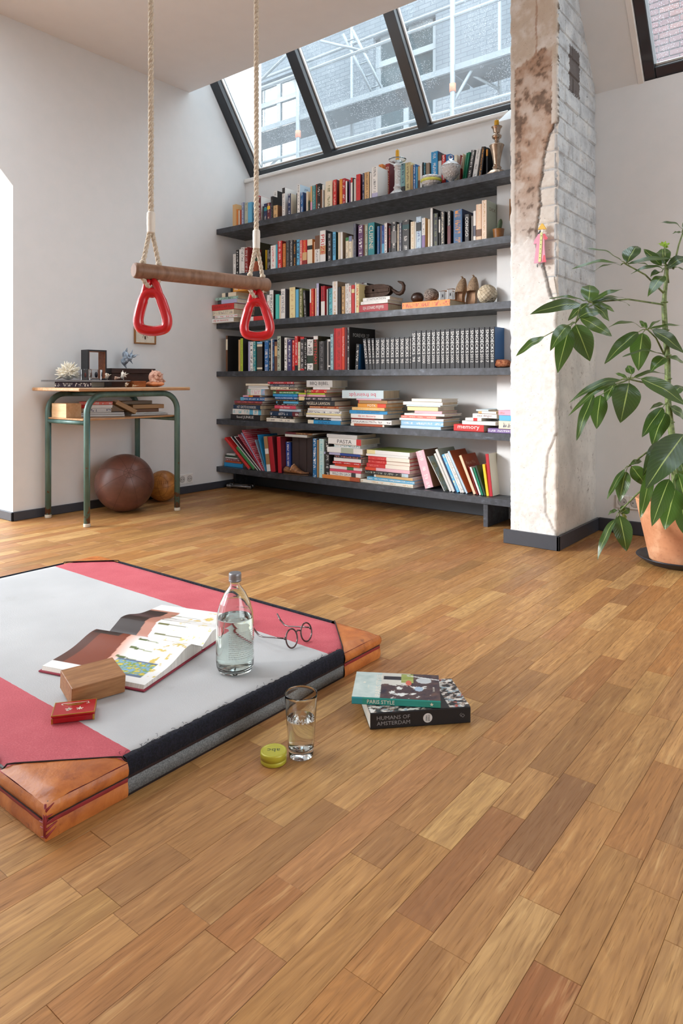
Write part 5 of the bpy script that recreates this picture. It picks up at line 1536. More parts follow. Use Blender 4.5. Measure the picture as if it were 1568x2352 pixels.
# fourth shelf: two bricks of volcanic stone
k = N('reddish_pumice'); g = k.noise(k.obj(), 60, 5, .75)
k.set(Base_Color=k.ramp(g, [(.35, lin('6E3A28')), (.5, lin('A2603F')), (.68, lin('C08A63'))]), Roughness=.95); k.bump(g, .9, .006)
z4 = SHELF[4] + .0005
def rock(loc, sx, sy, sz, seed, label):
    m = MB().ball((0, 0, 0), 1, 36, 20, fn=lambda d: (1 / max(abs(d.x) ** 3.2 + abs(d.y) ** 3.2 + abs(d.z) ** 3.2, .01) ** (1 / 3.2)) * (1 + .10 * mnoise.fractal(Vector((d.x * 2.2 + seed, d.y * 2.2, d.z * 2.2)), .8, 2.1, 4)), sc=(sx, sy, sz))
    lo = min(v[2] for v in m.v)
    m.v = [(v[0], v[1], v[2] - lo) for v in m.v]
    tag(m.build('lava_rock', k.m, None, loc, (0, 0, .08)), label, 'rock', 'reddish rocks before the yearbooks')
rock((-1.732, 3.30 + .052, z4), .058, .03, .0135, 1, 'longer flatter reddish rock before the black yearbooks')
rock((-1.575, 3.30 + .045, z4), .055, .03, .0215, 6, 'thicker reddish rock at the pillar end before the yearbooks')
# bottom shelf: wooden shoe; black cable over the third pile
k = N('worn_tan_leather'); g = k.noise(k.obj(), 45, 5, .7)
k.set(Base_Color=k.ramp(g, [(.35, lin('5B3B28')), (.55, lin('96653F')), (.75, lin('B98A5C'))]), Roughness=.6); k.bump(g, .6, .004)
t = thing('old_shoe', 'worn tan leather shoe before the brown volumes on the bottom shelf', 'shoe', (-3.03, 3.327, SHELF[6] + .0005), R(4))
prof = [(-.068, .02, .044), (-.06, .026, .05), (-.035, .026, .046), (-.02, .022, .034), (-.008, .024, .052), (.005, .028, .066), (.025, .028, .052), (.05, .026, .034), (.08, .02, .022), (.105, .012, .017), (.125, .004, .02)]
vs_ = []; sg = 16
for (x, hw_, h_) in prof:
    for j in range(sg):
        a = 2 * math.pi * j / sg
        vs_.append((x, hw_ * math.cos(a), .007 + (h_ - .007) * (.5 + .5 * math.sin(a)) + (.004 if x > .1 else 0)))
fs = [(i * sg + j, i * sg + (j + 1) % sg, (i + 1) * sg + (j + 1) % sg, (i + 1) * sg + j) for i in range(len(prof) - 1) for j in range(sg)]
fs += [tuple(range(sg - 1, -1, -1)), tuple((len(prof) - 1) * sg + j for j in range(sg))]
MB().add(vs_, fs, 0, True).build('upper', k.m, t)
poly = [(x, -h * 1.04) for x, h, _ in prof] + [(x, h * 1.04) for x, h, _ in reversed(prof)]
MB().prism(poly, 0, .007, (0, 1, 2)).build('sole', plain('dark_sole', '4A3222', .7), t)
MB().tube([(-.002, -.03, .03), (.003, -.02, .056), (.006, 0, .068), (.003, .02, .056), (-.002, .03, .03)], .004, 8).build('strap', M_SOLE, t)
cab = [(-3.05, 3.304, .728), (-2.93, 3.299, .729), (-2.905, 3.297, .7285), (-2.892, 3.2965, .715), (-2.889, 3.2965, .69), (-2.90, 3.2965, .655), (-2.915, 3.2965, .62), (-2.918, 3.2965, .59), (-2.917, 3.2965, .55)]
tag(MB().tube(cab, .0028, 8).build('cable', plain('black_rubber', '18181A', .5), None), 'thin black cable hanging over the third pile of books', 'cable')

# ------------------------------------------------------------------ on and by the walls
M_SOCK = plain('white_plastic', 'E9E9E7', .35, var=.02)
M_SOCKD = plain('socket_grey', '9A9A98', .4)
def socket(loc, rz, n, label):
    t = thing('wall_socket', label, 'socket', loc, rz)
    for i in range(n):
        x = (i - (n - 1) / 2) * .062
        p_ = MB().box((x - .031, -.009, -.034), (x + .031, 0, .034), bev=.003).build('socket_plate', M_SOCK, t)
        MB().lathe([(.0215, -.0095), (.0215, -.0085), (.0195, -.0085), (.0195, -.0092)], 24).build('socket_ring', M_SOCKD, p_, (x, 0, 0), (R(90), 0, 0), fix=False) if False else None
        m = MB()
        for q in range(28):
            pass
        r0 = [(x + .021 * math.cos(2 * math.pi * q / 28), -.0094, .021 * math.sin(2 * math.pi * q / 28)) for q in range(28)]
        MB().tube(r0, .0012, 6, closed=True).build('socket_rim', M_SOCKD, p_)
        MB().prism([(x + .0195 * math.cos(2 * math.pi * q / 28), .0195 * math.sin(2 * math.pi * q / 28)) for q in range(28)], -.0098, -.0092, (0, 2, 1)).build('socket_well', plain('socket_shadow_grey', 'C4C4C2', .5), p_)
        for s in (-1, 1):
            MB().tube([(x + s * .0095, -.0104, 0), (x + s * .0095, -.0096, 0)], .003, 8).build('pin_hole', M_WICK, p_)
socket((XL, 3.016, .1), R(90), 2, 'white double wall socket above the skirting behind the green desk')
socket((-.965, 3.6, .16), 0, 3, 'white triple wall socket low on the wall behind the plant')
t = thing('picture_frame', 'small gilt framed insect picture on the wall behind the red ring', 'picture', (XL, 2.686, 1.068), R(90))
M_GILT = plain('gilt_wood', '9A6B3E', .4, .3, var=.15)
for lo, hi in (((-.082, -.014, -.056), (.082, 0, -.047)), ((-.082, -.014, .047), (.082, 0, .056)), ((-.082, -.014, -.047), (-.073, 0, .047)), ((.073, -.014, -.047), (.082, 0, .047))):
    MB().box(lo, hi, bev=.002).build('frame_strip', M_GILT, t)
MB().box((-.073, -.006, -.047), (.073, -.001, .047)).build('picture_mount', plain('mount_card', 'DAD2C2', .9), t)
bt = MB().ball((.0, -.0075, -.015), .012, 12, 8, sc=(.5, .12, 1))
for s in (-1, 1):
    bt.tube([(0, -.007, -.012), (s * .014, -.007, .002), (s * .02, -.007, -.016)], .0012, 4)
bt.build('pinned_insect', plain('dried_insect', '4A3B2A', .7), t)
MB().tube([(-.01, -.004, .056), (0, -.006, .07), (.01, -.004, .056)], .0012, 6).build('hanging_ring', M_GILT, t)

# pink robed figure hung in the stripped strip of the pillar
t = thing('hanging_figure', 'flat pink robed figure with a yellow pointed hat hung on the pillar', 'ornament', (-1.219, 3.058, 1.49))
MF = {n: plain('card_' + n, h, .6, var=.03) for n, h in dict(pink='E9A3BC', rose='E0606F', yellow='F0C455', white='F2F0EC', lime='DDE3A0', dark='33363A', lead='8F9698').items()}
Mf = Matrix.Rotation(R(4), 4, 'Y')
def flat(name, poly, y0, y1, mat):
    return MB().prism(poly, y0, y1, (0, 2, 1), M=Mf).build(name, mat, t)
flat('robe', [(-.016, -.042), (.014, -.042), (.03, -.064), (.022, -.072), (.014, -.066), (.016, -.1), (.022, -.14), (.03, -.172), (-.028, -.176), (-.024, -.12), (-.022, -.085), (-.036, -.088), (-.034, -.07)], -.028, -.022, MF['pink'])
flat('robe_fold', [(.008, -.044), (.014, -.042), (.03, -.064), (.022, -.072), (.012, -.064)], -.0295, -.028, MF['rose'])
flat('robe_fold', [(.016, -.14), (.022, -.14), (.03, -.172), (.012, -.173)], -.0295, -.028, MF['rose'])
sash = flat('sash', [(-.006, -.036), (.005, -.036), (.006, -.17), (-.006, -.171)], -.031, -.028, MF['lime'])
for i in range(6):
    q = Mf @ Vector((0, -.0315, -.052 - i * .02))
    MB().ball(tuple(q), .0018, 8, 6).build('button', MF['dark'], sash)
flat('face', [(-.007, -.022), (.008, -.022), (.006, -.032), (.001, -.037), (-.005, -.032)], -.028, -.022, MF['white'])
flat('hat', [(-.019, -.022), (.02, -.022), (.002, .004), (-.003, .004)], -.032, -.02, MF['yellow'])
flat('hair_plait', [(-.009, -.024), (-.005, -.028), (-.017, -.045), (-.021, -.042)], -.027, -.022, MF['dark'])
for x in (-.012, .01):
    q = Mf @ Vector((x, -.025, -.187))
    MB().ball(tuple(q), .008, 12, 8, sc=(.5, .5, 1)).build('foot', MF['lead'], t)
MB().tube([Mf @ Vector((0, -.026, .004)), Mf @ Vector((0, -.02, .03)), Mf @ Vector((0, .004, .034))], .0008, 5).build('hanging_thread', MF['white'], t)

# ------------------------------------------------------------------ school desk
k = N('chipped_green_enamel'); g = k.noise(k.pos(), 30, 5, .65); g2 = k.noise(k.mapv(k.pos(), (1, 1, .3)), 14, 4, .6)
t_ = k.ramp(g2, [(.35, lin('456460')), (.6, lin('5B7A75')), (.75, lin('6F8B86'))])
sx = k.n('ShaderNodeSeparateXYZ'); k.l(k.pos(), sx.inputs[0])
low = k.math('MULTIPLY', k.math('SUBTRACT', .2, sx.outputs[2], clamp=True), 1.1)
t_ = k.mix(k.math('GREATER_THAN', k.math('ADD', g, low), .67), t_, lin('6A4A38'))
k.set(Base_Color=t_, Roughness=.42, Metallic=.15)
M_GREEN = k.m
def wood(name, a, b, sc=(8, 60, 60), rough=.5, ring=18):
    k = N(name); p = k.mapv(k.obj(), sc)
    g = k.noise(p, 1.0, 4, .6, .5); g2 = k.noise(k.mapv(k.obj(), tuple(x * 4 for x in sc)), 1.0, 3)
    k.set(Base_Color=k.mix(k.ramp(g2, [(.4, (.5, .5, .5, 1)), (.6, (0, 0, 0, 1))]), k.ramp(g, [(.35, lin(a)), (.65, lin(b))]), lin(a)), Roughness=rough)
    k.bump(g2, .1, .001)
    return k.m
M_TOP = wood('beech_desktop', 'A97B52', 'CDA478', (60, 6, 60), .35)
M_PALEW = wood('pale_pine', 'D6AC7C', 'E8C79D', (6, 60, 60), .55)
M_DARKW = wood('dark_stained_wood', '2E1D18', '45302A', (60, 8, 60), .35)
M_REDW = wood('reddish_box_wood', '8A4B26', 'B06A3B', (60, 8, 60), .4)
M_RUBBER = plain('pale_rubber', 'C9BFAE', .7)
desk = thing('school_desk', 'old school desk with chipped green tube frame and wooden top', 'desk', (-3.49, 2.295, 0))
dx, dy = 3.49, -2.295
def arch(x):
    pth = [(x, 2.0, .016), (x, 2.0, .6)]
    for i in range(9):
        a = math.pi * i / 16
        pth.append((x, 2.0 + .1 * (1 - math.cos(a)), .6 + .1 * math.sin(a)))
    for i in range(9):
        a = math.pi / 2 - math.pi * i / 16
        pth.append((x, 2.59 - .1 * (1 - math.cos(a)), .6 + .1 * math.sin(a)))
    pth += [(x, 2.59, .016)]
    return [(p[0] + dx, p[1] + dy, p[2]) for p in pth]
for x in (-3.295, -3.69):
    lg = MB().tube(arch(x), .0165, 16).build('leg_frame', M_GREEN, desk)
    for y in (2.0, 2.59):
        MB().lathe([(.0165, 0), (.0185, .002), (.0185, .016), (.017, .018), (0, .018)], 16).build('foot_cap', M_RUBBER, lg, (x + dx, y + dy, .0003))
for y in (2.0, 2.59):
    MB().tube([(-3.69 + dx, y + dy, .548), (-3.295 + dx, y + dy, .548)], .012, 12).build('cross_rail', M_GREEN, desk)
    MB().tube([(-3.69 + dx, y + dy + (.14 if y < 2.3 else -.14), .70), (-3.295 + dx, y + dy + (.14 if y < 2.3 else -.14), .70)], .011, 12).build('cross_rail', M_GREEN, desk)
MB().box((-3.728 + dx, 1.925 + dy, .7175), (-3.243 + dx, 2.648 + dy, .736), bev=.004).build('desktop', M_TOP, desk)
MB().box((-3.672 + dx, 1.99 + dy, .5605), (-3.315 + dx, 2.60 + dy, .569), bev=.002).build('book_shelf', M_TOP, desk)

def flat_book(label, corner, ang, H, D, wd, col, group=None, ink=None, title=None, bands=(), big=False, side=None, tilt=0, pi=None, topcol=None):
    a = R(ang)
    L = Vector((math.cos(a), math.sin(a), 0)); Dv = Vector((-math.sin(a), math.cos(a), 0))
    return make_book(unique([label]), group, corner, wd, H, D, Z_, L, Dv, col, bands, ink, big, side, title, False, topcol, pi)
zd = .7363
# stack: white spined book, dark flat folder on it
flat_book('thick book with dark jacket and white band under the navy folder on desk', (-3.52, 1.945, zd), 38, .2, .21, .0315, 'darkpurple', None, 'white', None, ((.0, 1.0, 'darkpurple'),), True, pi=0)
fo = thing('folder', 'thin dark navy folder holding coral and shells on the desk', 'folder', (-3.5, 2.13, .7685), R(35))
MB().box((-.19, -.16, 0), (.19, .16, .0025), bev=.001).box((-.19, -.16, .0065), (.19, .16, .009), bev=.001).build('folder_cover', plain('navy_card', '2A3242', .35, var=.05), fo)
MB().box((-.185, -.155, .0025), (.185, .155, .0065)).build('folder_papers', M_PAPER[2], fo)
zf = .7778
# coral
k = N('white_coral'); g = k.noise(k.obj(), 90, 4); k.set(Base_Color=k.ramp(g, [(.35, lin('DDD2BA')), (.65, lin('F7F1E4'))]), Roughness=.9); k.bump(g, .5, .003)
co = thing('coral', 'spiky cream white coral on the navy folder', 'coral', (-3.585, 2.06, zf))
MB().ball((0, 0, .033), .038, 20, 12, sc=(1, 1, .85)).build('coral_base', k.m, co)
rc = random.Random(4)
for i in range(92):
    zc = 1 - 1.55 * (i + .5) / 92; a = i * 2.39996
    rxy = math.sqrt(max(0, 1 - zc * zc))
    d = Vector((rxy * math.cos(a), rxy * math.sin(a), zc)); s = Vector((0, 0, .036)) + d * .022
    ln = rc.uniform(.034, .056); b = d + Vector((rc.uniform(-.3, .3), rc.uniform(-.3, .3), rc.uniform(-.1, .35)))
    e = s + b.normalized() * ln
    if e.z < .004: continue
    MB().tube([s, s.lerp(e, .55) + d * .003, e], [.0052, .0044, .0018], 6).build('coral_branch', k.m, co, fix=False)
# insect blocks, lead type, open box frame
t = thing('insect_block', 'clear block with a red insect, next to the white coral', 'paperweight', (-3.53, 2.135, zf), .55, 'clear insect paperweights')
MB().box((-.028, -.013, 0), (.028, .013, .062), bev=.0015).build('resin_block', M_RESIN, t)
MB().ball((0, 0, .028), .011, 14, 10, sc=(.6, .4, 1.3)).build('insect', plain('red_insect', '7A2A22', .4), t)
t = thing('insect_block', 'clear block with a dark insect, before the black open box', 'paperweight', (-3.525, 2.2, zf), .6, 'clear insect paperweights')
MB().box((-.03, -.013, 0), (.03, .013, .06), bev=.0015).build('resin_block', M_RESIN, t)
MB().ball((0, 0, .03), .014, 14, 10, sc=(.7, .4, 1.2)).build('insect', M_BEETLE, t)
bf = thing('open_box', 'upright black open box with bare wood inside on the desk', 'box', (-3.64, 2.255, zf), 0)
hx, hy, hz, tk = .036, .062, .177, .010
zb = 0.0
MB().box((-hx, -hy, zb), (hx, -hy + tk, hz), bev=.001).box((-hx, hy - tk, zb), (hx, hy, hz), bev=.001).box((-hx, -hy + tk, hz - tk), (hx, hy - tk, hz), bev=.001).box((-hx, -hy + tk, zb), (hx, hy - tk, zb + tk), bev=.001).build('black_frame', plain('black_lacquer', '26262A', .45), bf)
MB().box((-hx + .002, -hy + tk, zb + tk), (hx - .001, -hy + tk + .002, hz - tk)).box((-hx + .002, hy - tk - .002, zb + tk), (hx - .001, hy - tk, hz - tk)).box((-hx + .002, -hy + tk + .002, hz - tk - .002), (hx - .001, hy - tk - .002, hz - tk)).box((-hx + .002, -hy + tk + .002, zb + tk), (hx - .001, hy - tk - .002, zb + tk + .002)).build('wood_lining', M_REDW, bf)
db = thing('wooden_box', 'long dark stained wooden box on the desk against the wall', 'box', (-3.66, 2.505, zd))
MB().box((-.058, -.155, 0), (.058, .155, .082), bev=.002).build('box_body', M_DARKW, db)
MB().box((-.06, -.157, .083), (.06, .157, .113), bev=.002).build('lid', M_DARKW, db)
ob = thing('wooden_box', 'small reddish wooden box with sliding lid between folder and large shell', 'box', (-3.46, 2.42, zd), R(12))
MB().box((-.03, -.05, 0), (.03, .05, .026), bev=.001).build('box_body', M_REDW, ob)
MB().box((-.031, -.051, .0265), (.031, .051, .036), bev=.001).build('lid', M_REDW, ob)
# shells
def shell_mat(name, a, b, c):
    k = N(name); g = k.noise(k.mapv(k.obj(), (1, 1, 1)), 55, 4, .6, .6)
    k.set(Base_Color=k.ramp(g, [(.35, lin(a)), (.52, lin(b)), (.68, lin(c))]), Roughness=.5); k.bump(g, .4, .003)
    return k.m
def whorl_shell(name, label, loc, rot, r0, ln, turns, mat, spikes=0, sr=.3, lip=None, flatten=1.0):
    t = thing(name, label, 'shell', loc)
    m = MB(); n = int(turns * 22); pth = []; rad = []
    for i in range(n + 1):
        s = i / n; a = 2 * math.pi * turns * s
        q = (s ** 1.25)
        pth.append((r0 * .62 * q * math.cos(a), r0 * .62 * q * math.sin(a) * flatten, ln * (1 - s)))
        rad.append(max(.0008, r0 * .52 * q))
    m.tube(pth, rad, 14)
    if spikes:
        for i in range(spikes):
            s = 1 - .62 * i / spikes; j = int(s * n); p = Vector(pth[j]); d = Vector((p.x, p.y, 0)).normalized() + Vector((0, 0, .35))
            m.tube([p + d * rad[j] * .6, p + d * (rad[j] + r0 * sr)], [rad[j] * .5, .0012], 7)
    Rm = Matrix.Rotation(rot[2], 4, 'Z') @ Matrix.Rotation(rot[1], 4, 'Y') @ Matrix.Rotation(rot[0], 4, 'X')
    m.v = [tuple(Rm @ Vector(v)) for v in m.v]
    if lip:
        m2 = MB().ball((0, 0, 0), r0, 22, 12, sc=(1.15, 1.0, .34), fn=lambda d: 1 + .12 * math.sin(5 * math.atan2(d.y, d.x)))
        m2.v = [(v[0], v[1], v[2] + min(q[2] for q in m.v) + r0 * .28) for v in m2.v]
    lo = min(v[2] for v in m.v + (m2.v if lip else []))
    for q in ([m, m2] if lip else [m]):
        q.v = [(v[0], v[1], v[2] - lo) for v in q.v]
    m.build('whorl', mat, t, fix=False)
    if lip: m2.build('lip', lip, t)
    return t
whorl_shell('sea_shell', 'large pinkish orange shell standing beside the reddish box', (-3.43, 2.535, zd), (R(-18), R(60), R(-30)), .05, .075, 3.2, shell_mat('pink_shell', 'A8705C', 'D9A48C', 'E9CDBB'), 7, .12, plain('orange_lip', 'D58A5E', .45, var=.15))
whorl_shell('sea_shell', 'big spiked blue-grey shell lying on the dark wooden box', (-3.655, 2.46, zd + .1135), (0, R(80), R(90)), .042, .125, 3.0, shell_mat('blue_grey_shell', '55565C', '9DB0C4', 'CFDCE6'), 9, .5, None, .85)
whorl_shell('sea_shell', 'small knobbly cream shell, first in the row on navy folder', (-3.535, 2.265, zf), (0, R(75), R(80)), .018, .035, 3, shell_mat('cream_shell', 'A98A72', 'E0CDB8', 'F0E6D8'), 6, .25)
whorl_shell('sea_shell', 'slender striped turret shell, middle of the row on folder', (-3.52, 2.315, zf), (0, R(86), R(100)), .010, .062, 6, shell_mat('striped_shell', '9A6C58', 'D9B49C', 'EAD8C8'))
whorl_shell('sea_shell', 'small spiky white shell at the far end of the folder', (-3.465, 2.325, zf), (0, R(78), R(70)), .020, .042, 3, shell_mat('white_shell', 'CBBBA8', 'EFE7DA', 'F8F3EA'), 7, .4)
whorl_shell('sea_shell', 'tiny knobbly brown shell on the desktop before the thick book', (-3.34, 2.265, zd), (0, R(75), R(95)), .011, .026, 3, shell_mat('cream_shell2', 'A98A72', 'DCC7AE', 'EEE3D2'), 5, .3)
whorl_shell('sea_shell', 'tiny slender turret shell on the desktop before the thick book', (-3.345, 2.315, zd), (0, R(86), R(85)), .007, .04, 5, shell_mat('tan_shell', '8A6A4E', 'C9A983', 'E6D4BA'))
# under the desktop
zs = .5695
wb_ = thing('wooden_box', 'pale pine box standing at the end of the under-desk shelf', 'box', (-3.575, 2.045, zs), R(0))
MB().box((-.075, -.045, 0), (.075, -.035, .078)).box((-.075, .035, 0), (.075, .045, .078)).box((-.075, -.035, 0), (.075, .035, .008)).box((-.075, -.035, .07), (.075, .035, .078)).box((-.075, -.035, .008), (-.067, .035, .07)).box((.067, -.035, .008), (.075, .035, .07)).build('box_panels', M_PALEW, wb_)
flat_book('white magazine lying lowest on the under-desk shelf', (-3.53, 2.10, zs + .0003), 62, .24, .17, .012, 'white', None, pi=2)
flat_book('second white magazine on the under-desk shelf', (-3.525, 2.105, zs + .0129), 58, .23, .165, .011, 'palegrey', None, pi=1)
flat_book('brown paged paperback with printed spine on the under-desk magazines', (-3.515, 2.11, zs + .0245), 60, .15, .11, .024, 'palegrey', None, 'navy', None, (), True, pi=1)
flat_book('red edged white book upper in the under-desk pile', (-3.525, 2.10, zs + .0491), 55, .17, .12, .018, 'white', None, None, None, ((.0, .18, 'red'),), pi=1)
flat_book('pinkish red paperback on top of the under-desk pile', (-3.54, 2.10, zs + .0677), 52, .18, .11, .018, 'salmon', None, 'palegrey', None, (), True, pi=1)
flat_book('pale magazine at the far end of the under-desk shelf', (-3.42, 2.36, zs + .0003), 80, .23, .15, .010, 'palegrey', None, pi=2)
flat_book('second pale magazine at the far end of the under-desk shelf', (-3.425, 2.365, zs + .0109), 84, .22, .14, .008, 'white', None, pi=2)
flat_book('dark brown paperback under the swollen cream paperback', (-3.425, 2.365, zs + .0195), 80, .17, .12, .020, 'brown', None, pi=1)
flat_book('swollen cream paperback at the far end of the under-desk shelf', (-3.42, 2.37, zs + .0402), 76, .19, .115, .024, 'kraft', None, pi=1)
flat_book('topmost tan paperback at the far end under the desktop', (-3.47, 2.33, zs + .0650), 86, .2, .10, .020, 'taupe', None, pi=1)
a = R(28); Lb = Vector((math.cos(R(75)) * math.cos(a), math.sin(R(75)) * math.cos(a), -math.sin(a))); Db = Vector((-math.sin(R(75)), math.cos(R(75)), 0)); Tb = Lb.cross(Db)
make_book(unique(['tan paperback leaning between the two under-desk piles']), None, (-3.42, 2.255, zs + .072), .026, .13, .09, Tb if Tb.z > 0 else -Tb, Lb, Db, 'kraft', paper_i=1)

# ------------------------------------------------------------------ balls and the chrome tool on the floor
k = N('brown_ball_leather'); g = k.noise(k.obj(), 9, 5, .6); g2 = k.noise(k.obj(), 160, 3)
k.set(Base_Color=k.ramp(g, [(.3, lin('50332B')), (.6, lin('6E483D')), (.75, lin('865A4B'))]), Roughness=.38); k.bump(g2, .12, .002)
t = thing('medicine_ball', 'big dark brown leather medicine ball under the school desk', 'ball', (-3.515, 2.378, 0))
r_ = .1695
def seam(d):
    v = 1.0
    for nrm in SE:
        q = abs(d.dot(nrm[0]) - nrm[1])
        if q < .016: v -= .014 * (1 - q / .016)
    return v
ax = Vector((.75, -.35, .42)).normalized(); b1 = ax.orthogonal().normalized(); b2 = ax.cross(b1)
SE = [(b1 * math.cos(i * math.pi / 4 + .2) + b2 * math.sin(i * math.pi / 4 + .2), 0) for i in range(4)] + [(ax, .965)]
ax = Vector((.75, -.35, .42)).normalized(); b1 = ax.orthogonal().normalized(); b2 = ax.cross(b1)
SE = [(b1 * math.cos(i * math.pi / 4 + .2) + b2 * math.sin(i * math.pi / 4 + .2), 0) for i in range(4)] + [(ax, .965)]
MB().ball((0, 0, r_), r_, 96, 56).build('leather_ball', k.m, t)
M_SEAM = plain('dark_ball_seam', '452B23', .7)
def circ(c, r, nrm, off, rad, name, mat, parent):
    nrm = nrm.normalized(); u = nrm.orthogonal().normalized(); v = nrm.cross(u); q_ = math.sqrt(max(0, 1 - off * off))
    return MB().tube([c + nrm * (r * off) + (u * math.cos(2 * math.pi * i / 72) + v * math.sin(2 * math.pi * i / 72)) * (r * q_) for i in range(72)], rad, 6, closed=True).build(name, mat, parent)
for nrm, off in SE[:4] + [(ax, .985), (-ax, .985)]:
    circ(Vector((0, 0, r_)), r_ * .9995, nrm, off, .0008, 'seam', M_SEAM, t)
k = N('tan_ball_leather'); g = k.noise(k.obj(), 22, 5, .6)
k.set(Base_Color=k.ramp(g, [(.3, lin('8A5422')), (.6, lin('B87A36')), (.75, lin('C98D48'))]), Roughness=.45); k.bump(g, .15, .002)
t = thing('leather_ball', 'smaller tan panelled leather ball behind the desk leg', 'ball', (-3.625, 2.735, 0))
SE = [(Vector((.2, -.3, .93)).normalized(), .35), (Vector((.2, -.3, .93)).normalized(), -.35), (Vector((.9, .3, .1)).normalized(), .3), (Vector((.5, -.85, .1)).normalized(), .2), (Vector((.5, -.85, .1)).normalized(), .75), (Vector((.9, .3, .1)).normalized(), -.35)]
MB().ball((0, 0, .098), .098, 72, 44).build('leather_panels', k.m, t)
M_SEAM2 = plain('tan_ball_seam', '6E4420', .7)
for nrm, off in SE:
    circ(Vector((0, 0, .098)), .098 * .9995, nrm, off, .0009, 'seam', M_SEAM2, t)
lc = MB()
c0 = Vector((0, 0, .098)); dirn = Vector((.75, -.55, .35)).normalized(); ux = Vector((0, 0, 1)).cross(dirn).normalized(); uy = dirn.cross(ux)
for i in range(6):
    p0 = c0 + (dirn + ux * (i - 2.5) * .13 - uy * .12).normalized() * .0985; p1 = c0 + (dirn + ux * (i - 2.5) * .13 + uy * .12).normalized() * .0985
    lc.tube([p0, (p0 + p1) / 2 + dirn * .001, p1], .0016, 5)
tag(lc.build('lacing', plain('ball_lace', '8C5A2A', .7), t), kind='stuff')
M_CHROME = plain('dull_chrome', '9A9A9C', .28, .9, var=.12)
t = thing('chrome_tool', 'small dull chrome double bar tool lying under the bottom shelf', 'tool', (-3.605, 3.40, 0), R(18))
for y, z in ((-.018, .019), (.018, .023)):
    gb = MB().tube([(-.07, y, z), (.07, y, z)], .0105, 14).build('grip_bar', M_CHROME, t)
    for s in (-1, 1):
        m = MB()
        m.lathe([(.006, -.018), (.015, -.018), (.017, -.014), (.013, -.011), (.017, -.007), (.013, -.003), (.017, .001), (.013, .005), (.017, .009), (.015, .013), (.006, .013)], 18)
        m.v = [(v[2] + s * .082, v[0] + y, v[1] + z - (.001 if z < .02 else 0)) for v in m.v]
        m.build('ribbed_cap', M_CHROME, gb)

# ------------------------------------------------------------------ trapeze swing with two red rings
k = N('swing_wood'); p = k.mapv(k.obj(), (60, 60, 5)); g = k.noise(p, 1, 4, .6)
k.set(Base_Color=k.ramp(g, [(.35, lin('75543D')), (.65, lin('93705A'))]), Roughness=.5); k.bump(g, .08, .001)
M_SWING = k.m
k = N('cotton_rope'); g = k.noise(k.pos(), 240, 3); k.set(Base_Color=k.ramp(g, [(.35, lin('BFB09B')), (.65, lin('DDD3C3'))]), Roughness=.9); k.bump(g, .4, .002)
M_ROPE = k.m
M_RED = plain('glossy_red_plastic', 'C4141F', .22, var=.03, coat=.4)
M_COLLAR = plain('white_sleeve', 'E4DFD6', .5, var=.03)
A_, B_ = Vector((-1.503, 1.043, 1.055)), Vector((-1.422, 1.451, 1.055))
sw = thing('trapeze_swing', 'trapeze swing on two cotton ropes with a wooden bar and two red triangle rings', 'swing', ((A_.x + B_.x) / 2, (A_.y + B_.y) / 2, 1.055))
so = Vector(sw.location)
bd = (B_ - A_).normalized()
MB().tube([A_ - so, A_ + bd * .004 - so, A_ + bd * .006 - so, B_ - bd * .006 - so, B_ - bd * .004 - so, B_ - so], [.0165, .0195, .0202, .0202, .0195, .0165], 28).build('wooden_bar', M_SWING, sw)
def rope(name, pts, r, parent, twist=42.0):
    P = [Vector(p) for p in pts]; fine = [P[0]]
    for a_, b_ in zip(P, P[1:]):
        n = max(2, int((b_ - a_).length / .0045))
        fine += [a_.lerp(b_, (i + 1) / n) for i in range(n)]
    m = MB(); s = 0
    for st_ in range(3):
        out = []; s = 0
        for i, q in enumerate(fine):
            d = (fine[min(i + 1, len(fine) - 1)] - fine[max(i - 1, 0)]).normalized()
            x = d.cross(Vector((.3, .9, .1))).normalized(); y = d.cross(x)
            if i: s += (q - fine[i - 1]).length
            a = st_ * 2.0944 + s * 2 * math.pi * twist
            out.append(q + x * math.cos(a) * r * .5 + y * math.sin(a) * r * .5)
        m.tube(out, r * .56, 6, caps=True)
    return m.build(name, M_ROPE, parent, fix=False)
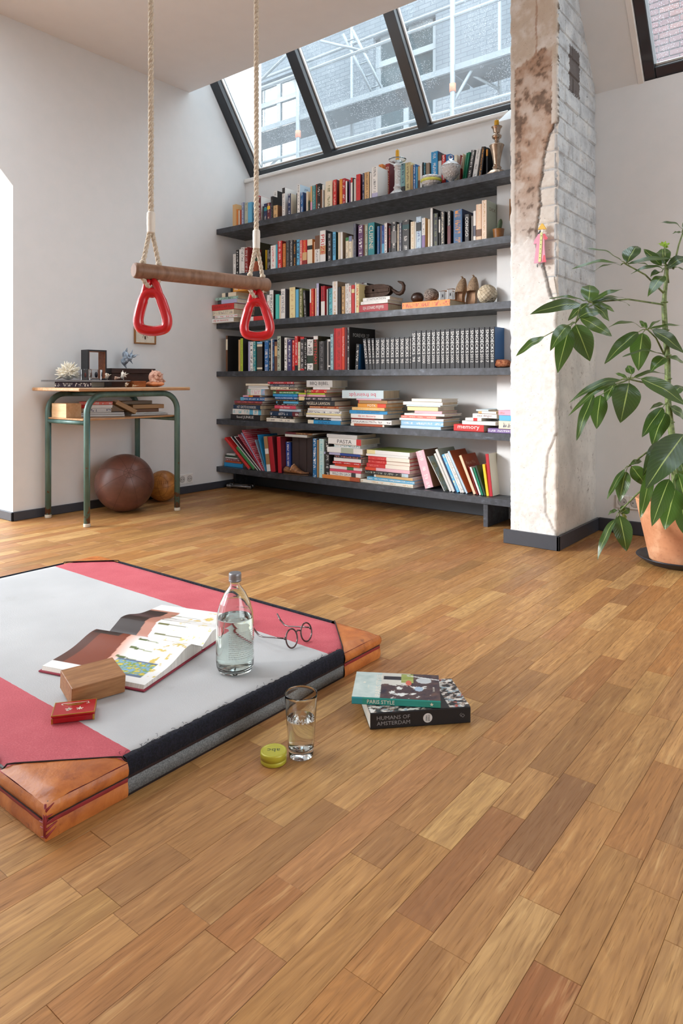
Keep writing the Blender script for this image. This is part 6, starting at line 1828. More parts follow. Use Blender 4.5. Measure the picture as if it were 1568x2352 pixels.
def strand_side(side, at, ztop):
    c = A_.lerp(B_, at) - so
    zc = 1.212 - 1.055
    up = Vector((.004, .004, 0))
    top = Vector((c.x, c.y, ZC - 1.055 - .012))
    rope('rope', [Vector((c.x, c.y, zc - .03)), top], .0074, sw, 22)
    MB().lathe([(.0085, 0), (.0105, .003), (.0108, .02), (.0112, .022), (.0108, .036), (.0112, .038), (.0105, .053), (.0085, .056)], 20).build('rope_sleeve', M_COLLAR, sw, (c.x, c.y, zc - .056))
    for s in (-1, 1):
        q = c + bd * s * .022
        rope('rope_tail', [Vector((c.x, c.y, zc - .05)) + bd * s * .003, q + Vector((0, 0, .021)), q + Vector((0, 0, -.02)), c + bd * s * .010 + Vector((0, 0, -.036)), c + Vector((0, 0, -.046))], .0062, sw, 26)
        MB().ball((q.x, q.y, .024), .0085, 12, 8, sc=(1, 1, .8)).build('rope_knot', M_ROPE, sw)
    # red ring: rounded triangle hung square to the viewer's side of the bar
    nx = bd.copy(); rg = R(8 if side < 0 else 4)
    ex = (Vector((math.cos(R(38.3)), math.sin(R(38.3)), 0)) if True else bd)
    def P2(x, z, y=0): return c + ex * (x * math.cos(rg) - z * math.sin(rg) * .25) + Vector((0, 0, z)) + ex.cross(Vector((0, 0, 1))) * y
    tri = [(0, -.052), (.022, -.06), (.036, -.088), (.047, -.122), (.0435, -.142), (.03, -.15), (0, -.1535), (-.03, -.15), (-.0435, -.142), (-.047, -.122), (-.036, -.088), (-.022, -.06)]
    def smooth(pts, n=5):
        out = []; m_ = len(pts)
        for i in range(m_):
            p0, p1, p2, p3 = (Vector((*pts[(i + j - 1) % m_], 0)) for j in range(4))
            for q_ in range(n):
                t2 = q_ / n
                out.append(.5 * ((2 * p1) + (-p0 + p2) * t2 + (2 * p0 - 5 * p1 + 4 * p2 - p3) * t2 ** 2 + (-p0 + 3 * p1 - 3 * p2 + p3) * t2 ** 3))
        return out
    pts = smooth([(x * .80, z) for x, z in tri])
    MB().tube([P2(p.x, p.y) for p in pts], [.0135 if p.y < -.07 else .0125 for p in pts], 18, closed=True, smooth=True).build('triangle_ring', M_RED, sw, fix=False)
    arm = MB()
    for s in (-1, 1):
        arm.tube([P2(s * .030, -.092), P2(s * .02, -.06), P2(s * .012, -.032), P2(s * .003, -.020)], [.0115, .0105, .010, .009], 12)
    arm.tube([P2(.016 * math.cos(a) , -.044 + .016 * math.sin(a)) for a in [math.pi + math.pi * i / 12 for i in range(13)]], .0075, 12)
    arm.build('ring_yoke', M_RED, sw, fix=False)
    MB().tube([(c.x, c.y, ZC - 1.055), (c.x, c.y, ZC - 1.055 - .006)], .03, 20).build('ceiling_plate', M_COLLAR, sw)
    MB().tube([(c.x, c.y, ZC - 1.055 - .006), (c.x, c.y, ZC - 1.055 - .03)], .006, 10).build('eye_bolt', M_CHROME, sw)
strand_side(-1, .115, 0)
strand_side(1, .90, 0)

# ------------------------------------------------------------------ gym mat with leather corners
MZ = .07
k = N('worn_mat_canvas')
sx = k.n('ShaderNodeSeparateXYZ'); k.l(k.pos(), sx.inputs[0])
g = k.noise(k.pos(), 9, 6, .65); g2 = k.noise(k.pos(), 300, 2); g3 = k.noise(k.pos(), 3.2, 4)
grey = k.ramp(g3, [(.3, lin('ABABAC')), (.7, lin('BABABB'))])
grey = k.mix(k.ramp(g, [(.62, (0, 0, 0, 1)), (.74, (.45, .45, .45, 1))]), grey, lin('9C9A99'))
red = k.ramp(k.mix(.5, g, g2), [(.3, lin('A8404A')), (.52, lin('BA505A')), (.7, lin('C8666C'))])
wob = k.math('MULTIPLY', k.math('SUBTRACT', k.noise(k.pos(), 60, 2), .5), .003)
yy = k.math('ADD', sx.outputs[1], wob)
band = k.math('MAXIMUM', k.math('LESS_THAN', yy, .768), k.math('GREATER_THAN', yy, 1.357))
k.set(Base_Color=k.mix(band, grey, red), Roughness=.75)
k.bump(k.mix(.5, g2, g3), .25, .003)
M_CANVAS = k.m
k = N('navy_fuzzy_tape'); g = k.noise(k.pos(), 260, 4, .7)
k.set(Base_Color=k.ramp(g, [(.4, lin('0E0F18')), (.7, lin('23263A'))]), Roughness=1.0); k.bump(g, 1.0, .006)
M_TAPE = k.m
k = N('grey_ribbed_side'); g = k.noise(k.mapv(k.pos(), (1, 1, 1)), 420, 2)
k.set(Base_Color=k.ramp(g, [(.4, lin('5E6263')), (.6, lin('7E8283'))]), Roughness=.8); k.bump(g, .5, .002)
M_SIDE = k.m
k = N('tan_corner_leather'); g = k.noise(k.pos(), 10, 6, .65, .6); g2 = k.noise(k.pos(), 120, 3)
t_ = k.ramp(g, [(.3, lin('8A4524')), (.5, lin('B96B33')), (.65, lin('CC7F42'))])
t_ = k.mix(k.ramp(k.noise(k.pos(), 24, 5, .7), [(.6, (0, 0, 0, 1)), (.72, (.8, .8, .8, 1))]), t_, lin('6A2F1E'))
k.set(Base_Color=t_, Roughness=.36); k.bump(k.mix(.5, g, g2), .35, .004)
M_LEATHER = k.m
M_REDPIPE = plain('red_edge_leather', '8E2A2E', .5, var=.2, scale=60)
M_STITCH = plain('dark_thread', '2A1714', .9)
mx0, mx1, my0, my1 = -2.475, -1.098, .592, 1.552
mat_ = thing('gym_mat', 'grey and red canvas gym mat with tan leather corners on the floor', 'mat', ((mx0 + mx1) / 2, (my0 + my1) / 2, 0))
mo = Vector(mat_.location)
# canvas top: gently uneven
nx, ny = 70, 50; vs_ = []
for j in range(ny + 1):
    for i in range(nx + 1):
        u, v = i / nx, j / ny
        x, y = mx0 + (mx1 - mx0) * u, my0 + (my1 - my0) * v
        e = min(u * 1.4, (1 - u) * 1.4, v, 1 - v)
        z = MZ - .013 * max(0, 1 - e / .022) ** 2 + .0008 * mnoise.noise(Vector((x * 7, y * 7, 0)))
        vs_.append((x - mo.x, y - mo.y, z))
fs = [(j * (nx + 1) + i, j * (nx + 1) + i + 1, (j + 1) * (nx + 1) + i + 1, (j + 1) * (nx + 1) + i) for j in range(ny) for i in range(nx)]
MB().add(vs_, fs, 0, True).build('canvas_top', M_CANVAS, mat_, fix=False)
MB().box((mx0 - mo.x + .004, my0 - mo.y + .004, .0006), (mx1 - mo.x - .004, my1 - mo.y - .004, .0625)).build('mat_core', M_SIDE, mat_)
def edge_strip(x0, y0, x1, y1, nrm):
    d = Vector((x1 - x0, y1 - y0, 0)); n = Vector(nrm)
    def band(z0, z1, out, name, mat, over=0.0, parent=mat_, rag=0.0):
        cnt_ = max(8, int(d.length / .006)); vv = []
        rg = random.Random(int(z0 * 1e4) + int(x0 * 100))
        for i in range(cnt_ + 1):
            p = Vector((x0, y0, 0)) + d * i / cnt_ - Vector((mo.x, mo.y, 0))
            o_ = over + rag * rg.uniform(-1, 1)
            w_ = rag * rg.uniform(-.3, .3)
            vv += [p + n * (out + w_) + Vector((0, 0, z0)), p + n * (out + w_ + .0015) + Vector((0, 0, z1 - .006)), p + n * (out - .005) + Vector((0, 0, z1 + .001)), p - n * (o_ + .002) + Vector((0, 0, z1 + (.0016 if over else 0))), p - n * .006 + Vector((0, 0, z0))]
        ff = [(5 * i + a, 5 * i + b, 5 * i + 5 + b, 5 * i + 5 + a) for i in range(cnt_) for a, b in ((0, 1), (1, 2), (2, 3), (3, 4), (4, 0))]
        return MB().add(vv, ff, 0, True).build(name, mat, parent, fix=False)
    band(.004, .036, .001, 'side_band', M_SIDE)
    band(.038, MZ, .0025, 'fuzzy_tape', M_TAPE, .010, rag=.0022)
    band(.0006, .006, .0, 'under_piping', M_STITCH)
    band(.0345, .040, .0032, 'seam_piping', M_STITCH)
LC = .155
edge_strip(mx1, my0 + LC, mx1, my1 - LC, (1, 0, 0))
edge_strip(mx0 + LC, my1, mx1 - LC, my1, (0, 1, 0))
edge_strip(mx0, my0 + LC, mx0, my1 - LC, (-1, 0, 0))
edge_strip(mx0 + LC, my0, mx1 - LC - .035, my0, (0, -1, 0))
def corner(cx, cy, sx_, sy_):
    """leather cap: a triangle on top folded down over both sides, red strip, seams"""
    root = MB()
    def P(a, b, z): return Vector((cx - sx_ * a - mo.x, cy - sy_ * b - mo.y, z))
    vv = []; ff = []; n = 12
    # top triangle with a soft fall to the rim
    idx_ = {}
    for i in range(n + 1):
        for j in range(n + 1 - i):
            a, b = LC * i / n, LC * j / n
            e = min(a, b)
            z = MZ + .004 - .010 * max(0, 1 - e / .022) ** 2 + .0012 * mnoise.noise(Vector((cx + a * 22, cy + b * 22, 2)))
            if a + b < .03: z -= .002
            idx_[i, j] = len(vv)
            of = -.004 * max(0, 1 - e / .02)
            vv.append(P(a + (of if a < b + .001 and b >= a else 0), b + (of if b <= a else 0), z))
    for i in range(n):
        for j in range(n - i):
            ff.append((idx_[i, j], idx_[i + 1, j], idx_[i, j + 1]))
            if j < n - i - 1: ff.append((idx_[i + 1, j], idx_[i + 1, j + 1], idx_[i, j + 1]))
    root.add(vv, ff, 0, True)
    cap = root.build('leather_corner', M_LEATHER, mat_, fix=False)
    for (nm, mt, z0, z1, out, bul) in (('upper_flap', M_LEATHER, .037, MZ - .0075, .004, .004), ('red_strip', M_REDPIPE, .027, .038, .0035, .001), ('lower_flap', M_LEATHER, .0008, .028, .004, .002)):
        for ax_ in (0, 1):
            m = MB(); q = []
            for i in range(17):
                s = LC * i / 16
                for j in range(5):
                    f_ = j / 4
                    z = z0 + (z1 - z0) * f_
                    o_ = out + bul * math.sin(math.pi * f_) + .001 * mnoise.noise(Vector((s * 40, z * 60, cx + ax_)))
                    q.append(P(s - o_ * (1 if i == 0 else 0), -o_, z) if ax_ == 0 else P(-o_, s - o_ * (1 if i == 0 else 0), z))
            m.add(q, [(i * 5 + j, i * 5 + j + 1, i * 5 + j + 6, i * 5 + j + 5) for i in range(16) for j in range(4)], 0, True)
            m.build(nm, mt, cap, fix=False)
    # dark bound edge of the triangle and the seam down its sides
    m = MB()
    m.tube([P(LC, .0, MZ - .006), P(LC - .006, .006, MZ + .0035)] + [P(LC * (1 - s / 10) , LC * s / 10, MZ + .0045) for s in range(1, 10)] + [P(.006, LC - .006, MZ + .0035), P(0, LC, MZ - .006)], .0017, 6)
    m.tube([P(-.0065, LC * i / 12, .0385) for i in range(13)], .0011, 5).tube([P(LC * i / 12, -.0065, .0385) for i in range(13)], .0011, 5)
    tag(m.build('seam_binding', M_STITCH, cap, fix=False), kind='stuff')
    # the leather has split at the very corner
    if (sx_, sy_) == (1, -1):
        m = MB(); rt = random.Random(3)
        for i in range(5):
            z = .060 - i * .011
            m.tube([P(-.0055, .012 + rt.uniform(-.004, .006), z + rt.uniform(-.004, .004)), P(-.0065, -.004, z - .006), P(.004 + rt.uniform(-.003, .008), -.0062, z - rt.uniform(.002, .012))], [.0008, .0030, .0008], 6)
        m.tube([P(-.004, -.004, .064), P(-.006, -.006, .04), P(-.005, -.006, .012)], [.002, .0035, .002], 6)
        m.build('torn_edge', M_REDPIPE, cap, fix=False)
corner(mx1, my0, 1, -1); corner(mx1, my1, 1, 1); corner(mx0, my1, -1, 1); corner(mx0, my0, -1, -1)
fr = MB(); rf = random.Random(8)
for i in range(70):
    y = rf.uniform(my0 + LC, my1 - LC); p = Vector((mx1 - mo.x - rf.uniform(0, .02), y - mo.y, MZ + .001))
    d = Vector((rf.uniform(-1, .6), rf.uniform(-1, 1), rf.uniform(.1, .6))).normalized()
    fr.tube([p, p + d * .006, p + d * .009 + Vector((0, rf.uniform(-.005, .005), -.003))], .0004, 3, caps=False)
tag(fr.build('frayed_threads', M_TAPE, mat_, fix=False), kind='stuff')

# ------------------------------------------------------------------ open art book
MZ1 = MZ + .0013
bk = thing('open_book', 'large open picture book lying on the gym mat, red cloth edges', 'book', (-1.378, 1.164, MZ1), 0)
e1 = Vector((.953, .303, 0)); e2 = Vector((-.303, .953, 0))   # along the spine, across the pages
S0 = Vector((0, 0, 0)) - e1 * .296
M_CRIM = plain('crimson_cloth', '8E1F36', .6, var=.08)
def slab(t0, t1, s0, s1, z0, z1, name, mat, parent):
    q = [S0 + e1 * s + e2 * t + Vector((0, 0, z)) for z in (z0, z1) for (s, t) in ((s0, t0), (s1, t0), (s1, t1), (s0, t1))]
    return MB().add(q, [(0, 3, 2, 1), (4, 5, 6, 7), (0, 1, 5, 4), (1, 2, 6, 5), (2, 3, 7, 6), (3, 0, 4, 7)]).build(name, mat, parent)
slab(-.248, -.006, -.004, .300, .0004, .0034, 'near_cover', M_CRIM, bk)
slab(.006, .248, -.004, .300, .0004, .0034, 'far_cover', M_CRIM, bk)
slab(-.009, .009, -.004, .300, .0002, .0016, 'book_spine', M_CRIM, bk)
def pz(t, far):
    t = abs(t) / .24
    hump = .017 * math.exp(-((t - .26) / .24) ** 2) + .010 * (1 - t) if not far else .016 * math.exp(-((t - .26) / .24) ** 2) + .010 * (1 - t)
    return .0045 + .008 + hump * (1 if t > .2 else (t / .2) ** .7)
k = N('printed_page')
a_ = k.n('ShaderNodeVertexColor', layer_name='print')
k.set(Base_Color=a_.outputs['Color'], Roughness=.32); k.b.inputs['Specular IOR Level'].default_value = .45
M_PAGE = k.m
M_PSTACK = paper('page_stack', 'E9E5DD')
rp = random.Random(2)
def art(s, t, far):
    """printed picture of the spread: s along the spine 0..1 , t from the spine 0 to the outer edge 1 (near half) ; flat print"""
    W_ = Vector((.86, .85, .83)); br_, dk, pk = Vector(lin('7B3B26')[:3]), Vector(lin('2E201C')[:3]), Vector(lin('D9A08A')[:3])
    n = mnoise.fractal(Vector((s * 9, t * 9, 3 if far else 8)), .7, 2, 4)
    c = W_.copy()
    g_ = t if not far else 1 - t
    if not far:
        d = s - (.12 + .25 * (1 - t))            # the brown wall, slanting
        if t < .86:
            if s < .36 + .10 * t: c = br_.copy() if s > .10 else dk.lerp(br_, .3)
            if .02 < s < .30 and t < .28: c = dk.copy()
            if .36 + .10 * t <= s < .5 + .1 * t: c = pk.lerp(W_, (s - .36 - .1 * t) / .14)
            for q, (ss, tt, ln) in enumerate(((.5, .12, .26), (.5, .27, .22), (.5, .42, .24), (.46, .58, .26))):
                if ss < s < ss + ln and abs(t - tt - .12 * (s - ss)) < (.017 if s < ss + .1 else .006): c = Vector(lin('5B6A3A' if s < ss + .14 else '8D9A6A')[:3])
            if s > .72 and n > .34: c = Vector(lin('D9C168')[:3])
        if .50 < s < .90 and .60 < t < .90:
            m = mnoise.fractal(Vector((s * 26, t * 26, 1)), .8, 2, 3)
            c = Vector(lin('7FA8C4')[:3]) if m > .05 else (Vector(lin('7C9A4E')[:3]) if m > -.25 else Vector(lin('D9C24E')[:3]))
            if .60 < t < .63 or .86 < t < .9: c = Vector(lin('5E6E8A')[:3])
    else:
        if s < .30 - .1 * t and t < .75: c = dk.copy()
        elif s < .42 - .1 * t and t < .8: c = br_.lerp(pk, .5)
        for q, (ss, tt, ln) in enumerate(((.46, .06, .3), (.42, .2, .3), (.38, .34, .32), (.34, .5, .34), (.3, .66, .34))):
            if ss < s < ss + ln and abs(t - tt) < (.012 if s < ss + .12 else .005): c = Vector(lin('6A6A3E')[:3])
        if .55 < s < .75 and .55 < t < .75 and n > .1: c = Vector(lin('D9B24A')[:3])
        if s > .6 and n > .45: c = Vector(lin('E0CC7A')[:3])
    return c
def page(far):
    sg_ = 1 if far else -1
    ns, nt = 110, 90
    vv = []; cc = []
    for j in range(nt + 1):
        t = j / nt
        for i in range(ns + 1):
            s = i / ns
            p = S0 + e1 * (.296 * s) + e2 * (sg_ * (.002 + .238 * t))
            z = pz(.24 * t, far)
            vv.append(p + Vector((0, 0, z)))
            c = art(s, t, far); cc += [c.x, c.y, c.z, 1]
    ff = [(j * (ns + 1) + i, j * (ns + 1) + i + 1, (j + 1) * (ns + 1) + i + 1, (j + 1) * (ns + 1) + i) for j in range(nt) for i in range(ns)]
    if far is False: ff = [tuple(reversed(f)) for f in ff]
    me = MB().add(vv, ff, 0, True).mesh('printed_page', M_PAGE)
    ca = me.color_attributes.new('print', 'FLOAT_COLOR', 'POINT'); ca.data.foreach_set('color', cc)
    put('far_page' if far else 'near_page', me, bk)
    # the block of pages under it
    pr_ = [(sg_ * (.002 + .238 * j / 24), pz(.24 * j / 24, far) - .0005) for j in range(25)]
    pol = pr_ + [(sg_ * .243, .0036), (sg_ * .002, .0036)]
    n_ = len(pol); q = [S0 + e1 * s + e2 * a + Vector((0, 0, z)) for s in (.001, .295) for a, z in pol]
    MB().add(q, [tuple(range(n_ - 1, -1, -1)), tuple(range(n_, 2 * n_))] + [(i, (i + 1) % n_, n_ + (i + 1) % n_, n_ + i) for i in range(n_)]).build('page_block', M_PSTACK, bk)
page(False); page(True)

# ------------------------------------------------------------------ things on the mat
M_BLOCK = wood('walnut_block', '8A5C36', 'AD7C4F', (8, 70, 70), .5)
wa = math.atan2(.114, .028)
t = thing('wooden_block', 'oblong brown wooden block propped on the edge of the open book', 'block', (-1.347, .846, MZ1 + .0002), wa)
MB().box((-.0585, 0, 0), (.0585, .086, .042), M=Matrix.Rotation(R(8), 4, 'X'), bev=.0012).build('block_body', M_BLOCK, t)
ta = math.atan2(.789 - .722, -1.269 + 1.319)
t = thing('cigarette_tin', 'flat red tin with gold edges and two white characters on the mat', 'tin', (-1.323, .775, MZ1), ta)
M_TINR = plain('red_tin_enamel', 'A3151C', .25, var=.06); M_TING = plain('worn_gold', 'B98A3A', .3, .7, var=.2)
MB().box((-.041, -.029, .0002), (.041, .029, .0115), bev=.0015).build('tin_base', M_TINR, t)
ld = MB().box((-.0418, -.0298, .012), (.0418, .0298, .0175), bev=.0015).build('lid', M_TINR, t)
for lo, hi in (((-.0423, -.0303, .0158), (.0423, -.0280, .0178)), ((-.0423, .0280, .0158), (.0423, .0303, .0178)), ((-.0423, -.0280, .0158), (-.0400, .0280, .0178)), ((.0400, -.0280, .0158), (.0423, .0280, .0178))):
    MB().box(lo, hi, bev=.0004).build('gold_edge', M_TING, ld)
for x in (-.0418, .0382):
    MB().box((x, -.0299, .0005), (x + .0036, -.0285, .0115)).build('gold_corner', M_TING, t)
M_WH = plain('white_print', 'E6DFD0', .4, var=.02)
def strokes(name, segs, mat, parent, z=.01785, r=.0009):
    m = MB()
    for a, b in segs:
        a_, b_ = Vector((*a, z)), Vector((*b, z)); d = (b_ - a_); nrm = Vector((-d.y, d.x, 0)).normalized() * r
        m.add([a_ - nrm, b_ - nrm, b_ + nrm, a_ + nrm], [(0, 1, 2, 3)])
    return m.build(name, mat, parent, fix=False)
strokes('characters', [((.004, -.006), (.018, -.008)), ((.011, -.014), (.011, -.0005)), ((.006, -.013), (.011, -.007)), ((.016, -.013), (.011, -.007)), ((-.018, -.005), (-.004, -.007)), ((-.011, -.014), (-.011, -.001)), ((-.016, -.010), (-.006, -.010)), ((-.014, -.014), (-.008, -.003))], M_WH, ld)
strokes('gold_picture', [((-.028, .020), (.026, .020)), ((-.028, .0185), (-.024, .014)), ((.026, .020), (.026, .012)), ((.022, .012), (.029, .012))], M_WH, ld, .01785, .0007)
strokes('gold_picture', [((-.022, .0155), (.018, .0155)), ((-.016, .0125), (.014, .0125)), ((-.010, .0095), (.010, .0095))], M_TING, ld, .01785, .001)
# bottle
M_WATER = glass('water', (.97, 1, .99, 1), 1.33)
M_BGLASS = glass('greenish_glass', (.93, .98, .95, 1), 1.46)
t = thing('water_bottle', 'clear glass bottle half full of water with grey screw cap', 'bottle', (-1.226, 1.137, MZ1))
MB().lathe([(0, .006), (.034, .0), (.041, .004), (.0445, .014), (.0455, .03), (.0455, .115), (.043, .14), (.0365, .165), (.026, .187), (.0165, .2), (.0125, .206), (.012, .214), (.0128, .2155), (.0128, .232), (.0108, .232), (.0106, .208), (.0148, .199), (.024, .186), (.0345, .164), (.041, .139), (.0435, .115), (.0435, .03), (.042, .016), (.036, .0075), (0, .011)], 56).build('glass_body', M_BGLASS, t)
MB().lathe([(0, .0112), (.0358, .0078), (.0418, .0163), (.0433, .03), (.0433, .1150), (.0418, .1285), (.0414, .1302), (0, .1298)], 48).build('water', M_WATER, t)
cp = MB().lathe([(.0125, .2155), (.0150, .2155), (.0152, .219), (.0148, .2195), (.0152, .221), (.0148, .2225), (.0152, .2242), (.0148, .2258), (.0152, .2275), (.0150, .234), (.014, .2362), (0, .2364)], 36).build('screw_cap', plain('grey_metal_cap', '8F9094', .35, .6, var=.06), t)
# lines of raised print round the right of the bottle
m = MB(); rl = random.Random(6)
for j in range(14):
    z = .104 - j * .0047; a = R(-62)
    while a < R(28):
        w_ = rl.uniform(.02, .075)
        q = [(.0458 * math.cos(x), .0458 * math.sin(x), zz) for x, zz in ((a, z), (a + w_, z), (a + w_, z + .0022), (a, z + .0022))]
        m.add(q, [(0, 1, 2, 3)]); a += w_ + .022
tag(m.build('raised_print', plain('raised_glass_print', 'B9C2C0', .3), t, fix=False), kind='stuff')
# eyeglasses
M_TORT = plain('dark_tortoiseshell', '3B1A16', .25, var=.5, scale=120, coat=.4)
M_LENS = glass('lens_glass', (1, 1, 1, 1), 1.12)
t = thing('eyeglasses', 'round dark tortoiseshell eyeglasses standing folded open on the mat', 'eyeglasses', (-1.213, 1.354, MZ1))
def rim(cx_, cy_):
    up = Vector((-.25, .06, 1)).normalized(); al = Vector((0.0, 1, 0)).lerp(Vector((.1, .9, 0)), .3).normalized()
    return [Vector((cx_, cy_, .0235)) + al * .0205 * math.cos(a) + up * .0235 * math.sin(a) for a in [2 * math.pi * i / 40 for i in range(40)]]
r1, r2 = rim(0, -.029), rim(0, .029)
MB().tube(r1, .0021, 10, closed=True).build('rim', M_TORT, t, (0, 0, .0008))
MB().tube(r2, .0021, 10, closed=True).build('rim', M_TORT, t, (0, 0, .0008))
for r_ in (r1, r2):
    MB().add([p + Vector((0, 0, .0008)) for p in r_], [tuple(range(40))]).build('lens', M_LENS, t, fix=False)
MB().tube([(-.004, -.009, .033), (-.005, 0, .036), (-.004, .009, .033)], .0021, 8).build('bridge', M_TORT, t)
for s in (-1, 1):
    y0 = s * .0505
    MB().ball((-.004, y0 * .98, .029), .0042, 10, 8).build('hinge', M_TORT, t)
    MB().tube([(-.005, y0, .029), (-.045, y0 + s * .0 + .004, .021), (-.09, y0 + .008, .011), (-.108, y0 + .009, .0105), (-.128, y0 + .012, .020), (-.143, y0 + .015, .034)], [.0021, .0019, .0019, .0022, .0026, .0022], 10).build('temple', M_TORT, t)

# ------------------------------------------------------------------ things on the floor
t = thing('drinking_glass', 'tall clear tumbler half full of water on the wooden floor', 'glass', (-.937, 1.052, .0004))
MB().lathe([(0, 0), (.0235, 0), (.0252, .002), (.0262, .012), (.0338, .128), (.0335, .129), (.0328, .128), (.0250, .022), (.0235, .0165), (0, .0155)], 56).build('glass_body', M_GLASS, t)
MB().lathe([(0, .0157), (.0233, .0167), (.0248, .022), (.0284, .0772), (.0286, .0778), (0, .0774)], 48).build('water', M_WATER, t)
vsx, fsx, wdx, htx = text_mesh('VILLEMAINE')
m = MB(); r0 = .0315
m.add([((r0 + .0003) * math.cos(R(-52) + v.x / wdx * R(120)), (r0 + .0003) * math.sin(R(-52) + v.x / wdx * R(120)), .083 + v.y / htx * .011) for v in vsx], fsx)
m.build('etched_lettering', plain('etched_white', 'DADFE0', .5), t, fix=False)
t = thing('round_tin', 'small round yellow-green tin next to the tumbler', 'tin', (-.965, 1.0, .0004))
M_LIME = plain('yellow_green_tin', 'B4AE38', .35, .1, var=.08)
MB().lathe([(0, 0), (.025, 0), (.0262, .0012), (.0262, .0085), (.0256, .009)], 48).build('tin_base', M_LIME, t)
ld = MB().lathe([(.0256, .0092), (.0268, .0094), (.0268, .020), (.0262, .0225), (.0245, .0236), (.0225, .0231), (.0215, .0226), (0, .0226)], 48).build('lid', M_LIME, t)
ux_ = Vector((-math.cos(R(38)), -math.sin(R(38)), 0)); uy_ = Vector((math.sin(R(38)), -math.cos(R(38)), 0))
lettering('abc', (0, 0, .0228), ux_, uy_, .026, .0125, plain('dark_green_print', '3E4A2A', .5), ld)
# the two picture books
def cover_art(name, o, L, Dv, H, D, z, fn, parent, ns=90, nt=70, inset=.0):
    vv = []; cc = []
    for j in range(nt + 1):
        for i in range(ns + 1):
            s, t_2 = i / ns, j / nt
            vv.append(Vector(o) + L * (H * (inset + (1 - 2 * inset) * s)) + Dv * (D * (.012 + .985 * t_2)) + Z_ * z)
            c = fn(s, t_2); cc += [c.x, c.y, c.z, 1]
    me = MB().add(vv, [(j * (ns + 1) + i, j * (ns + 1) + i + 1, (j + 1) * (ns + 1) + i + 1, (j + 1) * (ns + 1) + i) for j in range(nt) for i in range(ns)]).mesh('printed_cover', M_PAGE)
    ca = me.color_attributes.new('print', 'FLOAT_COLOR', 'POINT'); ca.data.foreach_set('color', cc)
    return put(name, me, parent)
V = lambda h: Vector(lin(h)[:3])
HEX['inkjet'] = '1B1C20'
La = Vector((.693, .721, 0)); Da = Vector((-.721, .693, 0))
o1 = make_book(unique(['thick black photo book of city people, lower of the two floor books']), 'picture books on the floor', (-.884, 1.222, .0005), .0365, .229, .148, Z_, La, Da, 'inkjet', paper_i=2)
def ams(s, t_2):
    m = mnoise.fractal(Vector((s * 16, t_2 * 14, 0)), .8, 2.2, 4); m2 = mnoise.noise(Vector((s * 11, t_2 * 9, 7)))
    c = V('2A2A2E') if m < -.12 else (V('8E7A6C') if m < .08 else (V('8FA9B5') if m2 > .1 else V('D8D5CF')))
    if m2 > .42 and m > 0: c = V('B5483A')
    if .60 < s < .80: c = V('1D1E22')
    return c
cover_art('cover_photographs', (0, 0, 0), La, Da, .229, .148, .0368, ams, o1)
mid = Z_ * .01825 - Da * .0005
gm = plain('silver_print', '8E8E92', .4)
lettering('HUMANS OF', mid + La * .052 + Z_ * .0065, La, Z_, .075, .0085, gm, o1)
lettering('AMSTERDAM', mid + La * .052 - Z_ * .0055, La, Z_, .075, .0085, gm, o1)
m = MB(); cc_ = mid + La * .130
m.add([cc_ + La * .0105 * math.cos(2 * math.pi * i / 28) + Z_ * .0105 * math.sin(2 * math.pi * i / 28) for i in range(28)], [tuple(range(28))])
m.build('spine_roundel', plain('pale_print', 'CFCFCF', .5), o1, fix=False)
lettering('DEBRA', cc_ - Da * .0004 - La * .0028, Z_, -La, .013, .0036, plain('black_print', '1C1C1E', .5), o1)
lettering('BARRAUD', cc_ - Da * .0004 + La * .0028, Z_, -La, .014, .0036, plain('black_print', '1C1C1E', .5), o1)
m = MB(); cc_ = mid + La * .211
for a_, b_ in (((-.004, 0), (0, .004)), ((0, .004), (.004, 0)), ((.004, 0), (0, -.004)), ((0, -.004), (-.004, 0)), ((-.007, .002), (-.003, .006)), ((-.007, .002), (-.004, -.002))):
    p0 = cc_ + La * a_[0] + Z_ * a_[1]; p1 = cc_ + La * b_[0] + Z_ * b_[1]; nn_ = (p1 - p0).cross(Da).normalized() * .0004
    m.add([p0 - nn_, p1 - nn_, p1 + nn_, p0 + nn_], [(0, 1, 2, 3)])
m.build('publisher_mark', gm, o1, fix=False)
Lp = Vector((.846, .533, 0)).normalized(); Dp = Vector((-Lp.y, Lp.x, 0))
HEX['parisgreen'] = '2E8F84'
o2 = make_book(unique(['teal spined picture book of interiors lying on the thick black book']), 'picture books on the floor', (-.942, 1.230, .0375), .0165, .2, .136, Z_, Lp, Dp, 'parisgreen', bands=((0, .12, 'teal'),), paper_i=2)
def paris(s, t_2):
    n = mnoise.fractal(Vector((s * 10, t_2 * 8, 5)), .7, 2.1, 4)
    c = V('A9BDBA').lerp(V('C9D3CE'), .5 + .5 * n)
    if s > .32:
        c = V('C9C7BE')
        if t_2 < .52 + .05 * n or s > .66: c = V('3B2E36').lerp(V('5A4440'), .5 + n)
        if .34 < s < .56 and .72 < t_2 < .86: c = V('2B2730')
        if .55 < s < .70 and .62 < t_2 < .98: c = V('A7AE62') if int(t_2 * 30) % 2 else V('7F8E48')
        if ((s - .82) / .09) ** 2 + ((t_2 - .74) / .12) ** 2 < 1: c = V('B9BDBF')
        if ((s - .64) / .035) ** 2 + ((t_2 - .62) / .10) ** 2 < 1: c = V('C9624E')
        if n > .42 and .4 < s < .9 and t_2 < .6: c = V('D9DCD8')
        if ((s - .76) / .05) ** 2 + ((t_2 - .40) / .09) ** 2 < 1: c = V('9FB3C6')
        if s > .62 and abs(t_2 - .92 + (s - .62) * .35) < .016: c = V('D2D4D2')
    return c
cover_art('cover_photograph', (0, 0, 0), Lp, Dp, .2, .136, .0168, paris, o2)
wp = plain('white_print', 'E6DFD0', .4, var=.02)
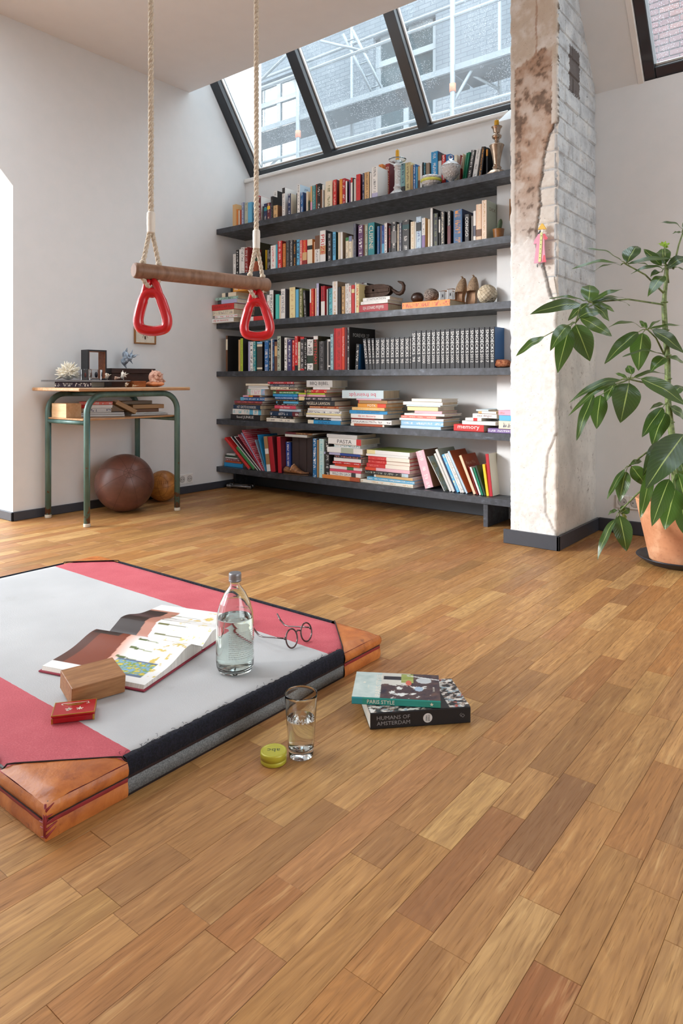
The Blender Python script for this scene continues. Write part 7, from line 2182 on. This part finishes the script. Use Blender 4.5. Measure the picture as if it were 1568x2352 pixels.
lettering('PARIS STYLE', Z_ * .00825 - Dp * .0005 + Lp * .066, Lp, Z_, .062, .0085, wp, o2)
lettering('PARIS STYLE', Z_ * .0171 + Lp * .058 + Dp * .066, Dp, -Lp, .112, .0125, wp, o2)
lettering('icons', Z_ * .0171 + Lp * .034 + Dp * .056, Dp, -Lp, .02, .0045, wp, o2)
lettering('TASCHEN', Z_ * .0171 + Lp * .186 + Dp * .056, Dp, -Lp, .024, .0042, wp, o2)
def star(c, ex_, ey_, r, mat, parent):
    q = [c + ex_ * (r if i % 2 == 0 else r * .42) * math.cos(math.pi / 2 + math.pi * i / 5) + ey_ * (r if i % 2 == 0 else r * .42) * math.sin(math.pi / 2 + math.pi * i / 5) for i in range(10)]
    MB().add(q, [tuple(range(10))]).build('star_mark', mat, parent, fix=False)
star(Z_ * .0171 + Lp * .024 + Dp * .078, Lp, Dp, .005, wp, o2)
star(Z_ * .00825 - Dp * .0005 + Lp * .18, Lp, Z_, .0045, wp, o2)

PLANT_STEM = [(-0.711,3.133,1.267),(-0.715,3.131,1.201),(-0.721,3.126,1.135),(-0.723,3.124,1.096),(-0.718,3.128,0.977),(-0.711,3.133,0.871),(-0.71,3.134,0.772),(-0.709,3.135,0.686),(-0.701,3.142,0.587),(-0.695,3.147,0.527),(-0.687,3.153,0.409),(-0.683,3.156,0.303),(-0.679,3.159,0.21)]
PLANT_WHORLS = [
((-0.821,2.919,1.251),(-0.722,3.125,1.143),[((-0.834,2.91,1.262),(-0.929,2.77,1.309),0.0363),((-0.836,2.908,1.25),(-0.946,2.642,1.214),0.0277),((-0.836,2.908,1.247),(-0.897,2.757,1.215),0.0198),((-0.816,2.923,1.258),(-0.806,3.033,1.344),0.0793),((-0.811,2.927,1.253),(-0.681,3.183,1.296),0.0363),((-0.811,2.927,1.25),(-0.765,3.091,1.259),0.0211)]),
((-0.711,3.109,1.252),(-0.708,3.136,1.188),[((-0.716,3.105,1.264),(-0.749,3.206,1.352),0.0727),((-0.726,3.096,1.257),(-0.799,3.103,1.339),0.0462),((-0.716,3.105,1.241),(-0.798,2.912,1.217),0.0264),((-0.718,3.102,1.215),(-0.739,2.933,1.119),0.0561),((-0.706,3.113,1.251),(-0.65,3.22,1.306),0.0528),((-0.706,3.113,1.244),(-0.663,3.273,1.25),0.033),((-0.726,3.096,1.231),(-0.746,3.004,1.205),0.0396)]),
((-0.726,3.148,1.343),(-0.717,3.129,1.254),[((-0.726,3.148,1.344),(-0.745,3.107,1.356),0.0159),((-0.726,3.148,1.345),(-0.737,3.139,1.369),0.0145),((-0.726,3.148,1.345),(-0.728,3.172,1.375),0.0145),((-0.726,3.148,1.344),(-0.712,3.184,1.367),0.0159),((-0.726,3.148,1.343),(-0.711,3.159,1.346),0.0145)]),
((-0.667,3.232,1.427),(-0.692,3.149,1.247),[((-0.67,3.23,1.425),(-0.731,3.105,1.447),0.0264),((-0.675,3.226,1.414),(-0.698,3.169,1.404),0.0198),((-0.665,3.234,1.424),(-0.638,3.382,1.46),0.0396),((-0.667,3.232,1.427),(-0.655,3.306,1.489),0.0396)]),
((-0.916,2.768,1.087),(-0.723,3.124,1.096),[((-0.921,2.764,1.087),(-0.95,2.869,1.174),0.0826),((-0.911,2.772,1.09),(-0.83,2.9,1.15),0.0264),((-0.909,2.774,1.087),(-0.82,2.972,1.093),0.0238),((-0.91,2.773,1.089),(-0.839,2.982,1.122),0.0198),((-0.936,2.752,1.093),(-1.021,2.609,1.1),0.0172),((-0.906,2.776,1.079),(-0.866,2.846,1.018),0.0495),((-0.921,2.764,1.081),(-0.978,2.694,1.016),0.0462),((-0.911,2.772,1.084),(-0.85,2.871,1.057),0.033)]),
((-0.939,2.673,1.002),(-0.949,2.946,1.103),[((-0.902,2.626,1.067),(-1.033,2.446,1.027),0.0628),((-0.927,2.683,1.022),(-0.822,2.74,0.949),0.0628),((-0.961,2.656,0.991),(-0.98,2.513,0.892),0.0628),((-0.959,2.657,0.979),(-0.966,2.551,0.808),0.0779),((-0.94,2.673,0.993),(-0.879,2.657,0.851),0.0991),((-1.014,2.538,0.942),(-1.074,2.414,0.866),0.0396),((-0.932,2.679,1.022),(-0.874,2.789,1.052),0.0561)]),
((-0.764,3.028,0.986),(-0.722,3.125,0.884),[((-0.785,3.012,0.996),(-0.86,2.825,0.997),0.033),((-0.795,3.004,0.976),(-0.867,2.794,0.845),0.0661),((-0.78,3.016,0.972),(-0.783,2.962,0.82),0.0925),((-0.759,3.032,0.991),(-0.726,3.135,1.034),0.0238),((-0.749,3.04,0.986),(-0.652,3.142,0.895),0.0661),((-0.757,3.034,0.989),(-0.66,3.212,1.012),0.0238),((-0.767,3.026,0.989),(-0.804,3.061,1.029),0.0264)]),
((-0.698,3.067,0.875),(-0.711,3.133,0.851),[((-0.701,3.065,0.872),(-0.796,2.786,0.875),0.0317),((-0.701,3.065,0.868),(-0.726,2.918,0.812),0.0628),((-0.691,3.073,0.869),(-0.653,3.179,0.838),0.0396)]),
((-0.791,2.867,0.778),(-0.71,3.134,0.706),[((-0.818,2.845,0.778),(-0.94,2.596,0.697),0.0396),((-0.833,2.834,0.767),(-0.928,2.555,0.649),0.033),((-0.881,2.707,0.72),(-0.909,2.595,0.548),0.0495),((-0.869,2.754,0.716),(-0.869,2.703,0.589),0.076),((-0.793,2.865,0.764),(-0.79,2.74,0.614),0.1222),((-0.757,2.894,0.781),(-0.615,3.006,0.681),0.0793),((-0.799,2.861,0.784),(-0.85,2.871,0.805),0.0172),((-0.779,2.876,0.784),(-0.691,3.073,0.798),0.033),((-0.784,2.872,0.797),(-0.814,2.925,0.836),0.0396),((-0.838,2.83,0.766),(-0.858,2.776,0.691),0.0528)]),
((-0.703,3.089,0.677),(-0.709,3.135,0.686),[((-0.708,3.085,0.674),(-0.733,2.938,0.66),0.0277),((-0.717,3.078,0.66),(-0.758,2.918,0.547),0.0628),((-0.707,3.086,0.638),(-0.736,2.987,0.512),0.0859),((-0.693,3.097,0.661),(-0.651,3.181,0.61),0.0594),((-0.696,3.095,0.707),(-0.663,3.197,0.752),0.0594)]),
((-0.671,3.012,0.534),(-0.696,3.146,0.514),[((-0.629,3.046,0.553),(-0.698,2.737,0.369),0.1387),((-0.7,2.99,0.526),(-0.723,2.793,0.411),0.0594),((-0.651,2.901,0.387),(-0.679,2.751,0.23),0.0826),((-0.637,2.937,0.344),(-0.65,2.825,0.205),0.1057),((-0.719,2.898,0.409),(-0.735,2.809,0.239),0.0528),((-0.666,3.016,0.499),(-0.628,3.111,0.417),0.0594),((-0.651,3.028,0.487),(-0.619,3.028,0.363),0.0661),((-0.637,2.976,0.405),(-0.599,2.942,0.277),0.0661),((-0.625,2.985,0.274),(-0.594,2.946,0.155),0.0727)]),
((-0.8,2.885,0.426),(-0.718,3.128,0.494),[((-0.812,2.876,0.417),(-0.851,2.769,0.303),0.0277),((-0.808,2.879,0.406),(-0.813,2.811,0.295),0.0661),((-0.792,2.892,0.427),(-0.742,2.905,0.355),0.0694),((-0.795,2.889,0.432),(-0.771,2.972,0.445),0.0264)]),
((-0.823,2.841,0.248),(-0.7,3.142,0.395),[((-0.835,2.832,0.219),(-0.873,2.725,0.076),0.0396),((-0.823,2.841,0.232),(-0.789,2.817,0.103),0.0826),((-0.83,2.836,0.254),(-0.849,2.783,0.242),0.0198),((-0.818,2.845,0.244),(-0.798,2.886,0.258),0.0462),((-0.818,2.845,0.238),(-0.81,2.89,0.198),0.0396)])]

# ------------------------------------------------------------------ umbrella plant in a terracotta pot
px_, py_ = -.672, 3.145
pl = thing('umbrella_plant', 'tall umbrella plant with long glossy green leaflets in the terracotta pot', 'plant', (px_, py_, .05))
po_ = Vector(pl.location)
k = N('weathered_terracotta'); g = k.noise(k.pos(), 12, 5, .6); g2 = k.noise(k.pos(), 70, 4, .6)
k.set(Base_Color=k.mix(k.ramp(g2, [(.55, (0, 0, 0, 1)), (.75, (.4, .4, .4, 1))]), k.ramp(g, [(.3, lin('B87A56')), (.55, lin('C78C66')), (.7, lin('D5A27E'))]), lin('8A5236')), Roughness=.85); k.bump(g2, .25, .003)
pt = thing('terracotta_pot', 'large weathered terracotta pot holding the umbrella plant', 'pot', (px_, py_, .0125))
MB().lathe([(.105, 0), (.112, .004), (.135, .11), (.158, .215), (.167, .255), (.167, .262), (.152, .262), (.147, .25), (.125, .12), (.1, .012), (0, .012)], 64).build('pot_wall', k.m, pt)
sv = thing('plant_saucer', 'round blue-black plastic saucer under the terracotta pot', 'saucer', (px_, py_, .0004))
MB().lathe([(0, 0), (.118, 0), (.128, .004), (.16, .026), (.165, .03), (.163, .034), (.157, .032), (.126, .012), (0, .011)], 64).build('saucer_dish', plain('blue_black_plastic', '262A33', .4, var=.05), sv)
MB().lathe([(.142, .02), (.1, .026), (0, .03)], 40).build('soil', M_SOIL, pt, (0, 0, .2))
k = N('plant_stem'); g = k.noise(k.pos(), 60, 4); k.set(Base_Color=k.ramp(g, [(.35, lin('4E5E33')), (.65, lin('7E8E55'))]), Roughness=.55)
M_STEM = k.m
k = N('plant_leaf')
uvn = k.n('ShaderNodeUVMap', uv_map='leaf'); sx = k.n('ShaderNodeSeparateXYZ'); k.l(uvn.outputs[0], sx.inputs[0])
oi = k.n('ShaderNodeObjectInfo')
across = k.math('ABSOLUTE', k.math('SUBTRACT', sx.outputs[0], .5))
vein = k.math('SINE', k.math('MULTIPLY', k.math('SUBTRACT', sx.outputs[1], k.math('MULTIPLY', across, .55)), 75.0))
mid = k.math('LESS_THAN', across, .022)
basec = k.mix(oi.outputs['Random'], lin('2C451F'), lin('446329'))
basec = k.mix(k.math('MULTIPLY', k.math('GREATER_THAN', vein, .93), .22), basec, lin('6F8C46'))
basec = k.mix(k.math('MULTIPLY', k.noise(k.obj(), 20, 3), .25), basec, lin('24401C'))
basec = k.mix(mid, basec, lin('9DB064'))
basec = k.mix(k.math('GREATER_THAN', oi.outputs['Alpha'], 1.5), basec, lin('9CC23C'))
k.set(Base_Color=basec, Roughness=.28); k.b.inputs['Specular IOR Level'].default_value = .6
k.bump(k.math('ADD', k.math('MULTIPLY', vein, .10), k.math('MULTIPLY', across, -4.0)), .3, .003)
tl = k.n('ShaderNodeBsdfTranslucent'); k.l(k.mix(.5, basec, lin('8FB03A')), tl.inputs[0])
ms = k.n('ShaderNodeMixShader'); ms.inputs[0].default_value = .22
k.l(k.b.outputs[0], ms.inputs[1]); k.l(tl.outputs[0], ms.inputs[2]); k.l(ms.outputs[0], k.out.inputs['Surface'])
M_LEAF = k.m
st_pts = [Vector(p) for p in PLANT_STEM] + [Vector((px_ - .005, py_, .22))]
MB().tube([p - po_ for p in st_pts], [.006, .0075, .009, .0105, .0115, .012, .0125, .013, .0135, .014, .015, .016, .017, .018][:len(st_pts)], 12).build('stem', M_STEM, pl)
rl = random.Random(21)
nodes_ = MB()
for p in st_pts[3:12]:
    nodes_.ball(tuple(p - po_ + Vector((.002, 0, .01))), .0155, 10, 6, sc=(1, 1, .35))
tag(nodes_.build('stem_nodes', M_STEM, pl, fix=False), kind='stuff')
NL, NWs = 14, 6
def leaf(base, tip, width, small):
    b, t_ = Vector(base), Vector(tip)
    d = t_ - b; ln = d.length; d = d / ln
    view = Vector((0, 0, .77)) - (b + t_) / 2; view.normalize()
    nrm = view.lerp(Vector((rl.uniform(-.35, .35), rl.uniform(-.5, .1), 1)).normalized(), .42 if width > ln * .22 else .6)
    nrm = (nrm - d * nrm.dot(d)).normalized()
    side = d.cross(nrm).normalized()
    sag = rl.uniform(.04, .10) * ln; cup = rl.uniform(.10, .28); wav = rl.uniform(0, 6)
    vv = []; uv = []
    for i in range(NL + 1):
        s = i / NL
        hw = width * .5 * (math.sin(math.pi * min(1, s ** .82)) ** .82) * (1 - .12 * s) if 0 < i < NL else .0006
        c = b + d * (ln * s) + nrm * (sag * math.sin(math.pi * s)) + Vector((0, 0, -sag * .4 * s * s))
        for j in range(NWs + 1):
            q = (j / NWs - .5) * 2
            vv.append(c + side * hw * q + nrm * (abs(q) ** 1.4 * hw * cup + .0022 * math.sin(s * 13 + wav + q)) - po_)
            uv.append((j / NWs, s))
    ff = [(i * (NWs + 1) + j, i * (NWs + 1) + j + 1, (i + 1) * (NWs + 1) + j + 1, (i + 1) * (NWs + 1) + j) for i in range(NL) for j in range(NWs)]
    me = MB().add(vv, ff, 0, True).mesh('leaf', M_LEAF)
    ul = me.uv_layers.new(name='leaf')
    ul.data.foreach_set('uv', [x for lp in me.loops for x in uv[lp.vertex_index]])
    o = put('leaf', me, pl)
    o.color = (1, 1, 1, 2.0 if small else 1.0)
for (ctr, pb, lv) in PLANT_WHORLS:
    c0, p0 = Vector(ctr), Vector(pb)
    md = (c0 + p0) / 2 + Vector((0, 0, .018))
    small = max(q[2] for q in lv) < .02
    MB().tube([p0 - po_, md - po_, c0 - po_], [.0042, .0034, .0030], 8).build('leaf_stalk', M_STEM, pl)
    for base, tip, wd in lv:
        bv = Vector(base)
        if (bv - c0).length > .006:
            MB().tube([c0 - po_, (c0 + bv) / 2 + Vector((0, 0, .006)) - po_, bv - po_], [.0022, .0018, .0016], 6).build('leaflet_stalk', M_STEM, pl)
        leaf(base, tip, wd * .92, small)
